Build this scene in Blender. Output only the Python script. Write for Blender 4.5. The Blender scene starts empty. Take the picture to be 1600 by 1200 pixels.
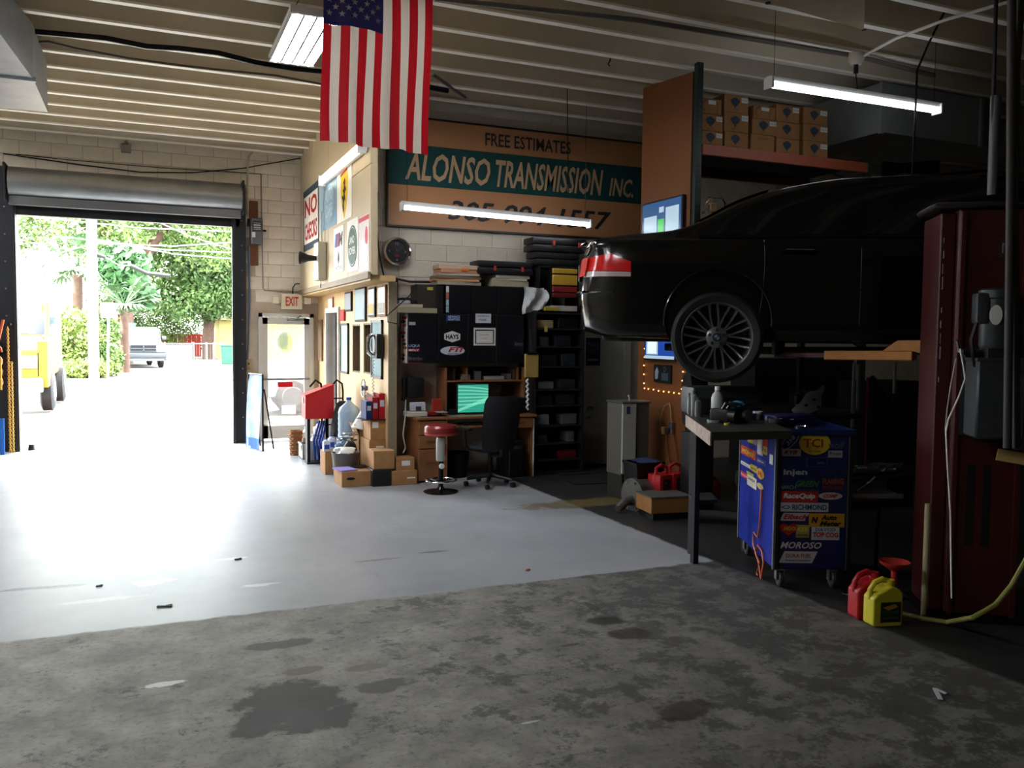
import bpy, bmesh, math, random
from math import pi, sin, cos, radians, sqrt, atan2
from mathutils import Vector, Matrix
random.seed(7)
SC = bpy.context.scene
COL = SC.collection
# ------------------------------------------------------------------ camera
H = 1.7; FPX = 1334.5
_yaw, _pit, _rol = radians(23.246), radians(-3.179), radians(.5835)
_f = Vector((sin(_yaw), cos(_yaw), 0)); _r = Vector((cos(_yaw), -sin(_yaw), 0)); _u = Vector((0, 0, 1))
_f, _u = _f*cos(_pit)+_u*sin(_pit), _u*cos(_pit)-_f*sin(_pit)
_r, _u = _r*cos(_rol)+_u*sin(_rol), _u*cos(_rol)-_r*sin(_rol)
EYE = Vector((0, 0, H))
cam = bpy.data.cameras.new('camera'); camo = bpy.data.objects.new('camera', cam); COL.objects.link(camo)
cam.sensor_width = 36; cam.lens = FPX/1600*36; cam.clip_end = 300
camo.matrix_world = Matrix(((_r.x, _u.x, -_f.x, EYE.x), (_r.y, _u.y, -_f.y, EYE.y), (_r.z, _u.z, -_f.z, EYE.z), (0, 0, 0, 1)))
SC.camera = camo
def at(x, y, a, v):
    """point of the place seen at pixel x,y on the plane a = v"""
    d = _f + _r*((x-800)/FPX) + _u*((600-y)/FPX); i = 'xyz'.index(a)
    return EYE + d*((v-EYE[i])/d[i])
# ------------------------------------------------------------------ light
SC.view_settings.view_transform = 'Standard'; SC.view_settings.look = 'None'
SC.view_settings.gamma = 1; SC.view_settings.use_curve_mapping = False
SC.view_settings.exposure = 2.03
SC.cycles.max_bounces = 8; SC.cycles.diffuse_bounces = 5; SC.cycles.glossy_bounces = 4
SC.cycles.transmission_bounces = 6; SC.cycles.transparent_max_bounces = 12
SC.cycles.sample_clamp_indirect = 6; SC.cycles.caustics_reflective = False; SC.cycles.caustics_refractive = False
W = bpy.data.worlds.new('sky'); SC.world = W; W.use_nodes = True
_n = W.node_tree.nodes; _bg = _n['Background']
_sky = _n.new('ShaderNodeTexSky'); _sky.sky_type = 'HOSEK_WILKIE'; _sky.turbidity = 6; _sky.ground_albedo = .5
_sky.sun_direction = Vector((-.62, .06, .78)).normalized()
_mx = _n.new('ShaderNodeMix'); _mx.data_type = 'RGBA'; _mx.inputs[0].default_value = .6; _mx.inputs[7].default_value = (.95, .98, 1, 1)
W.node_tree.links.new(_sky.outputs[0], _mx.inputs[6]); W.node_tree.links.new(_mx.outputs[2], _bg.inputs[0])
_bg.inputs[1].default_value = 11
def light(kind, name, loc, energy, color=(1, 1, 1), **kw):
    l = bpy.data.lights.new(name, kind); l.energy = energy; l.color = color
    for k, v in kw.items(): setattr(l, k, v)
    o = bpy.data.objects.new(name, l); o.location = loc; COL.objects.link(o); return o
sun = light('SUN', 'sun', (0, 30, 20), 24.0, (1, .95, .86), angle=radians(3))
sun.rotation_euler = Vector((-.62, .06, .78)).to_track_quat('Z', 'Y').to_euler()
por = light('AREA', 'door_portal', (-.15, 14.3, 1.75), 1.0, shape='RECTANGLE', size=3.2, size_y=3.5)
por.rotation_euler = (radians(-90), 0, 0); por.data.cycles.is_portal = True
# ------------------------------------------------------------------ materials
def lin(h):
    h = h.lstrip('#'); h = ''.join(q*2 for q in h) if len(h) == 3 else h; c = [int(h[i:i+2], 16)/255 for i in (0, 2, 4)]
    return tuple(x/12.92 if x <= .04045 else ((x+.055)/1.055)**2.4 for x in c)
MATS = {}
def mat(name, hexc, rough=.6, metal=0, var=0.0, vs=8, bump=0.0, bs=60, emit=0, coat=0, trans=0, alpha=1, dark=None, ior=1.45):
    if name in MATS: return MATS[name]
    m = bpy.data.materials.new(name); m.use_nodes = True; nt = m.node_tree; b = nt.nodes['Principled BSDF']
    c = lin(hexc); b.inputs['Base Color'].default_value = (*c, 1); b.inputs['Roughness'].default_value = rough; b.inputs['Metallic'].default_value = metal
    b.inputs['IOR'].default_value = ior
    if coat: b.inputs['Coat Weight'].default_value = coat; b.inputs['Coat Roughness'].default_value = .05
    if trans: b.inputs['Transmission Weight'].default_value = trans
    if alpha < 1: b.inputs['Alpha'].default_value = alpha
    if emit: b.inputs['Emission Color'].default_value = (*c, 1); b.inputs['Emission Strength'].default_value = emit
    if var or bump:
        tc = nt.nodes.new('ShaderNodeTexCoord')
    if var:
        nz = nt.nodes.new('ShaderNodeTexNoise'); nz.inputs['Scale'].default_value = vs; nz.inputs['Detail'].default_value = 6; nz.inputs['Roughness'].default_value = .65
        nt.links.new(tc.outputs['Object'], nz.inputs['Vector'])
        cr = nt.nodes.new('ShaderNodeMapRange'); cr.inputs[1].default_value = .35; cr.inputs[2].default_value = .68
        nt.links.new(nz.outputs[0], cr.inputs[0])
        mx = nt.nodes.new('ShaderNodeMix'); mx.data_type = 'RGBA'
        d = lin(dark) if dark else tuple(x*(1-var) for x in c)
        mx.inputs[6].default_value = (*d, 1); mx.inputs[7].default_value = (*c, 1)
        nt.links.new(cr.outputs[0], mx.inputs[0]); nt.links.new(mx.outputs[2], b.inputs['Base Color'])
    if bump:
        n2 = nt.nodes.new('ShaderNodeTexNoise'); n2.inputs['Scale'].default_value = bs; n2.inputs['Detail'].default_value = 3
        nt.links.new(tc.outputs['Object'], n2.inputs['Vector'])
        bp = nt.nodes.new('ShaderNodeBump'); bp.inputs['Strength'].default_value = bump; bp.inputs['Distance'].default_value = .01
        nt.links.new(n2.outputs[0], bp.inputs['Height']); nt.links.new(bp.outputs[0], b.inputs['Normal'])
    MATS[name] = m; return m
M = mat
black = M('black_plastic', '#0d0d0f', .45); bsteel = M('black_steel', '#121214', .4, .6); chrome = M('chrome', '#d8d8d8', .15, 1)
steel = M('grey_steel', '#8b8d8f', .4, .85, var=.25, vs=12); white = M('white_paint', '#dedcd4', .5, var=.1, vs=6)
paper = M('white_paper', '#e4e2dc', .7); card = M('cardboard', '#a87c4e', .85, var=.22, vs=10, bump=.08)
wood = M('light_wood', '#a06f42', .5, var=.3, vs=5); redp = M('red_paint', '#a8141a', .4); bluep = M('blue_paint', '#142a86', .35)
rubber = M('rubber', '#101010', .75, bump=.1); creme = M('cream_wall_paint', '#cfc1a4', .75, var=.12, vs=2.5, bump=.15, bs=40)
# ------------------------------------------------------------------ mesh building
def wm(o):
    m = o.matrix_basis.copy()
    return wm(o.parent) @ m if o.parent else m
class MB:
    def __init__(s): s.v = []; s.f = []; s.m = []; s.mi = 0; s.X = Matrix.Identity(4)
    def put(s, vs, fs, mi=None):
        b = len(s.v); s.v += [tuple(s.X @ Vector(p)) for p in vs]; s.f += [tuple(b+i for i in f) for f in fs]; s.m += [s.mi if mi is None else mi]*len(fs); return s
    def box(s, c, d, rz=0, rx=0, ry=0, bev=0, mi=None, taper=1):
        x, y, z = d[0]/2, d[1]/2, d[2]/2; R = Matrix.Rotation(rz, 3, 'Z') @ Matrix.Rotation(ry, 3, 'Y') @ Matrix.Rotation(rx, 3, 'X'); c = Vector(c)
        if bev and bev < min(x, y, z):
            bm = bmesh.new(); bmesh.ops.create_cube(bm, size=1); bmesh.ops.scale(bm, vec=d, verts=bm.verts)
            if taper != 1:
                for v in bm.verts:
                    if v.co.z < 0: v.co.x *= taper; v.co.y *= taper
            bmesh.ops.bevel(bm, geom=bm.edges[:], offset=bev, segments=2 if bev > .012 else 1, profile=.6, affect='EDGES')
            bm.verts.index_update(); s.put([c+R@v.co for v in bm.verts], [[v.index for v in f.verts] for f in bm.faces], mi); bm.free(); return s
        t = taper
        p = [(-x*t, -y*t, -z), (x*t, -y*t, -z), (x*t, y*t, -z), (-x*t, y*t, -z), (-x, -y, z), (x, -y, z), (x, y, z), (-x, y, z)]
        return s.put([c+R@Vector(q) for q in p], [(0, 3, 2, 1), (4, 5, 6, 7), (0, 1, 5, 4), (1, 2, 6, 5), (2, 3, 7, 6), (3, 0, 4, 7)], mi)
    def bx(s, a, b, bev=0, mi=None):
        return s.box([(a[i]+b[i])/2 for i in range(3)], [abs(b[i]-a[i]) for i in range(3)], bev=bev, mi=mi)
    def tube(s, pts, r, n=8, mi=None, cap=True, closed=False):
        pts = [Vector(p) for p in pts]; k = len(pts); rs = r if isinstance(r, (list, tuple)) else [r]*k; vs = []
        t0 = (pts[1]-pts[0]).normalized(); a = Vector((0, 0, 1)) if abs(t0.z) < .9 else Vector((1, 0, 0)); nn = t0.cross(a).normalized()
        for i, p in enumerate(pts):
            if closed: t = (pts[(i+1) % k]-pts[i-1]).normalized()
            else: t = (pts[min(i+1, k-1)]-pts[max(i-1, 0)]).normalized()
            nn = (nn - t*nn.dot(t)).normalized(); bb = t.cross(nn)
            vs += [p+(nn*cos(2*pi*j/n)+bb*sin(2*pi*j/n))*rs[i] for j in range(n)]
        fs = [(i*n+j, i*n+(j+1) % n, (i+1)*n+(j+1) % n, (i+1)*n+j) for i in range(k-1) for j in range(n)]
        if closed: fs += [((k-1)*n+j, (k-1)*n+(j+1) % n, (j+1) % n, j) for j in range(n)]
        elif cap: fs += [tuple(range(n))[::-1], tuple((k-1)*n+j for j in range(n))]
        return s.put(vs, fs, mi)
    def cyl(s, a, b, r, n=16, mi=None, r2=None): return s.tube([a, b], [r, r if r2 is None else r2], n, mi)
    def lathe(s, prof, c=(0, 0, 0), n=20, axis='z', mi=None, sx=1, sy=1, cap=True):
        cap = cap and prof[0] != prof[-1]
        vs = []
        for r, z in prof:
            for j in range(n):
                x, y = r*cos(2*pi*j/n)*sx, r*sin(2*pi*j/n)*sy
                q = {'z': (x, y, z), 'y': (x, z, y), 'x': (z, x, y)}[axis]; vs.append((c[0]+q[0], c[1]+q[1], c[2]+q[2]))
        k = len(prof); fs = [(i*n+j, i*n+(j+1) % n, (i+1)*n+(j+1) % n, (i+1)*n+j) for i in range(k-1) for j in range(n)]
        if cap and prof[0][0] > 1e-4: fs.append(tuple(range(n))[::-1])
        if cap and prof[-1][0] > 1e-4: fs.append(tuple((k-1)*n+j for j in range(n)))
        return s.put(vs, fs, mi)
    def prism(s, poly, o, u, v, n, mi=None):
        """polygon (a,b) in plane o+u*a+v*b, pushed along vector n"""
        o, u, v, n = map(Vector, (o, u, v, n)); k = len(poly); p = [o+u*a+v*b for a, b in poly]
        return s.put(p+[q+n for q in p], [tuple(range(k))[::-1], tuple(range(k, 2*k))]+[(i, (i+1) % k, (i+1) % k+k, i+k) for i in range(k)], mi)
    def grid(s, fn, nu, nv, mi=None, thick=None):
        vs = [fn(i/nu, j/nv) for i in range(nu+1) for j in range(nv+1)]
        return s.put(vs, [(i*(nv+1)+j, (i+1)*(nv+1)+j, (i+1)*(nv+1)+j+1, i*(nv+1)+j+1) for i in range(nu) for j in range(nv)], mi)
    def blob(s, c, r, seed=0, amp=.15, n=10, mi=None, flat=0):
        rnd = random.Random(seed); ph = [rnd.uniform(0, 6.28) for _ in range(6)]; c = Vector(c)
        vs = []; nv = n
        for i in range(nv+1):
            t = pi*i/nv
            for j in range(2*n):
                a = pi*j/n; k = 1+amp*(sin(2*a+ph[0]+t*2)+sin(3*a+ph[1]-2*t)*.7+sin(5*a+ph[2]+3*t)*.4)*sin(t)
                z = cos(t)*r[2]*(1+amp*.5*sin(ph[3]+3*t)); z = max(z, -r[2]*(1-flat)) if flat else z
                vs.append(c+Vector((sin(t)*cos(a)*r[0]*k, sin(t)*sin(a)*r[1]*k, z)))
        m = 2*n
        return s.put(vs, [(i*m+j, (i+1)*m+j, (i+1)*m+(j+1) % m, i*m+(j+1) % m) for i in range(nv) for j in range(m)], mi)
def tag(o, label=None, cat=None, group=None, kind=None):
    if label: o['label'] = label
    if cat: o['category'] = cat
    if group: o['group'] = group
    if kind: o['kind'] = kind
    return o
def obj(name, mb, m, parent=None, world=False, smooth=False, label=None):
    """link an MB as ONE mesh object; world=True: vertices are world coordinates"""
    me = bpy.data.meshes.new(name); vs = [Vector(v) for v in mb.v]; loc = Vector((0, 0, 0))
    if world and parent is not None:
        inv = wm(parent).inverted(); vs = [inv @ v for v in vs]
    elif parent is not None and parent.type == 'MESH':      # sub-part written in the thing's own coordinates
        r = parent
        while r.parent is not None and r.type == 'MESH': r = r.parent
        inv = wm(parent).inverted() @ wm(r); vs = [inv @ v for v in vs]
    xs, ys, zs = [v.x for v in vs], [v.y for v in vs], [v.z for v in vs]
    loc = Vector(((min(xs)+max(xs))/2, (min(ys)+max(ys))/2, min(zs)))
    vs = [v-loc for v in vs]
    me.from_pydata(vs, [], mb.f)
    for k in (m if isinstance(m, (list, tuple)) else [m]): me.materials.append(k)
    if any(mb.m): me.polygons.foreach_set('material_index', mb.m)
    bm = bmesh.new(); bm.from_mesh(me); bmesh.ops.recalc_face_normals(bm, faces=bm.faces[:]); bm.to_mesh(me); bm.free()
    if smooth:
        me.polygons.foreach_set('use_smooth', [True]*len(me.polygons)); me.set_sharp_from_angle(angle=radians(38))
    me.update()
    o = bpy.data.objects.new(name, me); o.location = loc; COL.objects.link(o)
    if parent is not None: o.parent = parent
    if label: o['label'] = label
    return o
def thing(name, label, cat, loc=(0, 0, 0), rz=0, group=None):
    o = bpy.data.objects.new(name, None); o.empty_display_size = .1; o.location = loc; o.rotation_euler = (0, 0, rz); COL.objects.link(o)
    return tag(o, label, cat, group)
def solo(name, mb, m, label, cat, group=None, smooth=False):
    return tag(obj(name, mb, m, None, smooth=smooth), label, cat, group)
def struct(name, mb, m, parent=None, world=False, smooth=False):
    o = obj(name, mb, m, parent, world, smooth)
    if parent is None: o['kind'] = 'structure'
    return o
def kids(o): return [c for c in COL.objects if c.parent == o]
def dup(root, loc=None, rz=None, label=None, group=None, parent=None):
    r = root.copy(); COL.objects.link(r); r.parent = parent
    if loc is not None: r.location = loc
    if rz is not None: r.rotation_euler = (0, 0, rz)
    if label: r['label'] = label
    if group: r['group'] = group
    for ch in kids(root): dup(ch, parent=r)
    return r
# planes for flat print
class Fr:
    def __init__(s, o, u, v, n=None): s.o, s.u, s.v = Vector(o), Vector(u).normalized(), Vector(v).normalized(); s.n = Vector(n).normalized() if n else s.u.cross(s.v)
    def __call__(s, a, b, c=0): return s.o+s.u*a+s.v*b+s.n*c
def letters(txt, fr, x, y, w, h, m, parent, c=.004, shear=0, bold=0, name='lettering', rot=0, world=False, wrap=None):
    """real text, fitted to the rectangle x..x+w, y..y+h of plane fr"""
    cu = bpy.data.curves.new(name, 'FONT'); cu.body = txt; cu.size = 1; cu.resolution_u = 2; cu.shear = shear; cu.offset = bold; cu.space_line = .85; cu.align_x = 'CENTER' if '\n' in txt else 'LEFT'
    to = bpy.data.objects.new('t', cu); dg = bpy.context.evaluated_depsgraph_get(); me = to.to_mesh()
    vs = [v.co.copy() for v in me.vertices]; fs = [tuple(p.vertices) for p in me.polygons]
    if not fs: 
        bpy.data.objects.remove(to); return None
    x0, x1 = min(v.x for v in vs), max(v.x for v in vs); y0, y1 = min(v.y for v in vs), max(v.y for v in vs)
    mb = MB(); pts = []
    for v in vs:
        a, b = (v.x-x0)/(x1-x0)*w-w/2, (v.y-y0)/(y1-y0)*h-h/2
        a, b = a*cos(rot)-b*sin(rot)+x+w/2, a*sin(rot)+b*cos(rot)+y+h/2
        pts.append(fr(a, b, c))
    mb.put(pts, fs); to.to_mesh_clear(); bpy.data.objects.remove(to); bpy.data.curves.remove(cu)
    return obj(name, mb, m, parent, world)
def poly(pts, fr, m, parent, c=0, t=.002, name='print', world=False, label=None):
    return obj(name, MB().prism(pts, fr(0, 0, c), fr.u, fr.v, fr.n*t), m, parent, world, label=label)
def rect(x, y, w, h): return [(x, y), (x+w, y), (x+w, y+h), (x, y+h)]
def ell(x, y, a, b, n=24, rot=0): return [(x+a*cos(t)*cos(rot)-b*sin(t)*sin(rot), y+a*cos(t)*sin(rot)+b*sin(t)*cos(rot)) for t in [2*pi*i/n for i in range(n)]]
def star(x, y, r, rot=pi/2): return [(x+(r if i % 2 == 0 else r*.4)*cos(rot+i*pi/5), y+(r if i % 2 == 0 else r*.4)*sin(rot+i*pi/5)) for i in range(10)]
def cmat(h, rough=.6):
    m = mat('print_'+h.strip('#')+('' if rough == .6 else '_gloss'), h, rough)
    if rough == .6: m.node_tree.nodes['Principled BSDF'].inputs['Specular IOR Level'].default_value = .15
    return m
# ================================================================== SETTING
CZ = 4.5       # underside of the joists
def floor_mat():
    m = bpy.data.materials.new('garage_floor'); m.use_nodes = True; nt = m.node_tree; N = nt.nodes; L = nt.links; b = N['Principled BSDF']
    tc = N.new('ShaderNodeNewGeometry'); sep = N.new('ShaderNodeSeparateXYZ'); L.new(tc.outputs['Position'], sep.inputs[0])
    def noise(s, d=5, r=.6, sc=None):
        n = N.new('ShaderNodeTexNoise'); n.inputs['Scale'].default_value = s; n.inputs['Detail'].default_value = d; n.inputs['Roughness'].default_value = r
        if sc:
            mp = N.new('ShaderNodeMapping'); mp.inputs['Scale'].default_value = sc; L.new(tc.outputs['Position'], mp.inputs[0]); L.new(mp.outputs[0], n.inputs['Vector'])
        else: L.new(tc.outputs['Position'], n.inputs['Vector'])
        return n.outputs[0]
    def mt(op, a, bb=None, clamp=False):
        n = N.new('ShaderNodeMath'); n.operation = op; n.use_clamp = clamp
        for i, q in enumerate((a, bb)):
            if q is None: continue
            if isinstance(q, (int, float)): n.inputs[i].default_value = q
            else: L.new(q, n.inputs[i])
        return n.outputs[0]
    def rng(a, lo, hi):
        n = N.new('ShaderNodeMapRange'); n.inputs[1].default_value = lo; n.inputs[2].default_value = hi; L.new(a, n.inputs[0]); return n.outputs[0]
    def mix(f, a, c):
        n = N.new('ShaderNodeMix'); n.data_type = 'RGBA'
        if isinstance(f, (int, float)): n.inputs[0].default_value = f
        else: L.new(f, n.inputs[0])
        for i, q in ((6, a), (7, c)):
            if isinstance(q, str): n.inputs[i].default_value = (*lin(q), 1)
            else: L.new(q, n.inputs[i])
        return n.outputs[2]
    big, mid, fine, streak = noise(.9, 6, .65), noise(4, 8, .7), noise(28, 6, .75), noise(2.2, 7, .7, (1, .35, 1))
    blot = noise(3.6, 12, .8)
    # three zones: grey-blue paint beyond y=5.3, bare stained concrete in front, dark slab right of x~4
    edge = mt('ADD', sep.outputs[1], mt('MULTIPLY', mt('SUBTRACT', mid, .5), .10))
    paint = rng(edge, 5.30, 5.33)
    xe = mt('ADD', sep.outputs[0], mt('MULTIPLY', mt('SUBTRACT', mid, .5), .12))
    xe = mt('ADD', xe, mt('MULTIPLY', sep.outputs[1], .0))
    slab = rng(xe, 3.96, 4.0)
    pc = mix(rng(big, .35, .65), '#8e9194', '#a2a5a7')
    pc = mix(mt('MULTIPLY', rng(streak, .60, .72), .35), pc, '#5b5c5e')
    pc = mix(mt('MULTIPLY', rng(fine, .66, .72), .35), pc, '#3f4042')
    cc = mix(rng(mid, .33, .68), '#6b6963', '#9c998f')
    cc = mix(mt('MULTIPLY', rng(fine, .52, .66), .55), cc, '#3a3936')
    # tar-black worn patches get denser to the right and near
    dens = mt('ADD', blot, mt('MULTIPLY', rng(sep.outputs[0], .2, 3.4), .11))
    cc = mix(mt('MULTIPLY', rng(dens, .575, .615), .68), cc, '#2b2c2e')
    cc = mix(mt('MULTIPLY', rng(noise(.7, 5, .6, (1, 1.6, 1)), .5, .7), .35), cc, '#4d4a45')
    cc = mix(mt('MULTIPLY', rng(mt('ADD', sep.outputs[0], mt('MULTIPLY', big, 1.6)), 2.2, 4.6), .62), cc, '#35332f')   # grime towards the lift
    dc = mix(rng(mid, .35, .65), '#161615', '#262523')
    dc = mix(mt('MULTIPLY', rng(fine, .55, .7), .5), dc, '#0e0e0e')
    # yellowed patch where the paint ends by the cooler
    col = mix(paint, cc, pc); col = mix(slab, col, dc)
    # oil stains: centre x,y, radii, colour, strength
    rough = mix(paint, '#b4b4b4', '#626262'); rough = mix(slab, rough, '#909090')
    wob = mt('MULTIPLY', mt('SUBTRACT', noise(7, 9, .75), .5), 2.4)
    for px, py, ra, rb, hx, st, gl in STAINS:
        p = at(px, py, 'z', 0)
        dx = mt('DIVIDE', mt('SUBTRACT', sep.outputs[0], p.x), ra); dy = mt('DIVIDE', mt('SUBTRACT', sep.outputs[1], p.y), rb)
        d = mt('ADD', mt('SQRT', mt('ADD', mt('MULTIPLY', dx, dx), mt('MULTIPLY', dy, dy))), wob)
        f = mt('MULTIPLY', mt('SUBTRACT', 1, rng(d, .82, 1.02), True), st)
        col = mix(f, col, hx); rough = mix(mt('MULTIPLY', f, gl), rough, '#404040')
    L.new(col, b.inputs['Base Color'])
    rs = N.new('ShaderNodeSeparateColor'); L.new(rough, rs.inputs[0])
    L.new(mt('POWER', rs.outputs[0], .4545), b.inputs['Roughness'])
    bp = N.new('ShaderNodeBump'); bp.inputs['Strength'].default_value = .12; bp.inputs['Distance'].default_value = .008
    L.new(mt('ADD', fine, mt('MULTIPLY', mid, .6)), bp.inputs['Height']); L.new(bp.outputs[0], b.inputs['Normal'])
    return m
STAINS = [(432, 1008, .20, .07, '#1f1e1d', .75, .3), (458, 1100, .26, .30, '#1c1b19', .9, .3), (405, 1132, .14, .12, '#1c1b19', .85, .3), (505, 1122, .16, .13, '#1c1b19', .85, .3),
          (470, 1049, .12, .05, '#3a2c1c', .8, .9), (575, 1042, .12, .05, '#3d2d1a', .5, .5), (600, 1072, .16, .08, '#1c1812', .8, .6),
          (945, 970, .12, .09, '#16150d', .85, .6), (985, 990, .14, .10, '#2c261a', .8, .7), (925, 948, .03, .12, '#1b1a14', .7, .3), (1068, 1110, .18, .10, '#1a140b', .75, .4),
          (890, 1008, .07, .02, '#22211f', .7, .2), (240, 909, .14, .08, '#dcdad6', .8, .0), (405, 914, .14, .04, '#dcdad6', .6, .0), (362, 873, .13, .03, '#dcdad6', .6, .0),
          (255, 1069, .09, .03, '#dcdad6', .8, .0), (160, 937, .25, .04, '#c8c8c8', .4, 0), (678, 862, .13, .03, '#2d2c2b', .7, 0), (590, 875, .2, .03, '#3c3b3a', .5, 0),
          (40, 920, .2, .03, '#38383a', .6, 0), (90, 917, .18, .03, '#38383a', .6, 0), (830, 1128, .05, .01, '#c5c8cc', .7, 0), (930, 785, .9, .22, '#6b5a2e', .75, 0)]
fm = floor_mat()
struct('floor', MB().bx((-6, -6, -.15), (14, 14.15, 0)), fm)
out_c = M('driveway_concrete', '#6a675f', .55, var=.55, vs=.5, bump=.1, bs=20)
struct('driveway', MB().bx((-12, 14.15, -.2), (16, 24.6, -.03)), out_c)
struct('street', MB().bx((-60, 24.6, -.2), (60, 33.5, -.06)), M('asphalt', '#64615d', .85, var=.3, vs=.5))
struct('kerb', MB().bx((-60, 33.5, -.2), (60, 33.8, .02)), M('kerb_concrete', '#807c74', .8))
struct('far_lot', MB().bx((-3.2, 33.8, -.2), (60, 90, 0)), M('lot_paving', '#6b6660', .85, var=.3, vs=.4))
struct('grass_ground', MB().bx((-60, 33.8, -.2), (-3.2, 90, .02)), M('grass_green', '#4a5e28', .9, var=.5, vs=2, bump=.5))
# drain line and joint in the painted floor
# ceiling: deck plus joists
ceil_m = M('ceiling_paint', '#c2b7a2', .7, var=.1, vs=3)
joist_m = M('joist_paint', '#d2c6b0', .6, var=.12, vs=2)
flange_lit_m = M('joist_flange_lit_tone', '#fbf5e8', .5, var=.06, vs=4)  # flange colour made paler to stand in for light bounced off the floor
ceil = struct('ceiling', MB().bx((-6, -6, 4.78), (14, 14.2, 4.9)), ceil_m)
jm = MB().bx((-6, -.012, 0), (14, .012, .28), mi=0).bx((-6, -.03, -.006), (14, .045, .014), mi=1).bx((-6, -.02, .262), (14, .045, .278), mi=1)
j0 = obj('joist', jm, [joist_m, flange_lit_m], ceil); j0.location = (j0.location.x-ceil.location.x, 0, 0)
yj = 13.77; first = True
while yj > -5.5:
    o = j0 if first else j0.copy()
    if not first: COL.objects.link(o); o.parent = ceil
    o.location = (0, yj-ceil.location.y, CZ-ceil.location.z); first = False; yj -= .56
# walls ------------------------------------------------------------
wall_up = M('block_paint_cream', '#efe4d2', .75, var=.2, vs=3.5, bump=.25, bs=25)
wall_dn = M('block_paint_brown', '#a58458', .7, var=.15, vs=3, bump=.2, bs=25)
mortar = M('mortar', '#c9bba6', .85, var=.25, vs=3)
BLK = {}
def blocks(parent, fr, w, h, skip, matf, bw=.4, bh=.2, seed=1):
    """fr: plane seen from the room, n points into the room"""
    rnd = random.Random(seed); wp = wm(parent).inverted(); row = 0; z = 0
    while z < h-.02:
        hh = min(bh, h-z); x = -bw/2 if row % 2 else 0
        while x < w-.02:
            x0, x1 = max(x, 0), min(x+bw, w)
            cx, cz = (x0+x1)/2, z+hh/2
            if x1-x0 > .04 and not skip(x0, x1, z, z+hh):
                m = matf(cz); key = (round(x1-x0, 2), round(hh, 2), m.name, tuple(round(q, 2) for q in fr.n))
                if key not in BLK:
                    f0 = Fr((0, 0, 0), fr.u, fr.v, fr.n); a, bq = (x1-x0)/2-.003, hh/2-.003
                    mb = MB().put([f0(-a, -bq, 0), f0(a, -bq, 0), f0(a, bq, 0), f0(-a, bq, 0), f0(-a+.004, -bq+.004, .006), f0(a-.004, -bq+.004, .006), f0(a-.004, bq-.004, .006), f0(-a+.004, bq-.004, .006)],
                                  [(4, 5, 6, 7), (0, 1, 5, 4), (1, 2, 6, 5), (2, 3, 7, 6), (3, 0, 4, 7)])
                    me = bpy.data.meshes.new('block'); me.from_pydata([tuple(v) for v in mb.v], [], mb.f); me.materials.append(m); BLK[key] = me
                o = bpy.data.objects.new('block', BLK[key]); o.parent = parent; o.location = wp @ fr(cx, cz, rnd.uniform(-.002, .002)); COL.objects.link(o)
            x += bw
        z += bh; row += 1
DX0, DX1, DZ = -1.66, 1.28, 3.40      # roller door opening
EX0, EX1, EZ = 1.64, 2.50, 2.03       # exit door opening
wf = MB()
for a, b in (((-6, 14, 0), (DX0, 14.2, 4.9)), ((DX0, 14, DZ), (DX1, 14.2, 4.9)), ((DX1, 14, 0), (EX0, 14.2, 4.9)), ((EX0, 14, EZ), (EX1, 14.2, 4.9)), ((EX1, 14, 0), (14, 14.2, 4.9))): wf.bx(a, b)
wfo = struct('wall_front', wf, mortar)
def skf(x0, x1, z0, z1):
    a, b = x0-2.6, x1-2.6
    return (b > DX0-.02 and a < DX1+.02 and z0 < DZ) or (b > EX0-.02 and a < EX1+.02 and z0 < EZ)
blocks(wfo, Fr((-2.6, 13.999, 0), (1, 0, 0), (0, 0, 1), (0, -1, 0)), 5.2, 4.6, skf, lambda z: wall_dn if z < 2.3 else wall_up)
wb = struct('wall_back', MB().bx((2.70, 10, 0), (14, 10.2, 2.37)).bx((2.40, 10, 2.37), (14, 10.2, 4.78)), mortar)
sgm = M('block_paint_grey_cream', '#b5ad9b', .75, var=.18, vs=2.5, bump=.2, bs=25)
blocks(wb, Fr((2.4, 9.999, 0), (1, 0, 0), (0, 0, 1), (0, -1, 0)), 4.6, 4.6, lambda a, b, c, d: d < 1.7 or (d < 2.45 and a < .3), lambda z: sgm, seed=3)
blocks(wb, Fr((8.4, 9.999, 2.0), (1, 0, 0), (0, 0, 1), (0, -1, 0)), 4.4, 2.4, lambda a, b, c, d: False, lambda z: sgm, seed=4)
struct('wall_left', MB().bx((-6.2, -6, 0), (-6, 14.2, 4.9)), sgm)
struct('wall_right', MB().bx((14, -6, 0), (14.2, 10.2, 4.9)), sgm)
wr = MB().bx((-6.2, -6.2, 0), (14.2, -6, 4.9))
struct('wall_rear', wr, sgm)
# office: upper panelled box, soffit, lower wall with openings
ply = M('cream_plywood', '#c6b391', .65, var=.1, vs=1.8, bump=.06, bs=15)
wu = struct('wall_office_upper', MB().bx((2.32, 9.35, 2.37), (2.38, 14, 4.78)), ply)
for y0, y1, z0, z1 in [(a, b, c, d) for a, b in ((9.36, 10.5), (10.51, 11.7), (11.71, 12.9), (12.91, 13.98)) for c, d in ((2.38, 3.58), (3.59, 4.6))]:
    obj('panel', MB().bx((2.302, y0, z0), (2.32, y1, z1), bev=.002), ply, wu, world=True)
obj('batten', MB().bx((2.27, 9.35, 2.33), (2.30, 14, 2.40)), M('worn_batten', '#8d7a5c', .7, var=.3), wu, world=True)
tw = M('tan_wall_paint', '#c8a878', .6, var=.08, vs=2)
struct('trim_1', MB().bx((2.31, 9.40, 2.31), (2.60, 13.99, 2.37)), M('soffit_wood', '#c4a26e', .6, var=.15, vs=3))
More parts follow.
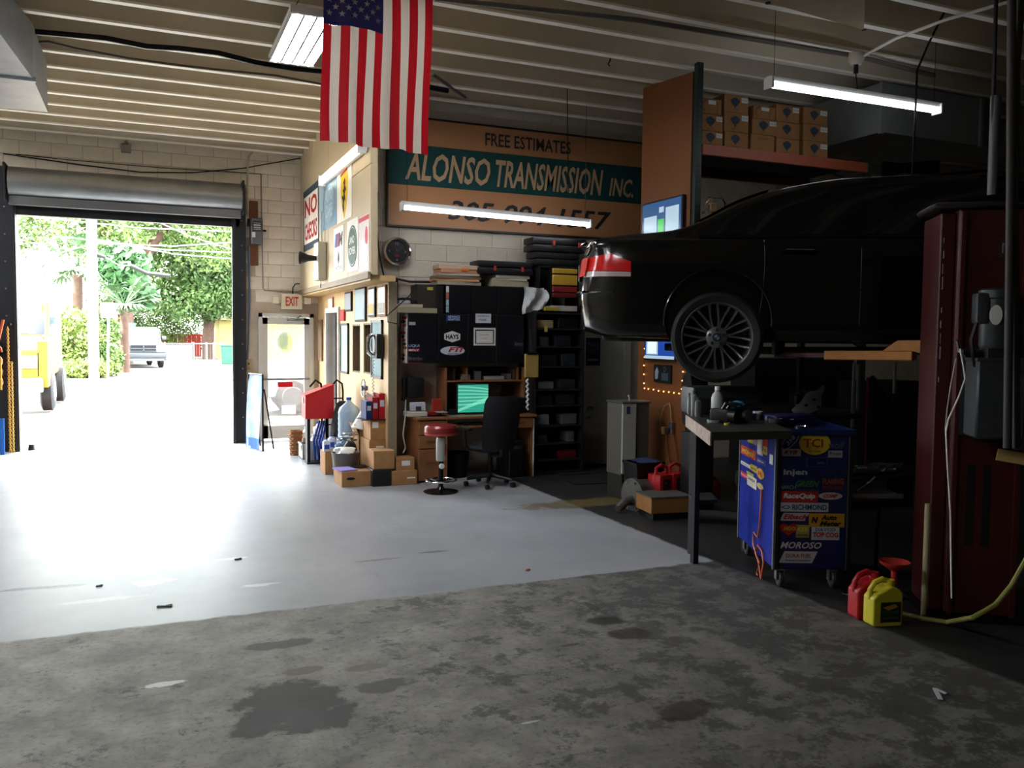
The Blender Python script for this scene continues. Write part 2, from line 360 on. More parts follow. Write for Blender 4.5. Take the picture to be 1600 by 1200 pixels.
OPEN = [(12.36, 13.20, 0, 2.03), (11.68, 12.22, 1.19, 1.83), (11.05, 11.5, 1.2, 1.84), (9.90, 10.86, 1.21, 1.85)]
wl = MB(); ys = 9.62
for a, b, c, d in sorted(OPEN):
    wl.bx((2.58, ys, 0), (2.66, a, 2.31)); 
    if c > 0: wl.bx((2.58, a, 0), (2.66, b, c))
    wl.bx((2.58, a, d), (2.66, b, 2.31)); ys = b
wl.bx((2.58, ys, 0), (2.66, 14, 2.31))
struct('wall_office_lower', wl, tw)
struct('wall_office_inside', MB().bx((3.6, 10.2, 0), (3.7, 14, 4.8)), M('office_inside', '#8e806a', .8))
struct('trim_2', MB().bx((2.57, 9.59, 0), (2.67, 9.62, 2.31)), M('post_paint', '#8b7f66', .7, var=.2))
# office door and windows
def frame_rect(mb, y0, y1, z0, z1, x0, x1, t):
    mb.bx((x0, y0-t, z0-t), (x1, y0, z1+t)).bx((x0, y1, z0-t), (x1, y1+t, z1+t)).bx((x0, y0, z1), (x1, y1, z1+t))
    if z0 > .05: mb.bx((x0, y0, z0-t), (x1, y1, z0))
    return mb
off_d = tag(bpy.data.objects.new('door_3', None), kind='structure'); off_d.location = (2.6, 12.8, 0); COL.objects.link(off_d)
mb = MB(); frame_rect(mb, 12.36, 13.20, 0, 2.03, 2.55, 2.70, .07); obj('door_frame', mb, white, off_d, world=True)
obj('door_leaf', MB().bx((2.66, 12.38, .01), (2.70, 12.78, 2.02)), M('office_door_white', '#e8e6e0', .5), off_d, world=True)
obj('door_leaf', MB().bx((2.71, 12.40, .01), (3.2, 12.44, 2.02)), M('office_door_white', '#e8e6e0', .5), off_d, world=True)
glassb = M('window_glass', '#9fb4bd', .06, 0, alpha=.55); bframe = M('black_frame', '#15110f', .5); reveal = M('reveal_brown', '#6f5a40', .7)
for i, (a, b, c, d) in enumerate(OPEN[1:]):
    w = tag(bpy.data.objects.new('window_%d' % (i+1), None), kind='structure'); w.location = (2.6, (a+b)/2, c); COL.objects.link(w)
    mb = MB(); t = .02; mb.bx((2.585, a, c), (2.72, a+t, d)).bx((2.585, b-t, c), (2.72, b, d)).bx((2.585, a, d-t), (2.72, b, d)).bx((2.585, a, c), (2.72, b, c+t)); obj('window_reveal', mb, reveal, w, world=True)
    obj('window_back', MB().bx((2.72, a-.02, c-.02), (2.74, b+.02, d+.02)), M('blind_brown', '#564736', .7, var=.2, vs=20), w, world=True)
    if i != 1:
        y0, y1 = (a+.02, b-.02) if i == 0 else (a-.03, a+.48)
        mb = MB(); t = .03; x0, x1 = 2.555, 2.58
        mb.bx((x0, y0, c-.03), (x1, y0+t, d+.03)).bx((x0, y1-t, c-.03), (x1, y1, d+.03)).bx((x0, y0, d), (x1, y1, d+.03)).bx((x0, y0, c-.03), (x1, y1, c)); obj('sash', mb, bframe, w, world=True)
        obj('pane', MB().bx((2.566, y0+t, c), (2.57, y1-t, d)), M('glass_reflection_tone', '#a9c4c9', .12), w, world=True)  # pale pane colour stands in for a blue-white reflection
# roller door ------------------------------------------------------
rd = tag(bpy.data.objects.new('door_1', None), kind='structure'); rd.location = (-.17, 13.8, 0); COL.objects.link(rd)
drum = M('galvanised_drum', '#9a9a98', .38, .9, var=.2, vs=3); dkst = M('door_track_paint', '#24262a', .45, .3, var=.3, vs=5)
prof = [(.0, -1.70), (.215, -1.70), (.215, 1.37), (.0, 1.37)]
obj('curtain_roll', MB().lathe(prof, (0, 13.72, 3.76), 40, 'x'), drum, rd, world=True, smooth=True)
mb = MB()
for k in range(6): mb.bx((-1.68, 13.50+.001*k, 3.53-.012*k), (1.35, 13.515, 3.535-.012*k))
obj('bottom_bar', MB().bx((-1.70, 13.60, 3.44), (1.36, 13.64, 3.57), bev=.008), M('bar_steel', '#6c6c6c', .4, .8), rd, world=True)
obj('header_beam', MB().bx((-1.72, 13.86, 3.34), (1.36, 13.98, 3.52), bev=.006), dkst, rd, world=True)
obj('end_plate', MB().bx((1.37, 13.5, 3.50), (1.40, 13.98, 4.0), bev=.005), dkst, rd, world=True)
obj('end_plate', MB().bx((-1.75, 13.5, 3.50), (-1.72, 13.98, 4.0), bev=.005), dkst, rd, world=True)
for sx, x0, x1 in ((1, 1.27, 1.45), (-1, -1.95, -1.68)):
    mb = MB().bx((x0, 13.86, 0), (x1, 13.985, 4.0), bev=.006)
    obj('door_track', mb, dkst, rd, world=True)
    xg = 1.27 if sx == 1 else -1.68
    obj('guide_channel', MB().bx((xg-.03, 13.80, 0), (xg+.03, 13.86, 3.5)).bx((xg-.012, 13.78, 0), (xg+.012, 13.80, 3.5)), dkst, rd, world=True)
    for k in range(9): obj('bolt', MB().lathe([(.012, 0), (.012, -.012), (.0, -.016)], ((x0+x1)/2+.03, 13.86, .4+k*.38), 6, 'y'), steel, rd, world=True)
# ------------------------------------------------------------------ exit door
d2 = tag(bpy.data.objects.new('door_2', None), kind='structure'); d2.location = (2.07, 14, 0); COL.objects.link(d2)
dw = M('door_white_metal', '#c9c7c0', .4, .2)
mb = MB(); mb.bx((EX0, 13.95, 0), (EX0+.06, 14.1, EZ)).bx((EX1-.06, 13.95, 0), (EX1, 14.1, EZ)).bx((EX0, 13.95, EZ-.06), (EX1, 14.1, EZ)); obj('door_frame', mb, dw, d2, world=True)
mb = MB(); x0, x1 = EX0+.065, EX1-.065
mb.bx((x0, 13.99, .03), (x0+.08, 14.04, 1.96)).bx((x1-.08, 13.99, .03), (x1, 14.04, 1.96)).bx((x0, 13.99, 1.86), (x1, 14.04, 1.96)).bx((x0, 13.99, .03), (x1, 14.04, .24)); obj('door_leaf', mb, dw, d2, world=True)
obj('pane', MB().bx((x0+.08, 14.01, .24), (x1-.08, 14.018, 1.86)), M('clear_glass', '#ffffff', .02, alpha=.12), d2, world=True)
obj('push_bar', MB().bx((x0, 13.93, .97), (x1, 13.96, 1.0)).bx((x0, 13.93, .97), (x0+.02, 13.99, 1.0)).bx((x1-.02, 13.93, .97), (x1, 13.99, 1.0)), steel, d2, world=True)
obj('push_label', MB().bx((1.93, 13.92, .86), (2.16, 13.93, .94)), cmat('#c41a22'), d2, world=True)
obj('door_closer', MB().bx((2.08, 13.9, 1.9), (2.34, 13.95, 1.95), bev=.01).tube([(2.1, 13.9, 1.93), (2.22, 13.84, 1.96), (2.3, 13.95, 2.0)], .008), steel, d2, world=True)
fd = Fr((x0+.08, 14.005, .24), (1, 0, 0), (0, 0, 1), (0, -1, 0))
obj('window_sticker', MB().prism(ell(.27, 1.33, .12, .16), fd(0, 0, 0), fd.u, fd.v, fd.n*.002), M('film_green', '#a7c86a', .3, alpha=.35), d2, world=True)
obj('window_sticker', MB().prism(ell(.27, 1.33, .09, .12), fd(0, 0, .003), fd.u, fd.v, fd.n*.002), M('film_cream', '#e2dcb4', .3, alpha=.35), d2, world=True)
obj('window_sticker', MB().bx((1.90, 14.0, 1.45), (2.10, 14.004, 1.76)), M('film_blue', '#7f92d0', .3, alpha=.3), d2, world=True)
obj('window_notice', MB().bx((2.0, 14.0, .42), (2.22, 14.004, .56)), M('film_white', '#ffffff', .3, alpha=.3), d2, world=True)
# ================================================================== LAMPS, SIGNS, FLAG
tubeH = M('lit_high_output_tube', '#f4f7ff', .3, emit=32); tubeL = M('lit_tube', '#f2f7ff', .3, emit=2.6); tubeW = M('lit_tube_warm', '#fff4e2', .3, emit=1.5)
fixw = M('fixture_white', '#c8c8c4', .4, .1)
def strip_light(label, p0, p1, tubes=2, e=tubeL, wires=True, wrap=False, up=(0, 0, 1), cat='lamp', w=.12, lens=None):
    p0, p1 = Vector(p0), Vector(p1); t = thing('strip_light', label, cat, (p0+p1)/2); d = (p1-p0).normalized(); L = (p1-p0).length
    up = Vector(up).normalized(); s = d.cross(up).normalized(); R = Matrix((d, s, up)).transposed().to_4x4(); R.translation = (p0+p1)/2
    mb = MB(); mb.X = R; mb.box((0, 0, .035), (L, w*.6, .05), bev=.004); mb.box((-L/2+.01, 0, 0), (.025, w, .10), bev=.004); mb.box((L/2-.01, 0, 0), (.025, w, .10), bev=.004)
    obj('housing', mb, fixw, t, world=True)
    for k in range(tubes):
        y = (k-(tubes-1)/2)*w*.55; mb = MB(); mb.X = R; mb.cyl((-L/2+.03, y, -.01), (L/2-.03, y, -.01), .018, 10); obj('tube', mb, e, t, world=True, smooth=True)
    if wires:
        for sx in (-.47, .47):
            b = R @ Vector((sx*L, 0, .06)); obj('hanging_wire', MB().tube([b, b+Vector((0, 0, 4.78-b.z))], .003, 4), bsteel, t, world=True)
    return t
strip_light('eight-foot lit tube hanging in front of the green and tan sign', (2.63, 9.3, 3.13), (5.01, 9.3, 3.08))
a, b = at(1200, 133, 'y', 6.2), at(1466, 168, 'y', 6.2); a.z = b.z = (a.z+b.z)/2
strip_light('lit twin tube hanging above the black car, before the stacked cartons', a, b)
strip_light('lit tube fixed on the cream office wall above the posters', (2.22, 11.75, 3.77), (2.22, 9.42, 3.77), 2, tubeW, False, up=(1, 0, 0), w=.14)
# four-tube high-bay
hb = thing('high_bay_light', 'bright four-tube reflector panel hanging beside the flag', 'lamp', (1.29, 7.65, 4.22))
obj('housing', MB().box((0, 0, .05), (.42, 1.32, .03), bev=.004).box((0, -.65, .03), (.42, .03, .06)).box((0, .65, .03), (.42, .03, .06)), fixw, hb)
for k in range(4):
    x = -.15+k*.10; obj('tube', MB().cyl((x, -.62, .005), (x, .62, .005), .014, 10), tubeH, hb, smooth=True)
    mb = MB()
    obj('reflector', MB().prism([(-.045, 0), (-.02, .035), (.02, .035), (.045, 0), (.042, 0), (.018, .030), (-.018, .030), (-.042, 0)], (x, -.63, 0), (1, 0, 0), (0, 0, 1), (0, 1.26, 0)), M('mirror_reflector', '#e8e8e8', .15, .9), hb)
for sx in (-.18, .18):
    for sy in (-.5, .5): obj('hanging_wire', MB().tube([(sx, sy, .06), (sx*.3, sy, .28)], .003, 4), bsteel, hb)
for x_, y_, w_ in ((-2.6, 3.0, 'nearest the photographer'), (-2.6, 5.6, 'over the edge of the painted floor'), (-3.9, 6.9, 'beside the sheet-metal duct'), (-3.2, 11.8, 'next to the roll-up door')): dup(hb, (x_, y_, 4.22), label='added unseen four-tube fill lamp, ' + w_, group='added fill lamps left of the frame')   # unseen lamps added to brighten the near floor and front wall
# flag -----------------------------------------------------------------
fl = thing('flag', 'large red white and blue striped flag with stars hung vertically from a joist', 'flag', (1.57, 6.2, 3.02))
FW, FH, F0 = .82, 1.42, 3.08
def fpt(u, v):  # u across 0..1, v down from top 0..1
    x = 1.175+FW*u+.012*sin(v*5); z = F0+FH*(1-v)-.02*u*v
    y = 6.2+.035*sin(u*13+v*2)*(.3+.7*v)+.02*sin(u*29-v*3)*v+.03*u; return Vector((x, y, z))
fred = M('flag_red_cloth', '#a3161f', .8); fwh = M('flag_white_cloth', '#cdc2b2', .8); fbl = M('flag_blue_cloth', '#1c1a3c', .8)
for m in (fred, fwh, fbl):      # thin nylon: lets light through
    nt = m.node_tree; b = nt.nodes['Principled BSDF']; tr = nt.nodes.new('ShaderNodeBsdfTranslucent'); tr.inputs[0].default_value = b.inputs['Base Color'].default_value; mxs = nt.nodes.new('ShaderNodeMixShader'); mxs.inputs[0].default_value = .38
    nt.links.new(b.outputs[0], mxs.inputs[1]); nt.links.new(tr.outputs[0], mxs.inputs[2]); nt.links.new(mxs.outputs[0], nt.nodes['Material Output'].inputs[0])
for k in range(13):
    u0, u1 = k/13, (k+1)/13; v0 = .42 if k < 7 else 0
    mb = MB().grid(lambda a, c: fpt(u0+(u1-u0)*a, v0+(1-v0)*c), 4, 40); obj('stripe', mb, fred if k % 2 == 0 else fwh, fl, world=True, smooth=True)
obj('canton', MB().grid(lambda a, c: fpt(a*7/13, c*.42), 24, 24), fbl, fl, world=True, smooth=True)
mb = MB()
for r in range(11):
    n = 5 if r % 2 else 6
    pass
for i in range(9):          # the canton stands on end: nine columns across
    for j in range(6 if i % 2 == 0 else 5):
        cu, cv = (i+1)/10*7/13, (.07+(j if i % 2 == 0 else j+.5)*.155)*.42+.008
        ps = star(0, 0, .026); c = fpt(cu, cv)
        mb.put([fpt(cu+a/FW, cv-b/FH)+Vector((0, -.006, 0)) for a, b in ps], [tuple(range(10))])
obj('star', mb, fwh, fl, world=True)['kind'] = 'stuff'
for u in (.02, .5, .98): obj('grommet', MB().tube([fpt(u, .0), fpt(u, 0)+Vector((0, 0, .05))], .005, 6), chrome, fl, world=True)
# ALONSO sign --------------------------------------------------------------
sg = thing('shop_sign', 'wide tan sign with green band reading ALONSO TRANSMISSION INC.', 'sign', (4.35, 9.95, 2.98))
tan = M('sign_tan', '#a5744e', .45, var=.1, vs=1.5); grn = M('sign_green', '#0f3b3a', .45); dkt = M('sign_black_text', '#1c1f20', .5); tant = M('sign_tan_text', '#a88968', .5)
SX0, SX1, SZ0, SZ1 = 2.655, 6.20, 3.01, 4.28
obj('board', MB().bx((SX0, 9.95, SZ0), (SX1, 9.985, SZ1)), tan, sg, world=True)
mb = MB(); mb.bx((SX0-.02, 9.93, SZ0-.02), (SX0, 9.985, SZ1+.02)).bx((SX1, 9.93, SZ0-.02), (SX1+.02, 9.985, SZ1+.02)).bx((SX0, 9.93, SZ1), (SX1, 9.985, SZ1+.02)).bx((SX0, 9.93, SZ0-.02), (SX1, 9.985, SZ0)); obj('border', mb, black, sg, world=True)
obj('band', MB().bx((SX0, 9.944, 3.49), (SX1, 9.95, 3.97)), grn, sg, world=True)
fs = Fr((0, 9.944, 0), (1, 0, 0), (0, 0, 1), (0, -1, 0))
letters('ALONSO', fs, 2.86, 3.55, 1.09, .34, tant, sg, .004, .25, .02, world=True)
letters('TRANSMISSION', fs, 4.02, 3.55, 1.52, .34, tant, sg, .004, .25, .02, world=True)
letters('INC.', fs, 5.63, 3.56, .37, .24, tant, sg, .004, .25, .02, world=True)
letters('FREE ESTIMATES', fs, 3.88, 4.045, 1.18, .16, dkt, sg, 0, 0, .015, world=True)
letters('305-994-1557', fs, 3.4, 3.11, 2.27, .24, dkt, sg, 0, .25, .02, world=True)
# clock --------------------------------------------------------------------
c = at(621, 393, 'y', 9.93)
ck = thing('wall_clock', 'round chrome-rimmed wall clock with black dial', 'clock', (c.x, 9.98, c.z))
obj('rim', MB().lathe([(.165, 0), (.172, -.03), (.165, -.06), (.145, -.07), (.135, -.05), (.13, -.045)], (0, 0, 0), 40, 'y', cap=False), chrome, ck, smooth=True)
obj('dial', MB().lathe([(.0, -.03), (.135, -.03), (.135, -.02), (0, -.02)], (0, 0, 0), 32, 'y'), black, ck)
cf = Fr((0, -.034, 0), (1, 0, 0), (0, 0, 1), (0, -1, 0))
for s, x, z in (('12', -.018, .08), ('3', .09, -.012), ('6', -.01, -.11), ('9', -.105, -.012)): letters(s, cf, x, z, .034 if s == '12' else .02, .028, cmat('#8a8580'), ck)
poly(ell(0, -.045, .03, .016), cf, cmat('#7a2030'), ck, name='emblem')
obj('hour_hand', MB().prism([(-.005, 0), (.005, 0), (-.028, .06)], cf(0, 0, .004), cf.u, cf.v, cf.n*.002), chrome, ck)
obj('minute_hand', MB().prism([(0, -.005), (0, .005), (.08, .045)], cf(0, 0, .007), cf.u, cf.v, cf.n*.002), chrome, ck)
# posters on the upper office panel ------------------------------------------
fp = Fr((2.30, 14, 0), (0, -1, 0), (0, 0, 1), (-1, 0, 0))   # u: towards the camera
def poster(name, label, cat, y_far, y_near, z0, z1, m, t=.006):
    o = thing(name, label, cat, (2.30, (y_far+y_near)/2, z0)); a, b = 14-y_far, 14-y_near
    poly(rect(a, z0, b-a, z1-z0), fp, m, o, 0, t, 'sheet', True); return o, a, z0, b-a, z1-z0
o, a, z, w, h = poster('no_checks_sign', 'white NO CHECKS sign with red letters and dark bands on office wall', 'sign', 13.63, 12.38, 2.98, 3.90, cmat('#e6ded2'))
poly(rect(a, z, w, .10), fp, cmat('#3a4552'), o, .006, .003, 'band', True); poly(rect(a, z+h-.1, w, .1), fp, cmat('#3a4552'), o, .006, .003, 'band', True)
poly(rect(a, z, .05, h), fp, cmat('#3a4552'), o, .006, .003, 'band', True); poly(rect(a+w-.05, z, .05, h), fp, cmat('#3a4552'), o, .006, .003, 'band', True)
rl = cmat('#a8201c'); letters('NO', fp, a+.12, z+.50, w-.24, .28, rl, o, .008, 0, .03, world=True); letters('CHECKS', fp, a+.12, z+.15, w-.24, .26, rl, o, .008, 0, .03, world=True)
o, a, z, w, h = poster('blue_poster', 'light blue glossy poster beside the NO CHECKS sign', 'poster', 12.33, 11.15, 3.14, 3.82, M('poster_blue', '#7fa6c4', .3))
poly([(a, z), (a+.28, z), (a+.42, z+.5), (a+.2, z+h), (a, z+h)], fp, cmat('#a9c6dc', .3), o, .007, .002, 'print', True)
poly(ell(a+.72, z+.33, .42, .31), fp, cmat('#8fa3ad', .3), o, .007, .002, 'print', True); poly(ell(a+.70, z+.33, .36, .27), fp, cmat('#8db3cb', .3), o, .010, .002, 'print', True)
letters('AUTO\nCARE', fp, a+.45, z+.14, .5, .38, cmat('#dfe9ee'), o, .013, world=True)
o, a, z, w, h = poster('horse_poster', 'white poster with yellow shield and black rearing horse', 'poster', 11.12, 10.27, 3.12, 3.76, cmat('#ece7da'))
sh = [(0, .56), (.36, .60), (.4, .5), (.38, .3), (.3, .12), (.2, .0), (.1, .12), (.02, .3), (0, .5)]; poly([(a+.24+p*1.05, z+.02+q) for p, q in sh], fp, cmat('#e6b71e'), o, .007, .002, 'shield', True)
poly([(a+.24+p*1.05, z+.02+q) for p, q in [(0, .54), (.36, .57), (.36, .60), (0, .57)]], fp, cmat('#b02222'), o, .010, .002, 'print', True)
hs = [(.17, .08), (.2, .1), (.19, .18), (.22, .24), (.27, .2), (.26, .26), (.24, .3), (.27, .34), (.31, .33), (.28, .38), (.25, .4), (.27, .45), (.24, .5), (.2, .47), (.16, .45), (.18, .43), (.2, .42), (.18, .36), (.14, .37), (.15, .34), (.18, .32), (.16, .26), (.12, .3), (.08, .28), (.11, .25), (.14, .22), (.12, .16)]
poly([(a+.24+p*1.05, z+.02+q) for p, q in hs], fp, cmat('#1a1612'), o, .010, .002, 'horse', True)
o, a, z, w, h = poster('stripe_logo_poster', 'white poster with blue and red slanted stripes and black letter M', 'poster', 11.32, 10.72, 2.50, 3.08, cmat('#e9e6df'))
for i, cc in enumerate(('#4a6cc0', '#2c3164', '#b3262c')): poly([(a+.06+i*.08, z+.33), (a+.14+i*.08, z+.33), (a+.2+i*.08, z+.5), (a+.12+i*.08, z+.5)], fp, cmat(cc), o, .007, .002, 'print', True)
letters('M', fp, a+.30, z+.33, .26, .17, cmat('#1c1c24'), o, .007, .25, .05, world=True); poly([(a+.3, z+.1), (a+.36, z+.17), (a+.3, z+.28), (a+.24, z+.17)], fp, cmat('#2c2c2c'), o, .007, .002, 'print', True)
letters('MOTORS', fp, a+.12, z+.03, .38, .05, cmat('#333355'), o, .007, world=True)
o, a, z, w, h = poster('oval_logo_poster', 'white poster with dark green LAND ROVER oval', 'poster', 10.52, 9.93, 2.46, 3.08, cmat('#e9e6df'))
poly(ell(a+.3, z+.30, .25, .25), fp, cmat('#1f4a33'), o, .007, .002, 'print', True); poly(ell(a+.3, z+.30, .23, .23), fp, cmat('#cdd6cb'), o, .010, .001, 'print', True); poly(ell(a+.3, z+.30, .22, .22), fp, cmat('#1f4a33'), o, .012, .001, 'print', True)
letters('LAND', fp, a+.15, z+.33, .28, .09, cmat('#e4e8e0'), o, .015, 0, .02, world=True); letters('ROVER', fp, a+.13, z+.20, .34, .09, cmat('#e4e8e0'), o, .015, 0, .02, world=True)
o, a, z, w, h = poster('red_poster', 'white and red poster at the near end of the office wall', 'poster', 9.89, 9.40, 2.42, 3.05, cmat('#d9ccc6'))
poly(rect(a, z+h-.06, w, .05), fp, cmat('#c0303a'), o, .007, .002, 'print', True); poly(ell(a+.37, z+.40, .06, .10), fp, cmat('#c8303c'), o, .007, .002, 'print', True); poly([(a+.1, z+.02), (a+.2, z+.02), (a+.3, z+.35), (a+.2, z+.36)], fp, cmat('#9aa1a8', .3), o, .007, .002, 'print', True)
poly([(a+.25, z+.1), (a+.42, z+.12), (a+.42, z+.28), (a+.3, z+.3)], fp, cmat('#7e8890', .3), o, .007, .002, 'print', True)
# alarm horn box
hb_ = thing('alarm_horn', 'beige alarm box with black horn below the posters', 'alarm', (2.24, 12.0, 2.45))
obj('box', MB().box((0, 0, .26), (.11, .34, .52), bev=.008), M('alarm_beige', '#b9b29b', .5), hb_)
obj('horn', MB().lathe([(.09, -.26), (.085, -.24), (.045, -.14), (.03, -.02), (.03, 0)], (-.02, -.02, .30), 16, 'x', cap=False), black, hb_, smooth=True)
obj('conduit', MB().tube([(.02, 0, .52), (.02, 0, .95)], .014), white, hb_); obj('loop_wire', MB().tube([(0, -.05, 0), (0, -.07, -.06), (0, -.03, -.1), (0, 0, -.05)], .006, 5), steel, hb_)
# frames on the tan lower office wall: (far y, near y, z0, z1)
fq = Fr((2.575, 14, 0), (0, -1, 0), (0, 0, 1), (-1, 0, 0))
def pw(x, y): q = at(x, y, 'x', 2.57); return q.y, q.z
def framed(label, px0, py0, px1, py1, fc, inner, cat='picture', extra=None):
    (y0, z1), (y1, z0) = pw(px0, py0), pw(px1, py1)
    o = thing('framed_certificate', label, cat, (2.57, (y0+y1)/2, z0)); a, w = 14-y0, y0-y1; h = z1-z0
    poly(rect(a, z0, w, h), fq, cmat(fc), o, 0, .02, 'frame', True); poly(rect(a+.025, z0+.025, w-.05, h-.05), fq, inner, o, .02, .003, 'certificate', True)
    if extra: poly(rect(a+.05, z0+.04, w-.1, h*.33), fq, cmat(extra), o, .024, .002, 'print', True)
framed('small black-framed grey certificate, first beyond the office door', 540, 457, 550, 486, '#1c1a18', M('cert_grey', '#9aa0a4', .3))
framed('large black-framed pale certificate, tallest on the tan wall', 556, 451, 572, 502, '#1c1a18', M('cert_pale', '#b9cdd2', .2))
framed('black-framed certificate with yellow lower half on tan wall', 577, 450, 587, 495, '#1c1a18', M('cert_grey', '#9aa0a4', .3), extra='#d6a94e')
framed('brown wooden-framed certificate nearest the desk corner', 592, 447, 604, 494, '#7c4e2c', M('cert_brown', '#a37a52', .4), extra='#a8a49a')
framed('narrow pale-red framed note beside the office door', 514, 465, 521, 487, '#b98a78', M('cert_note', '#d8ccc0', .5))
framed('small solid red notice under the certificates', 533, 484, 539, 501, '#b02a26', cmat('#c23a34'), 'sign')
framed('thin blank wall panel left of the office door', 498, 500, 504, 564, '#8a6f4c', cmat('#7d6344'), 'panel')
# payphone
q = at(597, 545, 'x', 2.5)
ph = thing('wall_telephone', 'black wall telephone with coiled cord beside the window', 'telephone', (2.52, 9.86, 1.42))
obj('body', MB().box((0, 0, .15), (.09, .17, .29), bev=.02), black, ph); obj('handset', MB().tube([(-.06, .06, .04), (-.1, .06, .08), (-.11, .06, .16), (-.1, .06, .25), (-.06, .06, .29)], [.025, .03, .018, .03, .025], 8), chrome, ph, smooth=True)
obj('coiled_cord', MB().tube([(-.05+.012*cos(i*.9), .05+.012*sin(i*.9), .02-i*.006) for i in range(90)], .004, 4), steel, ph)
# EXIT sign
ex = thing('exit_sign', 'beige illuminated EXIT sign with red letters above glass door', 'sign', (2.15, 13.9, 2.10))
obj('housing', MB().box((0, .02, .12), (.32, .09, .24), bev=.006), M('exit_beige', '#d8cfb4', .5), ex); fe = Fr((0, -.03, 0), (1, 0, 0), (0, 0, 1), (0, -1, 0)); letters('EXIT', fe, -.10, .05, .2, .145, cmat('#c03a2c'), ex, .002, 0, .02)
for s in (-1, 1): obj('lamp_head', MB().box((s*.25, 0, .14), (.11, .07, .11), bev=.012).cyl((s*.2, .03, .14), (s*.15, .03, .14), .01), M('exit_beige', '#d8cfb4', .5), ex)
obj('conduit', MB().tube([(.02, .03, .24), (.02, .03, .34), (.06, .03, .40), (.13, .03, .41)], .01, 6), bsteel, ex)
# door opener, boards, conduits on the front wall
oo = thing('door_opener', 'grey chain-operated door opener box beside the steel roll', 'opener', (1.60, 13.8, 3.08))
obj('housing', MB().box((0, 0, .2), (.17, .2, .40), bev=.012), M('opener_grey', '#5a5c5e', .4, .5), oo); obj('sprocket', MB().cyl((-.1, 0, .33), (-.13, 0, .33), .06, 16), bsteel, oo); obj('shaft', MB().cyl((.085, 0, .22), (.15, 0, .22), .015, 8), bsteel, oo)
obj('label', MB().box((0, -.102, .27), (.10, .003, .10)), cmat('#c7c9c4'), oo); obj('label', MB().box((-.05, -.102, .14), (.05, .003, .08)), cmat('#d8d6cc'), oo)
for k in range(5): obj('cooling_rib', MB().box((0, -.105, .2+.035*k), (.15, .01, .012)), bsteel, oo)
solo('mounting_board', MB().box((1.58, 13.97, 3.27), (.13, .04, 1.0), bev=.004), M('board_brown', '#7b4a2c', .7, var=.3), 'brown wooden board fixed behind the door opener', 'board')
greyc = M('conduit_grey', '#8e8a82', .5, .3)
def run(name, label, pts, r, m, cat='pipe', n=6): return solo(name, MB().tube(pts, r, n), m, label, cat, smooth=True)
q = lambda x, y: at(x, y, 'y', 13.95)
pts = [q(197, 226), q(197, 220), q(202, 214), q(212, 212), q(300, 218), q(470, 237)]; t = thing('electrical_conduit', 'thin conduit with small junction box high on the block wall', 'pipe', q(197, 237))
obj('pipe', MB().tube(pts, .016, 6), greyc, t, world=True, smooth=True); p = q(197, 232); obj('junction_box', MB().box(p, (.13, .06, .12), bev=.006), greyc, t, world=True)
run('electrical_conduit', 'pale conduit bending down beside the roll-up door', [q(470, 235), q(405, 233), q(395, 236), q(389, 245), q(387, 262), q(387, 335)], .018, M('conduit_pale', '#b8b0a0', .5))
run('electrical_conduit', 'blue-grey conduit running down to a switch box by the door', [q(389, 385), q(390, 470), q(388, 540), q(386, 566)], .018, M('conduit_blue', '#5f6f86', .5))
run('loose_cable', 'dark cable sagging across the wall above the roll-up door', [q(5, 240), q(60, 248), q(130, 258), q(220, 269), q(300, 270), q(380, 263), q(470, 247)], .009, bsteel, 'cable')
run('loose_cable', 'thin wire running straight above the roll-up door', [q(25, 241), q(110, 250), q(250, 262), q(408, 272)], .006, bsteel, 'cable')
run('electrical_conduit', 'thin conduit squaring down to the EXIT sign', [q(408, 272), q(409, 360), q(411, 450), q(413, 454), q(440, 455), q(466, 456)], .010, greyc)
for i, (x, y, lb) in enumerate([(388, 568, 'upper of two small switch boxes beside the exit door'), (389, 583, 'lower of two small switch boxes beside the exit door')]):
    p = q(x, y); t = thing('switch_box', lb, 'switch', p); obj('box', MB().box(p, (.11, .07, .12), bev=.008), M('switch_beige', '#a8956f', .5), t, world=True); obj('toggle', MB().box(p+Vector((0, -.045, 0)), (.02, .03, .03)), black, t, world=True)
# cables along joists
c5 = lambda x, y, z=4.47: at(x, y, 'z', z)
run('cable_bundle', 'black cable bundle running along a ceiling joist toward the flag', [c5(54, 50), c5(90, 53), c5(165, 60), c5(230, 73), c5(280, 76), c5(340, 83), c5(400, 98), c5(460, 108), c5(520, 114), c5(600, 124), c5(700, 142)], .028, bsteel, 'cable')
run('loose_cable', 'thin brown cable looping below the ceiling joists', [c5(52, 66), c5(75, 65), c5(120, 76), c5(200, 91), c5(280, 102), c5(350, 110), c5(430, 118), c5(510, 133)], .012, M('old_cable', '#4a4038', .7), 'cable')
run('electrical_conduit', 'long paired conduit crossing the ceiling past the drop cords', [c5(680, -2, 4.44), c5(1000, 32, 4.4), c5(1340, 88, 4.44), c5(1460, 118, 4.44)], .022, M('conduit_dark', '#6a675f', .5, .4))
run('electrical_conduit', 'white conduit slanting from the junction box to the ceiling corner', [c5(1345, 90, 4.4), c5(1400, 60, 4.4), c5(1480, 30, 4.4), c5(1580, 2, 4.4)], .014, white)
p = c5(1338, 93, 4.38); t = thing('ceiling_outlet', 'round ceiling outlet box with hanging black plug above the lamp', 'outlet', p)
obj('box', MB().lathe([(.07, .06), (.075, 0), (.05, -.05), (.0, -.05)], p, 16), M('conduit_pale', '#b8b0a0', .5), t, world=True, smooth=True); obj('plug', MB().cyl(p+Vector((0, 0, -.05)), p+Vector((0, 0, -.13)), .022, 8).tube([p+Vector((0, 0, -.13)), p+Vector((.03, 0, -.3)), p+Vector((.05, -.02, -.42))], .006, 5), black, t, world=True)
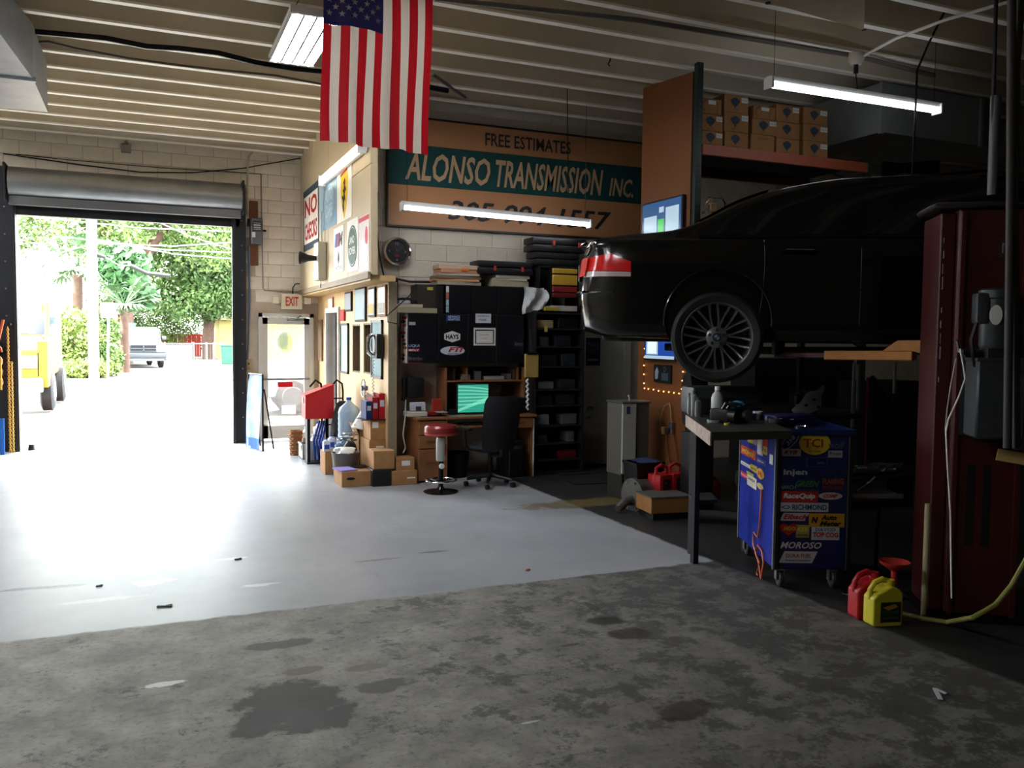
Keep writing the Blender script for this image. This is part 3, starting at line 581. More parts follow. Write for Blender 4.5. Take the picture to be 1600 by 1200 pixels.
y0 = 9.94; q = lambda x, y: at(x, y, 'y', y0)
run('electrical_conduit', 'dark conduit along the top of the sign wall', [q(672, 142), q(740, 152), q(850, 170), q(1003, 186)], .025, bsteel)
run('loose_cable', 'black cables running along the wall below the clock', [q(590, 432), q(612, 434), q(640, 440), q(700, 441), q(760, 446), q(900, 447)], .016, black, 'cable')
run('loose_cable', 'black cable dropping down beside the office wall post', [q(590, 300), q(588, 350), q(593, 400), q(600, 432)], .010, black, 'cable')
run('loose_cable', 'black cable down the wall beside the cabinet of stickers', [q(620, 436), q(619, 520), q(617, 600), q(615, 700)], .016, black, 'cable')
run('door_arm_rod', 'bare steel rod slanting under the joists beside the flag', [at(676, 116, 'y', 8.9), at(727, 152, 'y', 9.6)], .02, steel, 'rod')
run('drop_wire', 'thin wire hanging from the joists over the sign', [at(886, 120, 'y', 9.0), at(888, 300, 'y', 9.3)], .005, bsteel, 'wire')
run('ceiling_hook', 'small black hook hanging from a joist', [at(956, 82, 'y', 8), at(953, 95, 'y', 8), at(950, 100, 'y', 8), at(953, 103, 'y', 8)], .008, bsteel, 'hook')
# hvac ducts
duct = M('galvanised_duct', '#8d9295', .45, .25, var=.25, vs=2.5)
t = thing('air_duct', 'grey sheet-metal duct at the ceiling corner left of the joists', 'duct', (-1.6, 9, 4.0))
obj('duct_body', MB().bx((-3.2, 8.95, 3.98), (-.9, 10.2, 4.48)).put([(-.9, 8.95, 3.98), (-.9, 8.95, 4.48), (-1.15, 7.2, 4.48), (-1.15, 7.2, 4.15), (-3.2, 8.95, 3.98), (-3.2, 8.95, 4.48), (-3.2, 7.2, 4.48), (-3.2, 7.2, 4.15)], [(0, 1, 2, 3), (4, 5, 6, 7), (0, 3, 7, 4), (1, 2, 6, 5), (3, 2, 6, 7)]), duct, t, world=True)
obj('seam', MB().bx((-3.2, 8.94, 3.96), (-.88, 8.98, 4.0)).bx((-2.2, 8.93, 3.98), (-2.17, 8.96, 4.48)), duct, t, world=True)
d0, d1 = at(1376, 206, 'y', 7.0), at(1376, 100, 'y', 7.0); X0 = d0.x; zb = d0.z; sl = .12
t = thing('air_duct', 'large boxy sheet-metal duct lit by the hanging twin tube', 'duct', (X0+1, 7.6, zb))
obj('duct_body', MB().bx((X0, 7.0, zb), (X0+1.5, 8.1, 4.46)), duct, t, world=True)
obj('duct_transition', MB().put([(X0+1.5, 7.0, zb), (X0+1.5, 7.0, 4.46), (X0+1.5, 8.1, zb), (X0+1.5, 8.1, 4.46), (X0+2.3, 7.3, zb+.1), (X0+2.3, 7.3, 4.3), (X0+2.3, 8.0, zb+.1), (X0+2.3, 8.0, 4.3)], [(0, 1, 5, 4), (2, 3, 7, 6), (0, 2, 6, 4), (1, 3, 7, 5), (4, 5, 7, 6)]), duct, t, world=True)
obj('duct_branch', MB().bx((X0+2.3, 7.3, zb+.1), (X0+6.3, 8.0, 4.3)), duct, t, world=True)
obj('flange', MB().bx((X0-.02, 6.98, zb-.02), (X0+.02, 7.02, 4.46)), duct, t, world=True); obj('flange', MB().bx((X0+1.48, 6.97, zb-.02), (X0+1.52, 7.0, 4.46)), duct, t, world=True)
# tan banner overhead
p0, p1 = at(1180, 0, 'z', 4.35), at(1352, 47, 'z', 4.35)
t = thing('overhead_banner', 'tan cloth banner stretched under the joists above the lamp', 'banner', ((p0+p1)/2))
bq = [at(1200, 4, 'z', 4.40), at(1350, 47, 'z', 4.36), at(1352, -40, 'z', 4.42), at(1130, -60, 'z', 4.42)]
obj('cloth', MB().put([v for v in bq]+[v+Vector((0, 0, .01)) for v in bq], [(0, 1, 2, 3), (7, 6, 5, 4), (0, 4, 5, 1), (1, 5, 6, 2), (2, 6, 7, 3), (3, 7, 4, 0)]), M('tan_cloth', '#9a8664', .8, var=.2), t, world=True)
for v in bq[:2]: obj('eyelet', MB().lathe([(.02, 0), (.02, .012), (.0, .012)], v+Vector((0, 0, -.01)), 10), bsteel, t, world=True)
# ================================================================== THINGS ALONG THE WALLS
def span(px0, px1, pyt, Y, z0=None, pyb=None):
    xm = (px0+px1)/2; a, b = at(px0, pyt, 'y', Y), at(px1, pyt, 'y', Y); zt = (a.z+b.z)/2
    zb = z0 if z0 is not None else at(xm, pyb, 'y', Y).z
    return a.x, b.x, zb, zt
def frontof(px0, px1, pyb, z=0): return at((px0+px1)/2, pyb, 'z', z).y
def carton(label, px0, px1, pyt, Y, z0, d=.3, m=None, group='cardboard boxes by the office wall', op=False, lab=None, hole=False, tape=True, cat='box', name='cardboard_box', pyb=None, dark=False):
    x0, x1, z0, z1 = span(px0, px1, pyt, Y, z0, pyb); w, h = x1-x0, z1-z0
    t = thing(name, label, cat, ((x0+x1)/2, Y, z0), 0, group); m = m or card
    mb = MB()
    if op:
        mb.bx((-w/2, 0, 0), (w/2, d, .01)).bx((-w/2, 0, 0), (w/2, .008, h)).bx((-w/2, d-.008, 0), (w/2, d, h)).bx((-w/2, 0, 0), (-w/2+.008, d, h)).bx((w/2-.008, 0, 0), (w/2, d, h))
    else: mb.bx((-w/2, 0, 0), (w/2, d, h), bev=.006)
    obj('body', mb, m, t)
    if op:
        for s in (-1, 1): obj('flap', MB().box((s*(w/2+.03), d/2, h-.05), (.006, d, .13), ry=s*.35), m, t)
    else:
        if tape: obj('tape', MB().bx((-w/2+.01, d/2-.025, h), (w/2-.01, d/2+.025, h+.002)), M('parcel_tape', '#b59464', .25), t)
        obj('flap', MB().bx((-w/2+.004, .004, h-.001), (w/2-.004, d/2-.002, h+.003)), m, t)
    if lab: obj('label', MB().bx((lab[0]*w-w/2, -.003, lab[1]*h), (lab[2]*w-w/2, -.001, lab[3]*h)), paper, t)
    if hole: obj('hand_hole', MB().prism(ell(0, 0, .05, .016, 12), (hole[0]*w, -.003, h*hole[1]), (1, 0, 0), (0, 0, 1), (0, .002, 0)), black, t)
    return t
# boxes on the floor (front face px range, top py, front y)
yA = frontof(545, 581, 760)
t = carton('wide low cardboard box with oval hand hole in front of the pile', 534, 581, 737, yA, 0, .42, hole=(-.2, .55)); 
w_ = t
yB = frontof(508, 540, 741); carton('cardboard box with crumpled top behind the wide low box', 508, 541, 706, yB, 0, .32)
yC = frontof(582, 611, 760); 
t = carton('black plastic bin with lid beneath a square carton', 582, 612, 734, yC, 0, .36, black, None, tape=False, cat='bin', name='storage_bin')
carton('long flat cardboard box at the foot of the desk', 612, 652, 736, yC, 0, .3, lab=(.6, .45, .92, .55))
zt = span(582, 612, 734, yC, 0)[3]
carton('square cardboard box standing on the black bin', 584, 617, 705, yC+.02, zt, .3)
zt2 = span(612, 652, 736, yC, 0)[3]
carton('small cardboard box with white label on the long flat box', 619, 648, 716, yC+.03, zt2, .22, lab=(.3, .4, .75, .8))
yD = yC+.4; carton('tall cardboard box supporting the upper carton by the office wall', 577, 607, 688, yD, 0, .45, lab=(.35, .78, .75, .86))
zt3 = span(577, 607, 688, yD, 0)[3]
carton('upper cardboard box under the red binders', 579, 606, 656, yD+.02, zt3, .38, lab=(.1, .6, .45, .9))
zt4 = span(579, 606, 656, yD+.02, zt3)[3]
carton('narrow open cardboard box standing behind the pile', 561, 573, 664, yD+.45, 0, .3, op=True)
# binders on the upper carton
for i, (a, b, tp, cc, lb) in enumerate([(572, 581, 627, '#27335f', 'dark blue ring binder on the upper carton'), (582, 591, 621, '#8e1d22', 'red ring binder beside the blue binder'), (592, 602, 615, '#a02026', 'tallest red ring binder nearest the wall corner')]):
    x0, x1, z0, z1 = span(a, b, tp, yD+.05, zt4); t = thing('ring_binder', lb, 'binder', ((x0+x1)/2, yD+.05, z0), 0, 'binders on the carton'); w = x1-x0
    obj('cover', MB().bx((-w/2, 0, 0), (-w/2+.006, .26, z1-z0)).bx((w/2-.006, 0, 0), (w/2, .26, z1-z0)).bx((-w/2, -.004, 0), (w/2, .004, z1-z0)), cmat(cc), t); obj('pages', MB().bx((-w/2+.008, .01, .006), (w/2-.008, .24, z1-z0-.01)), paper, t)
    obj('spine_label', MB().bx((-w/3, -.006, (z1-z0)*.5), (w/3, -.003, (z1-z0)*.75)), cmat('#b7b9c2'), t)
solo('black_tray', MB().box(((x0+x1)/2-.09, yD+.14, zt4-.0+.004), (.34, .3, .008)), black, 'thin black tray under the ring binders', 'tray')
# flat magazine, bowl, cap on wide box
za = span(534, 581, 737, yA, 0)[3]; xa = span(534, 581, 737, yA, 0)
solo('magazine', MB().box((xa[0]+.07, yA+.16, za+.012), (.2, .26, .012), rz=.2), cmat('#8f86c8'), 'purple-blue magazine lying on the wide low box', 'magazine')
solo('magazine', MB().box((xa[0]+.25, yA+.3, za+.012), (.16, .2, .016), rz=-.3), cmat('#2b241d'), 'dark brown magazine lying on the wide low box', 'magazine')
p = Vector((xa[0]+.16, yA+.55, 0)); t = thing('grey_bucket', 'grey tub holding a white cloth behind the wide box', 'tub', p)
obj('tub', MB().lathe([(.0, 0), (.13, 0), (.16, .30), (.165, .30), (.165, .32), (.15, .32), (.12, .03), (0, .03)], n=20), M('tub_grey', '#5b5a58', .6), t, smooth=True)
obj('cloth', MB().blob((0, 0, .33), (.13, .12, .06), 3, .3), paper, t, smooth=True)
# basket
p = at(464, 712, 'z', 0); t = thing('wicker_basket', 'tall brown wicker basket standing by the exit door', 'basket', (p.x, p.y+.1, 0))
bm_ = M('wicker', '#9a6b45', .8, var=.35, vs=40); mb = MB()
for k in range(12): r = .075+.012*k/11; mb.tube([((r+.004*(-1)**(j+k))*cos(j*pi/9), (r+.004*(-1)**(j+k))*sin(j*pi/9), .014+k*.027) for j in range(18)], .013, 5, closed=True)
o = obj('weave', mb, bm_, t); o['kind'] = 'stuff'; obj('rim', MB().tube([(.09*cos(j*pi/9), .09*sin(j*pi/9), .335) for j in range(18)], .012, 6, closed=True), bm_, t, smooth=True); obj('base', MB().cyl((0, 0, 0), (0, 0, .01), .08, 16), bm_, t)
# grey crate with junk
yE = frontof(475, 489, 718); x0, x1, z0, z1 = span(473, 489, 694, yE, 0); w = x1-x0
t = thing('grey_crate', 'grey plastic crate filled with pots beside the wicker basket', 'crate', ((x0+x1)/2, yE, 0)); cg = M('crate_grey', '#8f8f8c', .5)
obj('shell', MB().bx((-w/2, 0, 0), (w/2, .35, .01)).bx((-w/2, 0, 0), (w/2, .01, z1)).bx((-w/2, .34, 0), (w/2, .35, z1)).bx((-w/2, 0, 0), (-w/2+.01, .35, z1)).bx((w/2-.01, 0, 0), (w/2, .35, z1)), cg, t)
obj('rim', MB().bx((-w/2-.01, -.01, z1-.02), (w/2+.01, .0, z1)).bx((-w/2-.01, -.01, z1-.02), (-w/2, .36, z1)).bx((w/2, -.01, z1-.02), (w/2+.01, .36, z1)), cg, t)
X = (x0+x1)/2
for i, (dx, dy, r, h, cc, lb) in enumerate([(-.04, .08, .04, .12, '#4a443c', 'dark round pot in the grey crate'), (.04, .1, .035, .14, '#b9a98c', 'tan mug in the grey crate'), (0, .22, .045, .16, '#8a7f6c', 'brown jar in the grey crate')]):
    solo('pot', MB().lathe([(0, 0), (r*.8, 0), (r, h*.5), (r*.8, h), (r*.6, h), (0, h*.9)], (X+dx, yE+dy, z1-.1), 14), cmat(cc), lb, 'pot', 'pots in the crate', True)
# plastic jugs and bottles
def jug(label, x, y, z, w, d, h, cc, cap='#2a4fb0', grp='plastic jugs and bottles by the office wall', lab=None):
    t = thing('plastic_jug', label, 'jug', (x, y, z), 0, grp)
    obj('body', MB().box((0, 0, h*.4), (w, d, h*.8), bev=min(w, d)*.18).lathe([(w*.36, h*.76), (w*.22, h*.88), (w*.16, h*.9), (w*.16, h*.94)], n=12), cmat(cc, .35), t, smooth=True)
    obj('handle', MB().tube([(w*.1, 0, h*.88), (w*.5, 0, h*.86), (w*.52, 0, h*.55)], w*.06, 6), cmat(cc, .35), t, smooth=True)
    obj('cap', MB().cyl((0, 0, h*.93), (0, 0, h), w*.2, 12), cmat(cap), t)
    if lab: obj('label', MB().bx((-w*.35, -d/2-.003, h*.2), (w*.35, -d/2, h*.55)), cmat(lab), t)
    return t
p = at(493, 721, 'z', 0); jug('tall translucent white jug left of the cardboard boxes', p.x, p.y+.1, 0, .15, .2, .36, '#d5d8dc', '#e2e2e2')
zb = span(508, 541, 706, yB, 0)
for i, (dx, dy, h, cc, cp, lb, ll) in enumerate([(-.02, .08, .16, '#dfe4ee', '#2846a4', 'white bottle with blue cap at front left on the carton', '#2f4cab'), (.07, .22, .18, '#cfd6e6', '#2846a4', 'white bottle with blue label at the back on the carton', '#3c58b4'), (.13, .09, .1, '#6f9cc4', '#dfe4ee', 'low light blue jug on the carton', '#3f7fb0'), (.22, .2, .13, '#4d86b4', '#e8e8e8', 'light blue jug at the right on the carton', '#9fc0dc')]):
    jug(lb, zb[0]+.05+dx, yB+dy, zb[3], .085, .085, h, cc, cp, lab=ll)
p = at(497, 706, 'z', 0)
jug('white jug with blue cap behind the tall translucent jug', p.x+.05, p.y+.25, 0, .14, .16, .42, '#dde0e6', lab='#35509e')
jug('squat white jug behind the crate', p.x-.12, p.y+.32, 0, .13, .14, .34, '#d9d7cd', '#c8c8c8')
# red sloped box on black hand truck
p = at(493, 690, 'z', 0); HX, HY = 2.13, 11.35
t = thing('hand_truck', 'black two-handled hand truck carrying the red sloped box', 'hand truck', (HX, HY, 0)); mb = MB()
for s in (-.14, .14): mb.tube([(s+.16, .06, 0), (s+.16, .06, .95), (s+.14, .02, 1.05), (s+.06, -.04, 1.1), (s-.02, -.08, 1.02)], .014, 6)
obj('frame', mb, bsteel, t, smooth=True); obj('crossbar', MB().cyl((.02, .06, .5), (.30, .06, .5), .01, 6).cyl((.02, .06, .85), (.30, .06, .85), .01, 6).cyl((.02, .06, .2), (.30, .06, .2), .01, 6), bsteel, t)
obj('toe_plate', MB().box((.16, -.08, .01), (.34, .26, .012)), bsteel, t)
for s in (-.03, .35): obj('wheel', MB().lathe([(0, -.02), (.10, -.02), (.115, 0), (.10, .02), (0, .02)], (s, .1, .116), 18, 'x'), rubber, t, smooth=True)
t = thing('red_display_box', 'bright red sloped-top box held up by the hand truck', 'box', (HX-.06, HY-.14, .60))
x = [(-.17, 0), (.20, 0), (.20, .44), (-.17, .30)]
obj('body', MB().prism([(-.17, 0), (.20, 0), (.20, .44), (-.17, .30)], (0, .0, 0), (1, 0, 0), (0, 0, 1), (0, .30, 0)), M('bright_red', '#c01f24', .4), t)
obj('lid', MB().prism([(-.175, .30), (.205, .44), (.205, .452), (-.175, .312)], (0, -.01, 0), (1, 0, 0), (0, 0, 1), (0, .32, 0)), M('bright_red', '#c01f24', .4), t)
obj('lock', MB().bx((-.178, .12, .2), (-.17, .18, .28)), steel, t)
solo('support_stand', MB().bx((HX-.19, HY-.04, 0), (HX-.15, HY+.1, .60)).bx((HX+.05, HY-.04, 0), (HX+.09, HY+.1, .60)).bx((HX-.2, HY-.08, 0), (HX+.1, HY+.14, .02)), bsteel, 'black two-legged stand under the red sloped box', 'stand')
mb = MB(); 
for k in range(4): mb.tube([(HX-.08+k*.04, HY-.02, .05), (HX-.10+k*.035, HY-.03, .3), (HX-.02+k*.03, HY, .56)], .014, 5)
solo('blue_straps', mb, cmat('#24439c'), 'bundle of blue straps hanging beneath the red box', 'strap')
# small rack frame with rungs
p = at(547, 702, 'z', 0); LX, LY = p.x, p.y
t = thing('ladder_rack', 'black upright frame with bright rungs before the water bottle', 'rack', (LX-.02, LY+.1, 0))
for dx, dy in ((0.0, -.10), (-.02, .75)): obj('post', MB().box((dx, dy, .47), (.03, .035, .94)), bsteel, t)
for z in (.93, .74, .5, .16): obj('rung', MB().cyl((0, -.1, z), (-.02, .75, z), .013, 8), chrome, t, smooth=True)
# dark equipment behind hand truck, water bottle
t = thing('water_bottle', 'large clear blue ribbed water bottle behind the upright frame', 'bottle', (2.36, 10.72, .40)); wb_ = M('bottle_blue', '#a9c0d4', .12, alpha=.75)
pr = [(0, 0), (.13, 0), (.14, .02)]+[(.14-.006*(k % 2), .04+k*.035) for k in range(9)]+[(.12, .38), (.05, .44), (.03, .46), (.03, .49), (0, .49)]
obj('body', MB().lathe(pr, n=24), wb_, t, smooth=True); obj('cap', MB().cyl((0, 0, .48), (0, 0, .51), .034, 12), cmat('#2c53a8'), t)
solo('bottle_stand', MB().box((2.36, 10.72, .2), (.28, .28, .40), bev=.01), M('dark_blue_crate', '#2b3a55', .6), 'dark blue crate under the water bottle', 'crate')
t = thing('duffel_bag', 'black duffel bag slumped behind the hand truck', 'bag', (2.36, 11.1, 0)); obj('body', MB().blob((0, 0, .42), (.16, .2, .42), 5, .12, 12), M('bag_black', '#17191c', .7), t, smooth=True); obj('strap', MB().tube([(-.1, -.1, .6), (-.16, -.16, .3), (-.1, -.14, .1)], .012, 5), bsteel, t)
p = Vector((2.28, 10.2, 0)); t = thing('helmet_bag', 'black round bag with white print near the upright frame', 'bag', (2.30, 10.45, 0)); obj('body', MB().blob((0, 0, .20), (.14, .16, .20), 8, .1, 12), black, t, smooth=True)
for k in (-.04, .03): obj('print', MB().prism(ell(k, 0, .022, .014, 10), (-.0, -.165, .25), (1, 0, 0), (0, 0, 1), (0, .01, 0)), paper, t)
obj('strap', MB().tube([(-.12, -.06, .26), (-.04, -.14, .40), (.08, -.12, .42), (.13, -.02, .34)], .014, 6), steel, t)
solo('jumper_cable', MB().tube([(2.2+.09*cos(k*.7)+.004*k, 10.28+.07*sin(k*.7), .42+.004*k) for k in range(30)], .01, 5), chrome, 'coil of bright wire lying over the black round bag', 'cable', smooth=True)
# white cone and small fan
t = thing('paper_cone', 'rolled white paper cone leaning behind the cartons', 'paper', (2.45, 10.25, .55)); obj('sheet', MB().tube([(-.05, 0, 0), (.06, .02, .38)], [.12, .012], 16), paper, t, smooth=True)
mb = MB(); mb.grid(lambda a, b: Vector((2.44+.10*a+.02*sin(b*6), 10.02+.06*b, .60+.42*b-.06*a)), 4, 8); solo('hanging_towel', mb, cmat('#d8cfd4'), 'white and pink cloth draped beside the binders', 'cloth', smooth=True)
t = thing('desk_fan', 'small grey fan standing above the paper cone', 'fan', (2.44, 10.15, .86)); obj('stem', MB().cyl((0, 0, -.31), (0, 0, .12), .015, 8), steel, t)
obj('hub', MB().lathe([(.03, -.04), (.03, .04), (0, .05)], (-.02, 0, .2), 12, 'x'), steel, t)
for k in range(3): obj('blade', MB().blob((-.03, .05*cos(k*2.1), .2+.05*sin(k*2.1)), (.006, .04, .04), k, .05, 6), M('fan_blade_grey', '#9aa0a2', .4), t, smooth=True)
obj('guard', MB().tube([(-.03, .11*cos(k*pi/10), .2+.11*sin(k*pi/10)) for k in range(20)], .005, 5, closed=True), steel, t)
# blue folding sign by the roller door
A0, A1 = at(390, 700, 'z', 0), at(411, 705, 'z', 0); t = thing('folding_banner', 'blue and white folding banner sign beside the roll-up door', 'sign', ((A0+A1)/2))
n = (A1-A0).normalized(); up = Vector((0, 0, 1)); hh = 1.08
obj('cloth', MB().grid(lambda a, b: A0.lerp(A1, a)+up*(.02+hh*b)+n.cross(up)*(.02*sin(a*7+b*3)+.05*(1-b)), 6, 10), M('banner_blue', '#3a62a4', .6, var=.35, vs=3, dark='#86a0c8'), t, world=True, smooth=True)
obj('frame', MB().tube([A1+up*.0, A1+up*(hh+.03)], .014, 6).tube([A0+up*(hh+.03), A1+up*(hh+.03)], .014, 6).tube([A0, A0+up*(hh+.03)], .014, 6), bsteel, t, world=True)
obj('stay', MB().tube([A1+Vector((.02, 0, .9)), A1+Vector((.18, .22, 0))], .012, 6).tube([A0+Vector((.02, 0, .9)), A0+Vector((.18, .22, 0))], .012, 6), bsteel, t, world=True)
obj('stripe', MB().grid(lambda a, b: A0.lerp(A1, a)+up*(.02+.16*b)+n.cross(up)*(.055+.01*sin(a*7)), 4, 2), cmat('#24559c'), t, world=True)
# cords and yellow chain at the left door post
p = at(11, 703, 'z', 0); CX, CY = -1.80, 13.66
t = thing('hoist_chain', 'yellow hoist chain hanging down the left door post', 'chain', (CX+.06, CY, 0)); mb = MB()
for k in range(62):
    z = .04+k*.028; a = (k % 2)*pi/2; mb.tube([(CX+.05+.013*cos(a)*cos(j*pi/3), CY+.013*sin(a)*cos(j*pi/3), z+.021*sin(j*pi/3)) for j in range(6)], .006, 4, closed=True)
for k in range(45):
    z = .03+k*.028; a = (k % 2)*pi/2+.4; mb.tube([(CX+.09+.013*cos(a)*cos(j*pi/3), CY-.02+.013*sin(a)*cos(j*pi/3), z+.021*sin(j*pi/3)) for j in range(6)], .006, 4, closed=True)
o = obj('chain_links', mb, M('chain_yellow', '#c28f22', .5), t, world=True); o['kind'] = 'stuff'; obj('chain_hook', MB().box((CX+.07, CY+.06, 1.8), (.03, .14, .03)), bsteel, t, world=True)
solo('post_bracket', MB().bx((-2.1, 13.55, 1.5), (-1.86, 13.62, 1.54)).bx((-1.90, 13.52, 1.35), (-1.86, 13.86, 1.54)), bsteel, 'dark bracket on the left door post holding cords', 'bracket')
oc = M('cord_orange', '#d0582a', .5)
solo('extension_cord', MB().tube([(-1.88+.07*cos(k*.55), 13.5+.03*sin(k*1.7), 1.42-.012*k+.12*sin(k*.55)) for k in range(40)], .013, 6), oc, 'orange extension cord looped on the left door post', 'cord', smooth=True)
solo('orange_rod', MB().tube([(-1.86, 13.5, 1.5), (-1.78, 13.5, 1.86)], .018, 8), oc, 'short orange rod leaning on the left door post', 'rod')
solo('blue_strap', MB().box((-1.83, 13.55, .25), (.05, .04, .5)), cmat('#2f66b8'), 'blue strap hanging at the foot of the left post', 'strap')
solo('white_cable', MB().tube([(-2.0, 13.5, 1.2), (-1.97, 13.48, .8), (-2.02, 13.5, .5), (-1.95, 13.5, .2)], .015, 6), paper, 'white cable hanging by the yellow chain', 'cable', smooth=True)
solo('yellow_rod', MB().bx((-1.84, 13.46, .9), (-1.81, 13.49, 1.35)), cmat('#c99a3a'), 'short yellow rod hanging on the left post', 'rod')
solo('door_stop', MB().lathe([(0, 0), (.05, 0), (.04, .08), (.0, .10)], (-1.52, 13.95, 0), 12), black, 'small black door stop at the left post foot', 'door stop', smooth=True)
# ================================================================== DESK
DY0, DY1 = 9.40, 9.97; dxl, dxr = 2.87, 4.33; DT = .76
dk = M('desk_wood', '#8d5c38', .45, var=.25, vs=4); dkd = M('desk_wood_edge', '#6d452a', .5)
t = thing('computer_desk', 'wooden computer desk with drawer pedestal and hutch', 'desk', ((dxl+dxr)/2, 9.7, 0))
obj('desktop', MB().bx((dxl-.03, DY0-.03, DT-.03), (dxr+.03, DY1, DT), bev=.005), dk, t, world=True)
px = dxl; pxr = px+.36
obj('side_panel', MB().bx((px, DY0+.01, 0), (px+.02, DY1, DT-.03)), dk, t, world=True); obj('side_panel', MB().bx((pxr-.02, DY0+.01, 0), (pxr, DY1, DT-.03)), dk, t, world=True); obj('back_panel', MB().bx((px+.02, DY1-.02, .05), (pxr, DY1, DT-.03)), dkd, t, world=True)
z = DT-.04
for h in (.17, .16, .37):
    d = obj('drawer', MB().bx((px+.006, DY0-.008, z-h+.006), (pxr-.006, DY0+.35, z-.004), bev=.004), dk, t, world=True)
    obj('drawer_pull', MB().bx((px+.10, DY0-.018, z-h*.45-.01), (pxr-.10, DY0-.008, z-h*.45+.012)), dkd, d, world=True); z -= h
obj('leg_panel', MB().bx((dxr-.02, DY0+.02, 0), (dxr, DY1, DT-.03)), dk, t, world=True); obj('leg_edge', MB().bx((dxr, DY0+.01, 0), (dxr+.012, DY0+.03, DT-.05)), paper, t, world=True)
d = obj('drawer', MB().bx((dxr-.34, DY0-.006, DT-.16), (dxr-.01, DY0+.3, DT-.035), bev=.004), dk, t, world=True); obj('drawer_pull', MB().bx((dxr-.23, DY0-.016, DT-.10), (dxr-.12, DY0-.006, DT-.085)), dkd, d, world=True)
obj('keyboard_tray', MB().bx((pxr+.02, DY0-.05, DT-.13), (dxr-.36, DY0+.3, DT-.11)), dk, t, world=True)
hx = at(693, 600, 'y', 9.7).x
obj('hutch_side', MB().bx((hx, 9.66, DT), (hx+.03, DY1, 1.32)), dk, t, world=True); obj('hutch_side', MB().bx((dxr-.03, 9.66, DT), (dxr, DY1, 1.32)), dk, t, world=True); zs = at(750, 594, 'y', 9.66).z
obj('hutch_shelf', MB().bx((hx+.03, 9.66, zs-.02), (dxr-.03, DY1, zs)), dk, t, world=True); obj('hutch_back', MB().bx((hx+.03, DY1-.015, DT), (dxr-.03, DY1, 1.32)), M('hutch_back', '#3c2c20', .6), t, world=True)
for xx in (.28, .95): obj('hutch_divider', MB().bx((hx+xx, 9.68, zs), (hx+xx+.02, DY1-.02, 1.32)), dk, t, world=True)
# monitor
x0, x1, z0, z1 = span(716, 763, 601, 9.62, pyb=644); t = thing('computer_monitor', 'flat monitor with a green wave pattern on its screen', 'monitor', ((x0+x1)/2, 9.62, DT)); w, h = x1-x0, z1-z0; zo = z0-DT
obj('casing', MB().bx((-w/2-.015, .005, zo-.02), (w/2+.015, .04, zo+h+.015), bev=.006), black, t); scr = obj('screen', MB().bx((-w/2, 0, zo), (w/2, .005, zo+h)), M('screen_green', '#2f9d84', .3, emit=.2), t)
fm_ = Fr((-w/2, 0, zo), (1, 0, 0), (0, 0, 1), (0, -1, 0)); lg = M('screen_light_green', '#6fc0a6', .3, emit=.22)
for k in range(6):
    p = [(w*i/10, h*(.95-.13*k-.10*(i/10)**2*(1-.18*k*2))) for i in range(11)]; p += [(a, b-h*.05) for a, b in p[::-1]]
    poly([(a, max(.005, b)) for a, b in p], fm_, lg, t, .001, .001, 'screen_wave')
poly([(0, h*.02), (0, h*.12), (w, h*.55), (w, h*.42)], fm_, lg, t, .001, .001, 'screen_wave')
obj('stand', MB().bx((-.03, .03, 0), (.03, .06, zo+.05)).box((0, .05, .01), (.22, .16, .02)), black, t)
solo('keyboard', MB().box((3.62, DY0+.07, DT-.095), (.44, .15, .02), bev=.004), black, 'black keyboard on the pull-out desk tray', 'keyboard')
# small things on the desk
def slab(name, label, cat, px0, px1, pyt, pyb, Y, d, cc, grp=None, rough=.6, bev=.004, z0=None):
    x0, x1, a, b = span(px0, px1, pyt, Y, z0, pyb); return solo(name, MB().bx((x0, Y, a), (x1, Y+d, b), bev=min(bev, (b-a)*.3)), cmat(cc, rough) if isinstance(cc, str) else cc, label, cat, grp)
slab('card_box', 'small white boxed item with a dark picture on the desk', 'box', 642, 665, 629, 646, 9.6, .06, '#b5b7c4', z0=DT+.06)
t = COL.objects[-1]; 
slab('pamphlet_stack', 'white stack of pamphlets at the left end of the desk', 'papers', 637, 668, 644, 656, 9.5, .2, '#b9b4a4', z0=DT)
slab('pictured_label', 'dark car-part picture on the small white box', 'picture', 650, 658, 635, 642, 9.592, .004, '#33353c')
slab('red_manual', 'red manual standing at the left of the hutch', 'book', 676, 690, 623, 646, 9.6, .03, '#9c2f22', z0=DT)
slab('black_tray', 'low black tray on the left of the desktop', 'tray', 656, 700, 651, 658, 9.44, .25, '#121316', z0=DT)
slab('grey_folder', 'grey folder lying on the black tray', 'folder', 684, 700, 645, 651, 9.46, .2, '#8b8f93', z0=DT+.05)
slab('red_screwdriver_case', 'small red case on the black tray', 'case', 668, 681, 648, 651, 9.5, .04, '#8a1f22', z0=DT+.05)
slab('notepad', 'pale green notepad on the desk before the monitor', 'notepad', 704, 719, 650, 655, 9.45, .12, '#6d8f88', z0=DT)
slab('paper_sheet', 'white sheets at the front edge of the desktop', 'papers', 706, 726, 655, 657, 9.39, .12, '#b8a88c', z0=DT)
slab('paper_sheet', 'white papers at the right end of the desktop', 'papers', 800, 820, 652, 656, 9.45, .2, '#b9bcc2', z0=DT)
slab('printer', 'black printer in the right half of the desk', 'printer', 795, 826, 622, 656, 9.6, .3, '#111214', z0=DT, bev=.02)
slab('router_box', 'small black box on the left of the monitor', 'box', 703, 714, 640, 652, 9.6, .08, '#17181b', z0=DT)
p = at(772, 607, 'y', 9.94); solo('hanging_papers', MB().box((p.x, 9.93, p.z-.04), (.16, .006, .2), ry=.25), cmat('#6c6a66'), 'crumpled white notice pinned right of the monitor', 'papers')
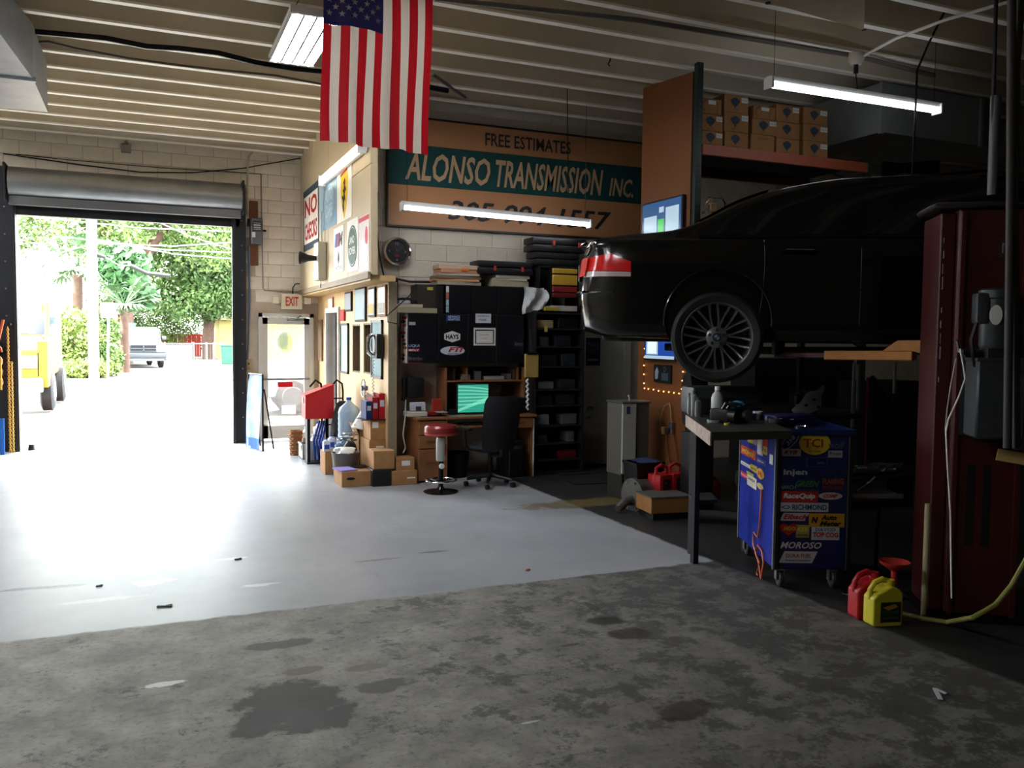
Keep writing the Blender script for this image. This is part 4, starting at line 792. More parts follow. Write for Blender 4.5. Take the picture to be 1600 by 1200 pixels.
for i, (a, b, tp, cc) in enumerate([(700, 703, 577, '#2c2f38'), (704, 707, 579, '#17181c'), (708, 712, 575, '#33261c'), (722, 735, 585, '#6e6a62'), (743, 752, 580, '#5d5a58'), (757, 788, 588, '#8c8a86'), (792, 799, 584, '#5b5a60'), (802, 806, 576, '#4a3a2c'), (807, 811, 575, '#5e5140')]):
    slab('manual' if b-a < 6 else 'paper_pile', ['thin dark blue manual first on the hutch shelf', 'thin black manual second on the hutch shelf', 'brown manual third on the hutch shelf', 'low grey paper pile on the left of hutch shelf', 'grey pouch near the middle of hutch shelf', 'wide flat white paper pile on hutch shelf', 'upright grey pad right of the flat pile', 'brown booklet near the hutch right side', 'tan booklet at the hutch right side'][i], 'book' if b-a < 6 else 'papers', a, b, tp, 594, 9.7, .2, cc, 'books and papers on the hutch shelf', z0=zs)
# black wall cabinets with stickers
CY0, CY1 = 9.60, 9.97; cabm = M('cabinet_black', '#0c0d10', .32)
x0, x1, z0, z1 = span(638, 819, 488, CY0, pyb=571); z0 = at(640, 568, 'y', CY0).z; z1 = at(640, 489, 'y', CY0).z
ZC0, ZC1, XC0, XC1 = z0, z1, x0, x1
t = thing('wall_cabinet', 'wide glossy black wall cabinet covered with stickers above the desk', 'cabinet', ((x0+x1)/2, 9.8, z0))
obj('body', MB().bx((x0, CY0+.02, z0), (x1, CY1, z1)), cabm, t, world=True)
fc = Fr((x0, CY0-.001, z0), (1, 0, 0), (0, 0, 1), (0, -1, 0)); wcab, hcab = x1-x0, z1-z0
for k in range(4): obj('door', MB().bx((x0+wcab*k/4+.003, CY0, z0+.004), (x0+wcab*(k+1)/4-.003, CY0+.02, z1-.004), bev=.002), cabm, t, world=True)
def cp(px, py): q = at(px, py, 'y', CY0); return q.x-x0, q.z-z0
def stick(fr, cpf, t, px0, py0, px1, py1, bg, texts=(), shape='rect', world=True, lbl=None, rot=0, bd=None, c=.001):
    (a0, b1), (a1, b0) = cpf(px0, py0), cpf(px1, py1); w, h = a1-a0, b1-b0
    if shape == 'rect': pp = rect(a0, b0, w, h)
    elif shape == 'ell': pp = ell(a0+w/2, b0+h/2, w/2, h/2, 24, rot)
    elif shape == 'para': pp = [(a0, b0), (a1-.14*w, b0), (a1, b1), (a0+.14*w, b1)]
    elif shape == 'hex': pp = [(a0, b0+h*.25), (a0+w*.5, b0), (a1, b0+h*.25), (a1, b1-h*.25), (a0+w*.5, b1), (a0, b1-h*.25)]
    elif shape == 'heart': pp = [(a0+w*(.5+.5*sin(q)**3), b0+h*(.55+.42*(13*cos(q)-5*cos(2*q)-2*cos(3*q)-cos(4*q))/15)) for q in [2*pi*i/24 for i in range(24)]]
    s = None
    if bg: s = poly(pp, fr, cmat(bg), t, c, .001, 'sticker', world)
    if bd:
        cx, cy = a0+w/2, b0+h/2; poly([(cx+(p-cx)*.86, cy+(q-cy)*.8) for p, q in pp], fr, cmat(bd), s, c+.001, .0008, 'sticker_field', world)
    for (tx, cc, x, y, tw, th, *r) in texts:
        letters(tx, fr, a0+x*w, b0+y*h, tw*w, th*h, cmat(cc), s if s else t, c+.003, r[0] if r else 0, r[1] if len(r) > 1 else .01, 'lettering', r[2] if len(r) > 2 else 0, world)
    return s
stick(fc, cp, t, 697, 492, 719, 502, '#20335c', [('ADVANCE\nADAPTERS', '#b8c4d6', .12, .1, .85, .8)])
stick(fc, cp, t, 743, 490, 767, 505, '#b9bcc0', [('certificate', '#3b4358', .1, .68, .8, .18), ('of quality', '#3b4358', .2, .2, .5, .3, .3)])
stick(fc, cp, t, 694, 517, 719, 535, '#c8c4be', [('HAYS', '#16181c', .1, .28, .8, .42, 0, .04)], 'hex')
stick(fc, cp, t, 740, 512, 774, 540, '#c4c2ba', [('CERTIFICATE OF MERIT', '#4a4a4a', .22, .7, .56, .08), ('awarded', '#4a4a4a', .35, .5, .3, .06), ('service', '#333', .4, .2, .2, .07)], bd='#1c2a2c')
poly([(cp(744, 536)[0], cp(744, 536)[1]), (cp(770, 536)[0], cp(770, 536)[1]), (cp(770, 517)[0], cp(770, 517)[1]), (cp(744, 517)[0], cp(744, 517)[1])], fc, cmat('#c4c2ba'), t, .004, .001, 'sticker', True)
letters('CERTIFICATE', fc, cp(748, 524)[0], cp(748, 524)[1], .13, .012, cmat('#4a4a4a'), t, .007, world=True)
letters('awarded', fc, cp(753, 529)[0], cp(753, 529)[1], .06, .012, cmat('#4a4a4a'), t, .007, world=True)
stick(fc, cp, t, 688, 541, 726, 555, '#b7bac4', [('FTI', '#a3252d', .32, .35, .62, .55, .3, .04), ('PERFORMANCE', '#444', .3, .06, .62, .16)], 'ell')
stick(fc, cp, t, 638, 538, 655, 543, None, [('LIQUI', '#8ea0c4', 0, 0, 1, 1)]); stick(fc, cp, t, 638, 545, 655, 549, '#9c3038', [('MOLY', '#d8d0d0', .05, .1, .9, .8)])
stick(fc, cp, t, 638, 557, 660, 563, None, [('Brembo', '#5c5a60', 0, 0, 1, 1)]); stick(fc, cp, t, 638, 566, 660, 568, '#5c1c20')
stick(fc, cp, t, 639, 503, 649, 508, '#9a9da0'); stick(fc, cp, t, 803, 534, 817, 540, None, [('Xtreme', '#585c62', 0, 0, 1, 1, .3)])
fl_ = Fr((x0-.002, CY1-.05, z0), (0, -1, 0), (0, 0, 1), (-1, 0, 0)); dl = CY1-.05-CY0-.03
poly(rect(0, 0, dl, hcab), fl_, paper, t, 0, .001, 'sticker', True)
rn = random.Random(4)
for k in range(12):
    zz = .02+k*(hcab-.06)/12; cc = ['#1c1c20', '#9c2a2a', '#d8d8d8', '#c87a3a', '#3a3a40', '#c03a3a'][k % 6]
    poly(ell(dl/2+rn.uniform(-.05, .05), zz+.03, rn.uniform(.06, .12), .02, 12), fl_, cmat(cc), t, .002, .001, 'sticker', True)
# upper cabinet box, bags, stacks
x0, x1, z0u, z1u = span(697, 818, 447, CY0+.02, ZC1)
t = thing('top_cabinet', 'plain black cabinet stacked on the sticker-covered wall cabinet', 'cabinet', ((x0+x1)/2, 9.8, ZC1))
obj('body', MB().bx((x0, CY0+.04, ZC1), (x1, CY1, z1u)), cabm, t, world=True)
for k in range(3): obj('door', MB().bx((x0+(x1-x0)*k/3+.003, CY0+.02, ZC1+.004), (x0+(x1-x0)*(k+1)/3-.003, CY0+.04, z1u-.004), bev=.002), cabm, t, world=True)
fu = Fr((x0, CY0+.018, ZC1), (1, 0, 0), (0, 0, 1), (0, -1, 0)); hu = z1u-ZC1
for k, cc in enumerate(('#8aa3a8', '#8aa3a8', '#9c5a4a', '#b8bcb8')): poly(rect(0, hu*(.05+.23*k), .035, hu*.21), fu, cmat(cc), t, 0, .001, 'sticker', True)
ZU = z1u; wx = t
def stack(name, label, cat, grp, rows, Y, d, zb):
    z = zb
    for i, (a, b, py, cc, lb) in enumerate(rows):
        x0, x1, _, zt = span(a, b, py, Y, z); solo(name, MB().box(((x0+x1)/2, Y+d/2, (z+zt)/2), (x1-x0, d, max(zt-z-.002, .012)), rz=.03*(-1)**i, bev=.003), cmat(cc), lb, cat, grp); z = max(zt, z+.014)
    return z
stack('flat_parts_box', '', 'box', 'flat boxes left of the black tool case', [(683, 752, 440, '#8c8274', 'bottom grey flat box of the leftmost stack above cabinet'), (681, 749, 436, '#a87f58', 'second flat box up in the leftmost stack above cabinet'), (682, 752, 431, '#6b5844', 'third brown flat box up in the leftmost stack'), (686, 750, 427, '#9d938a', 'fourth flat box up in the leftmost stack'), (688, 754, 421, '#a9765a', 'fifth flat box up in the leftmost stack'), (686, 752, 414, '#a98f78', 'top flat box with orange print in leftmost stack')], CY0+.03, .26, ZU)
q = at(727, 421, 'y', CY0+.02); solo('orange_print', MB().box((q.x, CY0+.02, q.z), (.10, .004, .025)), cmat('#c4652c'), 'orange printed label on the front of the leftmost stack', 'label')
zz = stack('paper_bundle', '', 'papers', 'papers under the black tool case', [(769, 826, 439, '#8e866c', 'bottom paper bundle under the long black case'), (770, 824, 435, '#a39b86', 'middle paper bundle under the long black case'), (774, 828, 430, '#b5b2a6', 'top paper bundle under the long black case')], CY0+.03, .26, ZU)
def tcase(label, px0, px1, pyt, Y, zb, d=.3, pyb=None, red=((.3, .42), (.8, .42)), body=None, cat='case'):
    x0, x1, z0, z1 = span(px0, px1, pyt, Y, zb, pyb); w, h = x1-x0, z1-z0; t = thing('tool_case', label, cat, ((x0+x1)/2, Y, z0), 0, 'moulded tool cases on top of cabinets'); m = body or black
    obj('lower_shell', MB().bx((-w/2, 0, 0), (w/2, d, h*.5-.003), bev=min(.02, h*.2)), m, t, smooth=True); obj('upper_shell', MB().bx((-w/2, 0, h*.5+.003), (w/2, d, h), bev=min(.02, h*.2)), m, t, smooth=True)
    obj('handle', MB().tube([(-.06, 0, h*.45), (-.06, -.03, h*.4), (.06, -.03, h*.4), (.06, 0, h*.45)], .008, 6), m, t)
    for a, b in red: obj('latch', MB().box(((a-.5)*w, -.006, h*b), (.035, .012, h*.35), bev=.002), cmat('#8e2a26'), t)
    return h
tcase('long black tool case with two red latches above the black cabinets', 747, 833, 408, CY0, zz+.003)
# tall black rack with shelves
ry0, ry1 = 9.45, 9.93; x0, x1, _, zt = span(836, 914, 486, ry0, 0)
XR0, XR1, ZRT = x0, x1, zt
t = thing('shelf_unit', 'tall black open shelf unit crowded with parts right of the desk', 'shelf', ((x0+x1)/2, 9.7, 0))
for xx in (x0, x1-.025):
    obj('side_panel', MB().bx((xx, ry0, 0), (xx+.025, ry1, zt)), M('shelf_black', '#131312', .55), t, world=True)
lv = [at(875, yy, 'y', ry0).z for yy in (737, 717, 692, 664, 633, 608, 572, 541, 513)]
for z in lv+[zt-.02]: obj('shelf', MB().bx((x0+.025, ry0, z-.02), (x1-.025, ry1, z)), M('shelf_black', '#131312', .55), t, world=True)
obj('back_panel', MB().bx((x0, ry1, 0), (x1, ry1+.01, zt)), M('shelf_black', '#131312', .55), t, world=True)
items = [(1, .55, .95, .55, '#6a1d1c', 'flat red case on the lowest open shelf'), (2, .1, .3, .5, '#3f4246', 'grey lump of parts low in the shelf unit'), (2, .72, .9, .7, '#55575a', 'white spray can group low in the shelf unit'), (3, .06, .34, .6, '#5f6266', 'white-labelled box on the middle shelf left side'), (3, .62, .95, .6, '#4e5154', 'grey labelled box on the middle shelf right side'),
         (4, .1, .4, .7, '#1a1b1e', 'black box on the fourth shelf left side'), (4, .5, .9, .75, '#202225', 'dark grey box on the fourth shelf right side'), (5, .08, .42, .35, '#77797c', 'pale flat package on the fifth shelf'), (5, .55, .9, .45, '#2b2c30', 'coil of dark cable package on the fifth shelf'), (6, .1, .5, .6, '#15171a', 'black amplifier on the sixth shelf'),
         (6, .6, .9, .7, '#23262b', 'dark meter case on the sixth shelf'), (7, .1, .3, .6, '#3a3c40', 'grey tin on the seventh shelf left side'), (7, .45, .8, .7, '#1d2024', 'black radio on the seventh shelf'), (8, .05, .4, .55, '#9c8a6c', 'cream cardboard packet on the upper shelf'), (8, .5, .95, .8, '#14161a', 'black stereo on the upper shelf')]
for i, (l, a, b, hf, cc, lb) in enumerate(items):
    zz0 = lv[l]; gap = (lv[l+1] if l+1 < len(lv) else zt)-zz0-.03; wd = x1-x0-.06
    o = solo('shelf_item', MB().box((x0+.03+wd*(a+b)/2, ry0+.16, zz0+gap*hf/2), (wd*(b-a), .2, gap*hf), rz=.05*((i % 3)-1), bev=.008).box((x0+.03+wd*(a+b)/2, ry0+.055, zz0+gap*hf*.55), (wd*(b-a)*.5, .006, gap*hf*.3)), cmat(cc), lb, 'box', 'things on the shelf unit'); o.name = 'parts_box'
slab('paper_pile', 'open white papers lying on top of the shelf unit', 'papers', 862, 902, 478, 486, ry0, .3, '#a8a49c', z0=zt)
slab('yellow_box', 'small yellow box on top of the shelf unit', 'box', 852, 872, 480, 486, ry0-.02, .1, '#a58f2a', z0=zt)
solo('memo_note', MB().box(at(853, 514, 'y', ry0-.01), (.04, .004, .07)), cmat('#a8974a'), 'small yellow note on the shelf unit front', 'note')
# small case shelf on the top of it
x0, x1, z0, z1 = span(842, 905, 416, 9.55, ZRT); t = thing('case_shelf', 'small black cubby holding yellow and red cases on the shelf unit', 'shelf', ((x0+x1)/2, 9.7, ZRT))
for xx in (x0, x1-.02, x0+(x1-x0)*.30): obj('side_panel', MB().bx((xx, 9.55, ZRT), (xx+.02, 9.9, z1)), black, t, world=True)
obj('top_panel', MB().bx((x0, 9.55, z1-.02), (x1, 9.9, z1)), black, t, world=True); obj('bottom_panel', MB().bx((x0, 9.55, ZRT), (x1, 9.9, ZRT+.02)), black, t, world=True)
xa, xb = x0+(x1-x0)*.33, x1-.03
def cz(py): return at(880, py, 'y', 9.56).z
for i, (a, b, cc, lb) in enumerate([(465, 458, '#5e1717', 'lowest dark red case in the black cubby'), (457, 448, '#7a1d1d', 'upper dark red case in the black cubby'), (446, 430, '#b08a2a', 'large yellow case in the black cubby'), (428, 420, '#a5822c', 'flat yellow case at the top of the black cubby')]):
    solo('parts_case', MB().bx((xa, 9.53, cz(a)), (xb, 9.82, cz(b)), bev=.008), cmat(cc, .4), lb, 'case', 'coloured cases in the cubby')
h = tcase('lower black tool case stacked on the cubby', 837, 906, 394, 9.55, z1+.002, red=()); 
tcase('top black tool case with two red latches under the sign', 833, 917, 372, 9.53, z1+.004+h, red=((.38, .6), (.86, .55)))
solo('white_plastic_bag', MB().grid(lambda a, b: at(818+36*a+3*sin(b*5), 447+44*b*(1-.35*a)+6*a, 'y', 9.48)+Vector((0, .03*sin(a*9+b*4), 0)), 8, 10).grid(lambda a, b: at(820+30*a, 450+38*b, 'y', 9.56), 3, 3), M('bag_white', '#a5a7a6', .5), 'white plastic bag hanging between cabinet and shelf unit', 'bag', smooth=True)
x0, x1, z0, z1 = span(820, 841, 553, 9.38, pyb=590); t = thing('hanging_folder', 'yellow paper envelope hanging beside the shelf unit', 'envelope', ((x0+x1)/2, 9.38, z0))
obj('envelope', MB().bx((x0, 9.36, z0), (x1, 9.40, z1), bev=.008), M('manila', '#a98c48', .7, var=.2), t, world=True); obj('clip', MB().bx((x0+.02, 9.35, z1-.01), (x1-.02, 9.39, z1+.02)), bsteel, t, world=True); obj('string', MB().tube([((x0+x1)/2, 9.38, z1), ((x0+x1)/2-.01, 9.42, z1+.3)], .004, 4), bsteel, t, world=True)
solo('chain_of_labels', MB().tube([at(824+1.5*(-1)**k, 592+k*4, 'y', 9.44) for k in range(13)], .014, 6), paper, 'string of white labels hanging below the yellow envelope', 'labels')
# left of cabinets
t = thing('cardboard_case', 'dark brown box with yellow sticky note behind the book pile', 'box', (3.1, 9.7, ZC1)); x0, x1, z0, z1 = span(652, 696, 445, 9.68, ZC1)
obj('body', MB().bx((x0, 9.68, ZC1), (x1, 9.95, z1)), M('dark_case_brown', '#2a221e', .6), t, world=True); q = at(672, 451, 'y', 9.675); obj('sticky_note', MB().box(q, (.07, .003, .035)), cmat('#a39a3a'), t, world=True)
slab('upright_speaker', 'slim dark column speaker beside the black top cabinet', 'speaker', 684, 693, 447, 488, 9.62, .08, '#1a1616', z0=ZC1)
stack('book', '', 'book', 'books on the left end of the cabinet', [(621, 683, 481, '#8f8870', 'bottom long cream book on the cabinet left end'), (622, 661, 475, '#a39b80', 'second cream book on the cabinet left end'), (624, 640, 469, '#9c9ca4', 'third grey book on the cabinet left end'), (629, 652, 465, '#2b2b33', 'top black book on the cabinet left end')], CY0-.01, .22, ZC1)
# wall telephone / fax under the cabinet
x0, x1, z0, z1 = span(636, 664, 590, 9.8, pyb=622); t = thing('fax_machine', 'black fax machine hanging on the wall beneath the cabinet', 'fax machine', ((x0+x1)/2, 9.85, z0))
obj('body', MB().bx((x0, 9.80, z0), (x1, 9.98, z1), bev=.03), M('fax_black', '#1c1e21', .4), t, world=True, smooth=True); obj('handset', MB().tube([(x0-.04, 9.8, z0-.02), (x0-.05, 9.76, z0+.08), (x0-.04, 9.78, z1)], [.03, .018, .03], 8), black, t, world=True, smooth=True); obj('display', MB().bx((x0+.05, 9.795, z1-.06), (x1-.05, 9.80, z1-.03)), cmat('#3a3f42', .2), t, world=True)
run('loose_cable', 'grey cables dangling on the wall beside the desk', [at(634, 625, 'y', 9.6), at(633, 655, 'y', 9.38), at(630, 680, 'y', 9.38), at(634, 700, 'y', 9.38), at(630, 708, 'y', 9.38)], .008, greyc, 'cable')
run('loose_cable', 'brown cord coming down from the books over the wall', [at(650, 444, 'y', 9.6), at(640, 462, 'y', 9.55), at(622, 478, 'y', 9.5), at(606, 492, 'y', 9.4), at(606, 503, 'y', 9.4), at(620, 506, 'y', 9.5)], .006, bsteel, 'cable')
# pc tower under the desk
t = thing('computer_tower', 'black computer tower on the floor below the desk', 'computer', (4.1, 9.6, 0)); obj('case', MB().box((0, 0, .22), (.18, .42, .44), bev=.008), black, t); obj('drive_bay', MB().box((0, -.212, .36), (.15, .006, .04)), cmat('#2c2e31'), t); obj('button', MB().lathe([(.01, 0), (.01, -.01)], (.05, -.212, .12), 10, 'y'), cmat('#55585c'), t)
t = thing('waste_bin', 'dark waste bin on the floor beneath the desk middle', 'bin', (3.45, 9.7, 0)); obj('bin', MB().lathe([(0, 0), (.12, 0), (.15, .3), (.155, .3), (.14, .29), (.11, .02), (0, .02)], n=20), cmat('#16161a'), t, smooth=True)
# office chair
t = thing('office_chair', 'black high-backed office chair pushed in at the desk', 'chair', (3.60, 8.98, 0), .15); fab = M('chair_fabric', '#16171b', .8, bump=.1)
def backf(a, b):
    w = .25*(1-.18*abs(b-.55)**1.5*2)*(.95 if b < .9 else .95-.5*(b-.9)*4); z = .42+.62*b; y = -.24-.05*b+.05*(2*a-1)**2+.02*cos(b*5); return Vector(((2*a-1)*w, y, z))
mb = MB().grid(lambda a, b: backf(a, b), 10, 14); n0 = len(mb.v); mb.grid(lambda a, b: backf(1-a, b)+Vector((0, .07, 0))*(1-(2*a-1)**4*.9)*(1-(2*b-1)**6*.9), 10, 14)
obj('backrest', mb, fab, t, smooth=True); obj('backrest_spine', MB().tube([(0, -.26, .45), (0, -.24, .38), (0, -.05, .36)], .03, 8), black, t)
obj('seat', MB().blob((0, .02, .44), (.26, .25, .06), 2, .03, 12), fab, t, smooth=True)
for s in (-1, 1): obj('armrest', MB().tube([(s*.22, .05, .42), (s*.3, .05, .46), (s*.3, .08, .64)], .018, 6).box((s*.3, .06, .66), (.06, .24, .035), bev=.014), black, t)
obj('gas_lift', MB().cyl((0, 0, .12), (0, 0, .40), .028, 12), bsteel, t)
for k in range(5):
    a = k*2*pi/5+.3; l = obj('base_arm', MB().tube([(0, 0, .13), (.27*cos(a), .27*sin(a), .085)], [.032, .018], 8), black, t); obj('caster', MB().lathe([(0, -.025), (.028, -.02), (.03, 0), (.028, .02), (0, .025)], (.28*cos(a), .28*sin(a), .03), 12, 'x'), black, l)
# bar stool made of a shock absorber
t = thing('shock_absorber_stool', 'red-seated stool on a white shock absorber post with chrome footring', 'stool', (2.94, 8.78, 0))
obj('seat_cushion', MB().lathe([(0, .64), (.16, .64), (.185, .66), (.185, .71), (.165, .735), (0, .74)], n=32), M('red_vinyl', '#7c2322', .3), t, smooth=True); obj('seat_ring', MB().lathe([(.15, .625), (.18, .63), (.186, .655), (.16, .655)], n=32), M('red_trim', '#a8423c', .35), t, smooth=True)
obj('absorber_body', MB().lathe([(.03, .34), (.05, .345), (.055, .36), (.055, .56), (.045, .60), (.03, .61)], n=20), M('absorber_white', '#a9aca5', .35), t, smooth=True); obj('upper_shaft', MB().cyl((0, 0, .6), (0, 0, .64), .03, 12), steel, t); obj('logo_stripe', MB().prism(ell(0, 0, .014, .07, 12), (.035, -.045, .47), (.7, .5, 0), (0, 0, 1), (.002, -.004, 0)), cmat('#a8442c'), t)
obj('roundel', MB().lathe([(.03, 0), (.03, -.015), (0, -.018)], (-.005, -.035, .29), 16, 'y'), paper, t); obj('lower_shaft', MB().cyl((0, 0, .03), (0, 0, .35), .028, 12), bsteel, t, smooth=True)
ring = obj('footring', MB().tube([(.165*cos(k*pi/18), .165*sin(k*pi/18), .13) for k in range(36)], .011, 8, closed=True), chrome, t, smooth=True)
for k in range(3): obj('ring_spoke', MB().tube([(0, 0, .10), (.165*cos(k*2.1), .165*sin(k*2.1), .13)], .008, 6), chrome, ring)
obj('base', MB().lathe([(0, 0), (.185, 0), (.19, .012), (.05, .035), (.03, .06), (0, .06)], n=32), M('stool_base', '#171717', .25, .6), t, smooth=True)
# wall door right of the shelf unit
p0, p1 = at(912, 600, 'y', 9.96), at(972, 600, 'y', 9.96); d4 = tag(bpy.data.objects.new('door_4', None), kind='structure'); d4.location = ((p0.x+p1.x)/2, 9.96, 0); COL.objects.link(d4)
gd = M('grey_door', '#8d8a80', .5, var=.08); obj('door_leaf', MB().bx((p0.x, 9.93, .02), (p1.x, 9.97, 2.05)), gd, d4, world=True); obj('door_frame', MB().bx((p0.x-.06, 9.91, 0), (p0.x, 9.99, 2.1)).bx((p1.x, 9.91, 0), (p1.x+.10, 9.99, 2.1)).bx((p0.x-.06, 9.91, 2.05), (p1.x+.1, 9.99, 2.12)), gd, d4, world=True)
f4 = Fr((0, 9.925, 0), (1, 0, 0), (0, 0, 1), (0, -1, 0)); q = at(916, 643, 'y', 9.925); letters('FTI', f4, q.x, q.z, .12, .06, black, d4, .002, .4, .03, world=True); letters('oil', f4, q.x, q.z-.1, .07, .04, black, d4, .002, .4, .03, world=True)
x0, x1, z0, z1 = span(915, 938, 528, 9.92, pyb=571); t = thing('dark_poster', 'dark navy poster on the grey door behind the car bumper', 'poster', ((x0+x1)/2, 9.92, z0)); obj('sheet', MB().bx((x0, 9.915, z0), (x1, 9.925, z1)), cmat('#15171f'), t, world=True)
f5 = Fr((x0, 9.914, z0), (1, 0, 0), (0, 0, 1), (0, -1, 0)); letters('TRANS\nPARTS', f5, .02, .16, x1-x0-.04, .14, cmat('#5b5e70'), t, world=True); poly(rect(.03, .06, x1-x0-.06, .03), f5, cmat('#5b5e80'), t, world=True)
solo('floor_mat', MB().box((5.05, 9.55, .006), (.75, .45, .012), rz=.05), rubber, 'black rubber mat before the grey door', 'mat', 'floor mats')
solo('floor_mat', MB().box((4.85, 8.8, .006), (.6, .32, .012), rz=-.1), rubber, 'smaller dark mat left of the white cooler', 'mat', 'floor mats')
# ================================================================== RACK AND PANEL
PX = 5.15; yn = 7.25; yf = 8.02
pn = M('orange_plywood', '#74431a', .6, var=.15, vs=1.5)
pt, pf = at(1083, 112, 'x', PX), at(1005, 137, 'x', PX)
t = thing('plywood_partition', 'tall orange-brown plywood panel closing the end of the pallet rack', 'panel', (PX, 7.6, 0))
obj('panel', MB().prism([(pt.y, 0), (pf.y, 0), (pf.y, pf.z), (pt.y, pt.z)], (PX, 0, 0), (0, 1, 0), (0, 0, 1), (.02, 0, 0)), pn, t, world=True); obj('edge_strip', MB().bx((PX-.003, pt.y, 0), (PX+.023, pt.y+.03, pt.z)), dkd, t, world=True)
YN, YF = pt.y-.03, pf.y
rk = thing('pallet_rack', 'green-posted pallet rack with orange beam carrying brown cartons', 'rack', (6.2, 7.6, 0)); gp = M('rack_green', '#2c3c34', .5, .2, var=.3)
ztop = at(1088, 88, 'y', YN).z; ztop = min(ztop, 4.49)
for xx, yy, zt in ((PX+.05, YN, ztop), (PX+.06, YF, 4.3), (PX+2.35, YN, 3.75), (PX+2.35, YF, 3.75)):
    mb = MB().bx((xx-.035, yy-.03, 0), (xx+.035, yy-.025, zt)).bx((xx-.035, yy-.03, 0), (xx-.03, yy+.03, zt)).bx((xx+.03, yy-.03, 0), (xx+.035, yy+.03, zt)); p = obj('post', mb, gp, rk, world=True)
    if yy == YN and xx < 6:
        hm = MB()
        for k in range(int(zt/.05)):
            for s in (-.015, .015): hm.bx((xx+s-.006, yy-.032, .04+k*.05), (xx+s+.006, yy-.030, .06+k*.05))
        o = obj('punched_holes', hm, black, p, world=True); o['kind'] = 'stuff'
zb = at(1200, 238, 'y', YN).z; ob = M('rack_orange', '#9c4a30', .5, var=.2)
for z in (zb, 1.9, .9):
    for yy in (YN-.03, YF): obj('beam', MB().bx((PX+.09, yy-.02, z-.11), (PX+2.31, yy+.02, z), bev=.004), ob if z > 2 else gp, rk, world=True)
    obj('deck', MB().bx((PX+.09, YN, z-.02), (PX+2.31, YF, z-.001)), M('deck_dark', '#241d18', .8), rk, world=True)
for z in (.6, 1.6, 2.6, 3.4): obj('brace', MB().tube([(PX+2.35, YN, z), (PX+2.35, YF, z+.5)], .012, 6), gp, rk, world=True)
# cartons: columns px (left, right), rows bottom..top y's
cols = [(1093, 1130, [(219, 196), (194, 168), (164, 140)]), (1131, 1170, [(226, 200), (198, 168), (166, 139)]), (1172, 1211, [(230, 203), (201, 177), (176, 156)]), (1212, 1250, [(234, 209), (207, 182), (180, 153)]), (1254, 1294, [(238, 212), (210, 184), (182, 157)])]
cnm = ['first', 'second', 'third', 'fourth', 'fifth']; rnm = ['bottom', 'middle', 'top']; crd = M('carton_tan', '#94693f', .8, var=.12, vs=6); rn = random.Random(9)
ylb = cmat('#c9ccca'); blg = cmat('#37414f')
for ci, (a, b, rows) in enumerate(cols):
    z = zb
    for ri, (yb_, yt_) in enumerate(rows):
        sh = 3 if (ci == 2 and ri > 0) else 0
        p0, p1 = at(a+sh, yb_, 'y', YN+.02), at(b+sh, yb_, 'y', YN+.02); h = (at((a+b)/2, yt_, 'y', YN).z-at((a+b)/2, yb_, 'y', YN).z)+.004; w = p1.x-p0.x-.012
        plain = (ci == 2 and ri == 0); sun_ = (ci in (0, 2) and ri == 2)
        if sun_: w -= .03
        kind = 'plain scuffed' if plain else ('sun-logo' if sun_ else 'blue-blob-logo')
        t = thing('clutch_carton', '%s brown carton, %s of the %s column from the green post' % (kind, rnm[ri], cnm[ci]), 'carton', ((p0.x+p1.x)/2, YN+.02, z), rn.uniform(-.03, .03), 'parts cartons on the pallet rack')
        obj('body', MB().bx((-w/2, 0, 0), (w/2, .30, h-.006), bev=.003), crd, t); fr_ = Fr((-w/2, -.001, 0), (1, 0, 0), (0, 0, 1), (0, -1, 0))
        obj('flap', MB().bx((-w/2+.003, .002, h-.008), (w/2-.003, .148, h-.003)).bx((-w/2+.003, .152, h-.008), (w/2-.003, .298, h-.003)), crd, t)
        if plain: letters('PARTS', fr_, w*.3, h*.7, w*.4, h*.1, cmat('#4d3a26'), t)
        elif sun_:
            for k in range(7):
                an = pi*.5+k*pi/7; poly([(w*.25+.03*cos(an), h*.5+.03*sin(an)), (w*.25+.06*cos(an-.08), h*.5+.06*sin(an-.08)), (w*.25+.06*cos(an+.08), h*.5+.06*sin(an+.08))], fr_, cmat('#3c2a1c'), t)
            letters('DACCO', fr_, w*.55, h*.35, h*.7, h*.12, cmat('#4c2a1c'), t, rot=pi/2); poly(rect(w*.35, h*.62, w*.36, h*.25), fr_, ylb, t)
        else:
            poly([(w*.45+.055*cos(q)*(1+.12*sin(3*q)), h*.6+.042*sin(q)*(1+.1*cos(4*q))) for q in [2*pi*i/18 for i in range(18)]], fr_, blg, t, name='logo'); poly(rect(w*.42, h*.26, .02, .05), fr_, blg, t, name='logo'); letters('clutch', fr_, w*.32, h*.12, w*.26, h*.08, blg, t)
            if not (ci in (1,) and ri == 0 or ci == 3 and ri < 2): poly(rect(w*.70, h*.60, w*.27, h*.28), fr_, ylb, t, name='label'); letters('7214', fr_, w*.73, h*.68, w*.2, h*.1, cmat('#333'.replace('333', '333333')), t, c=.004)
        z += h
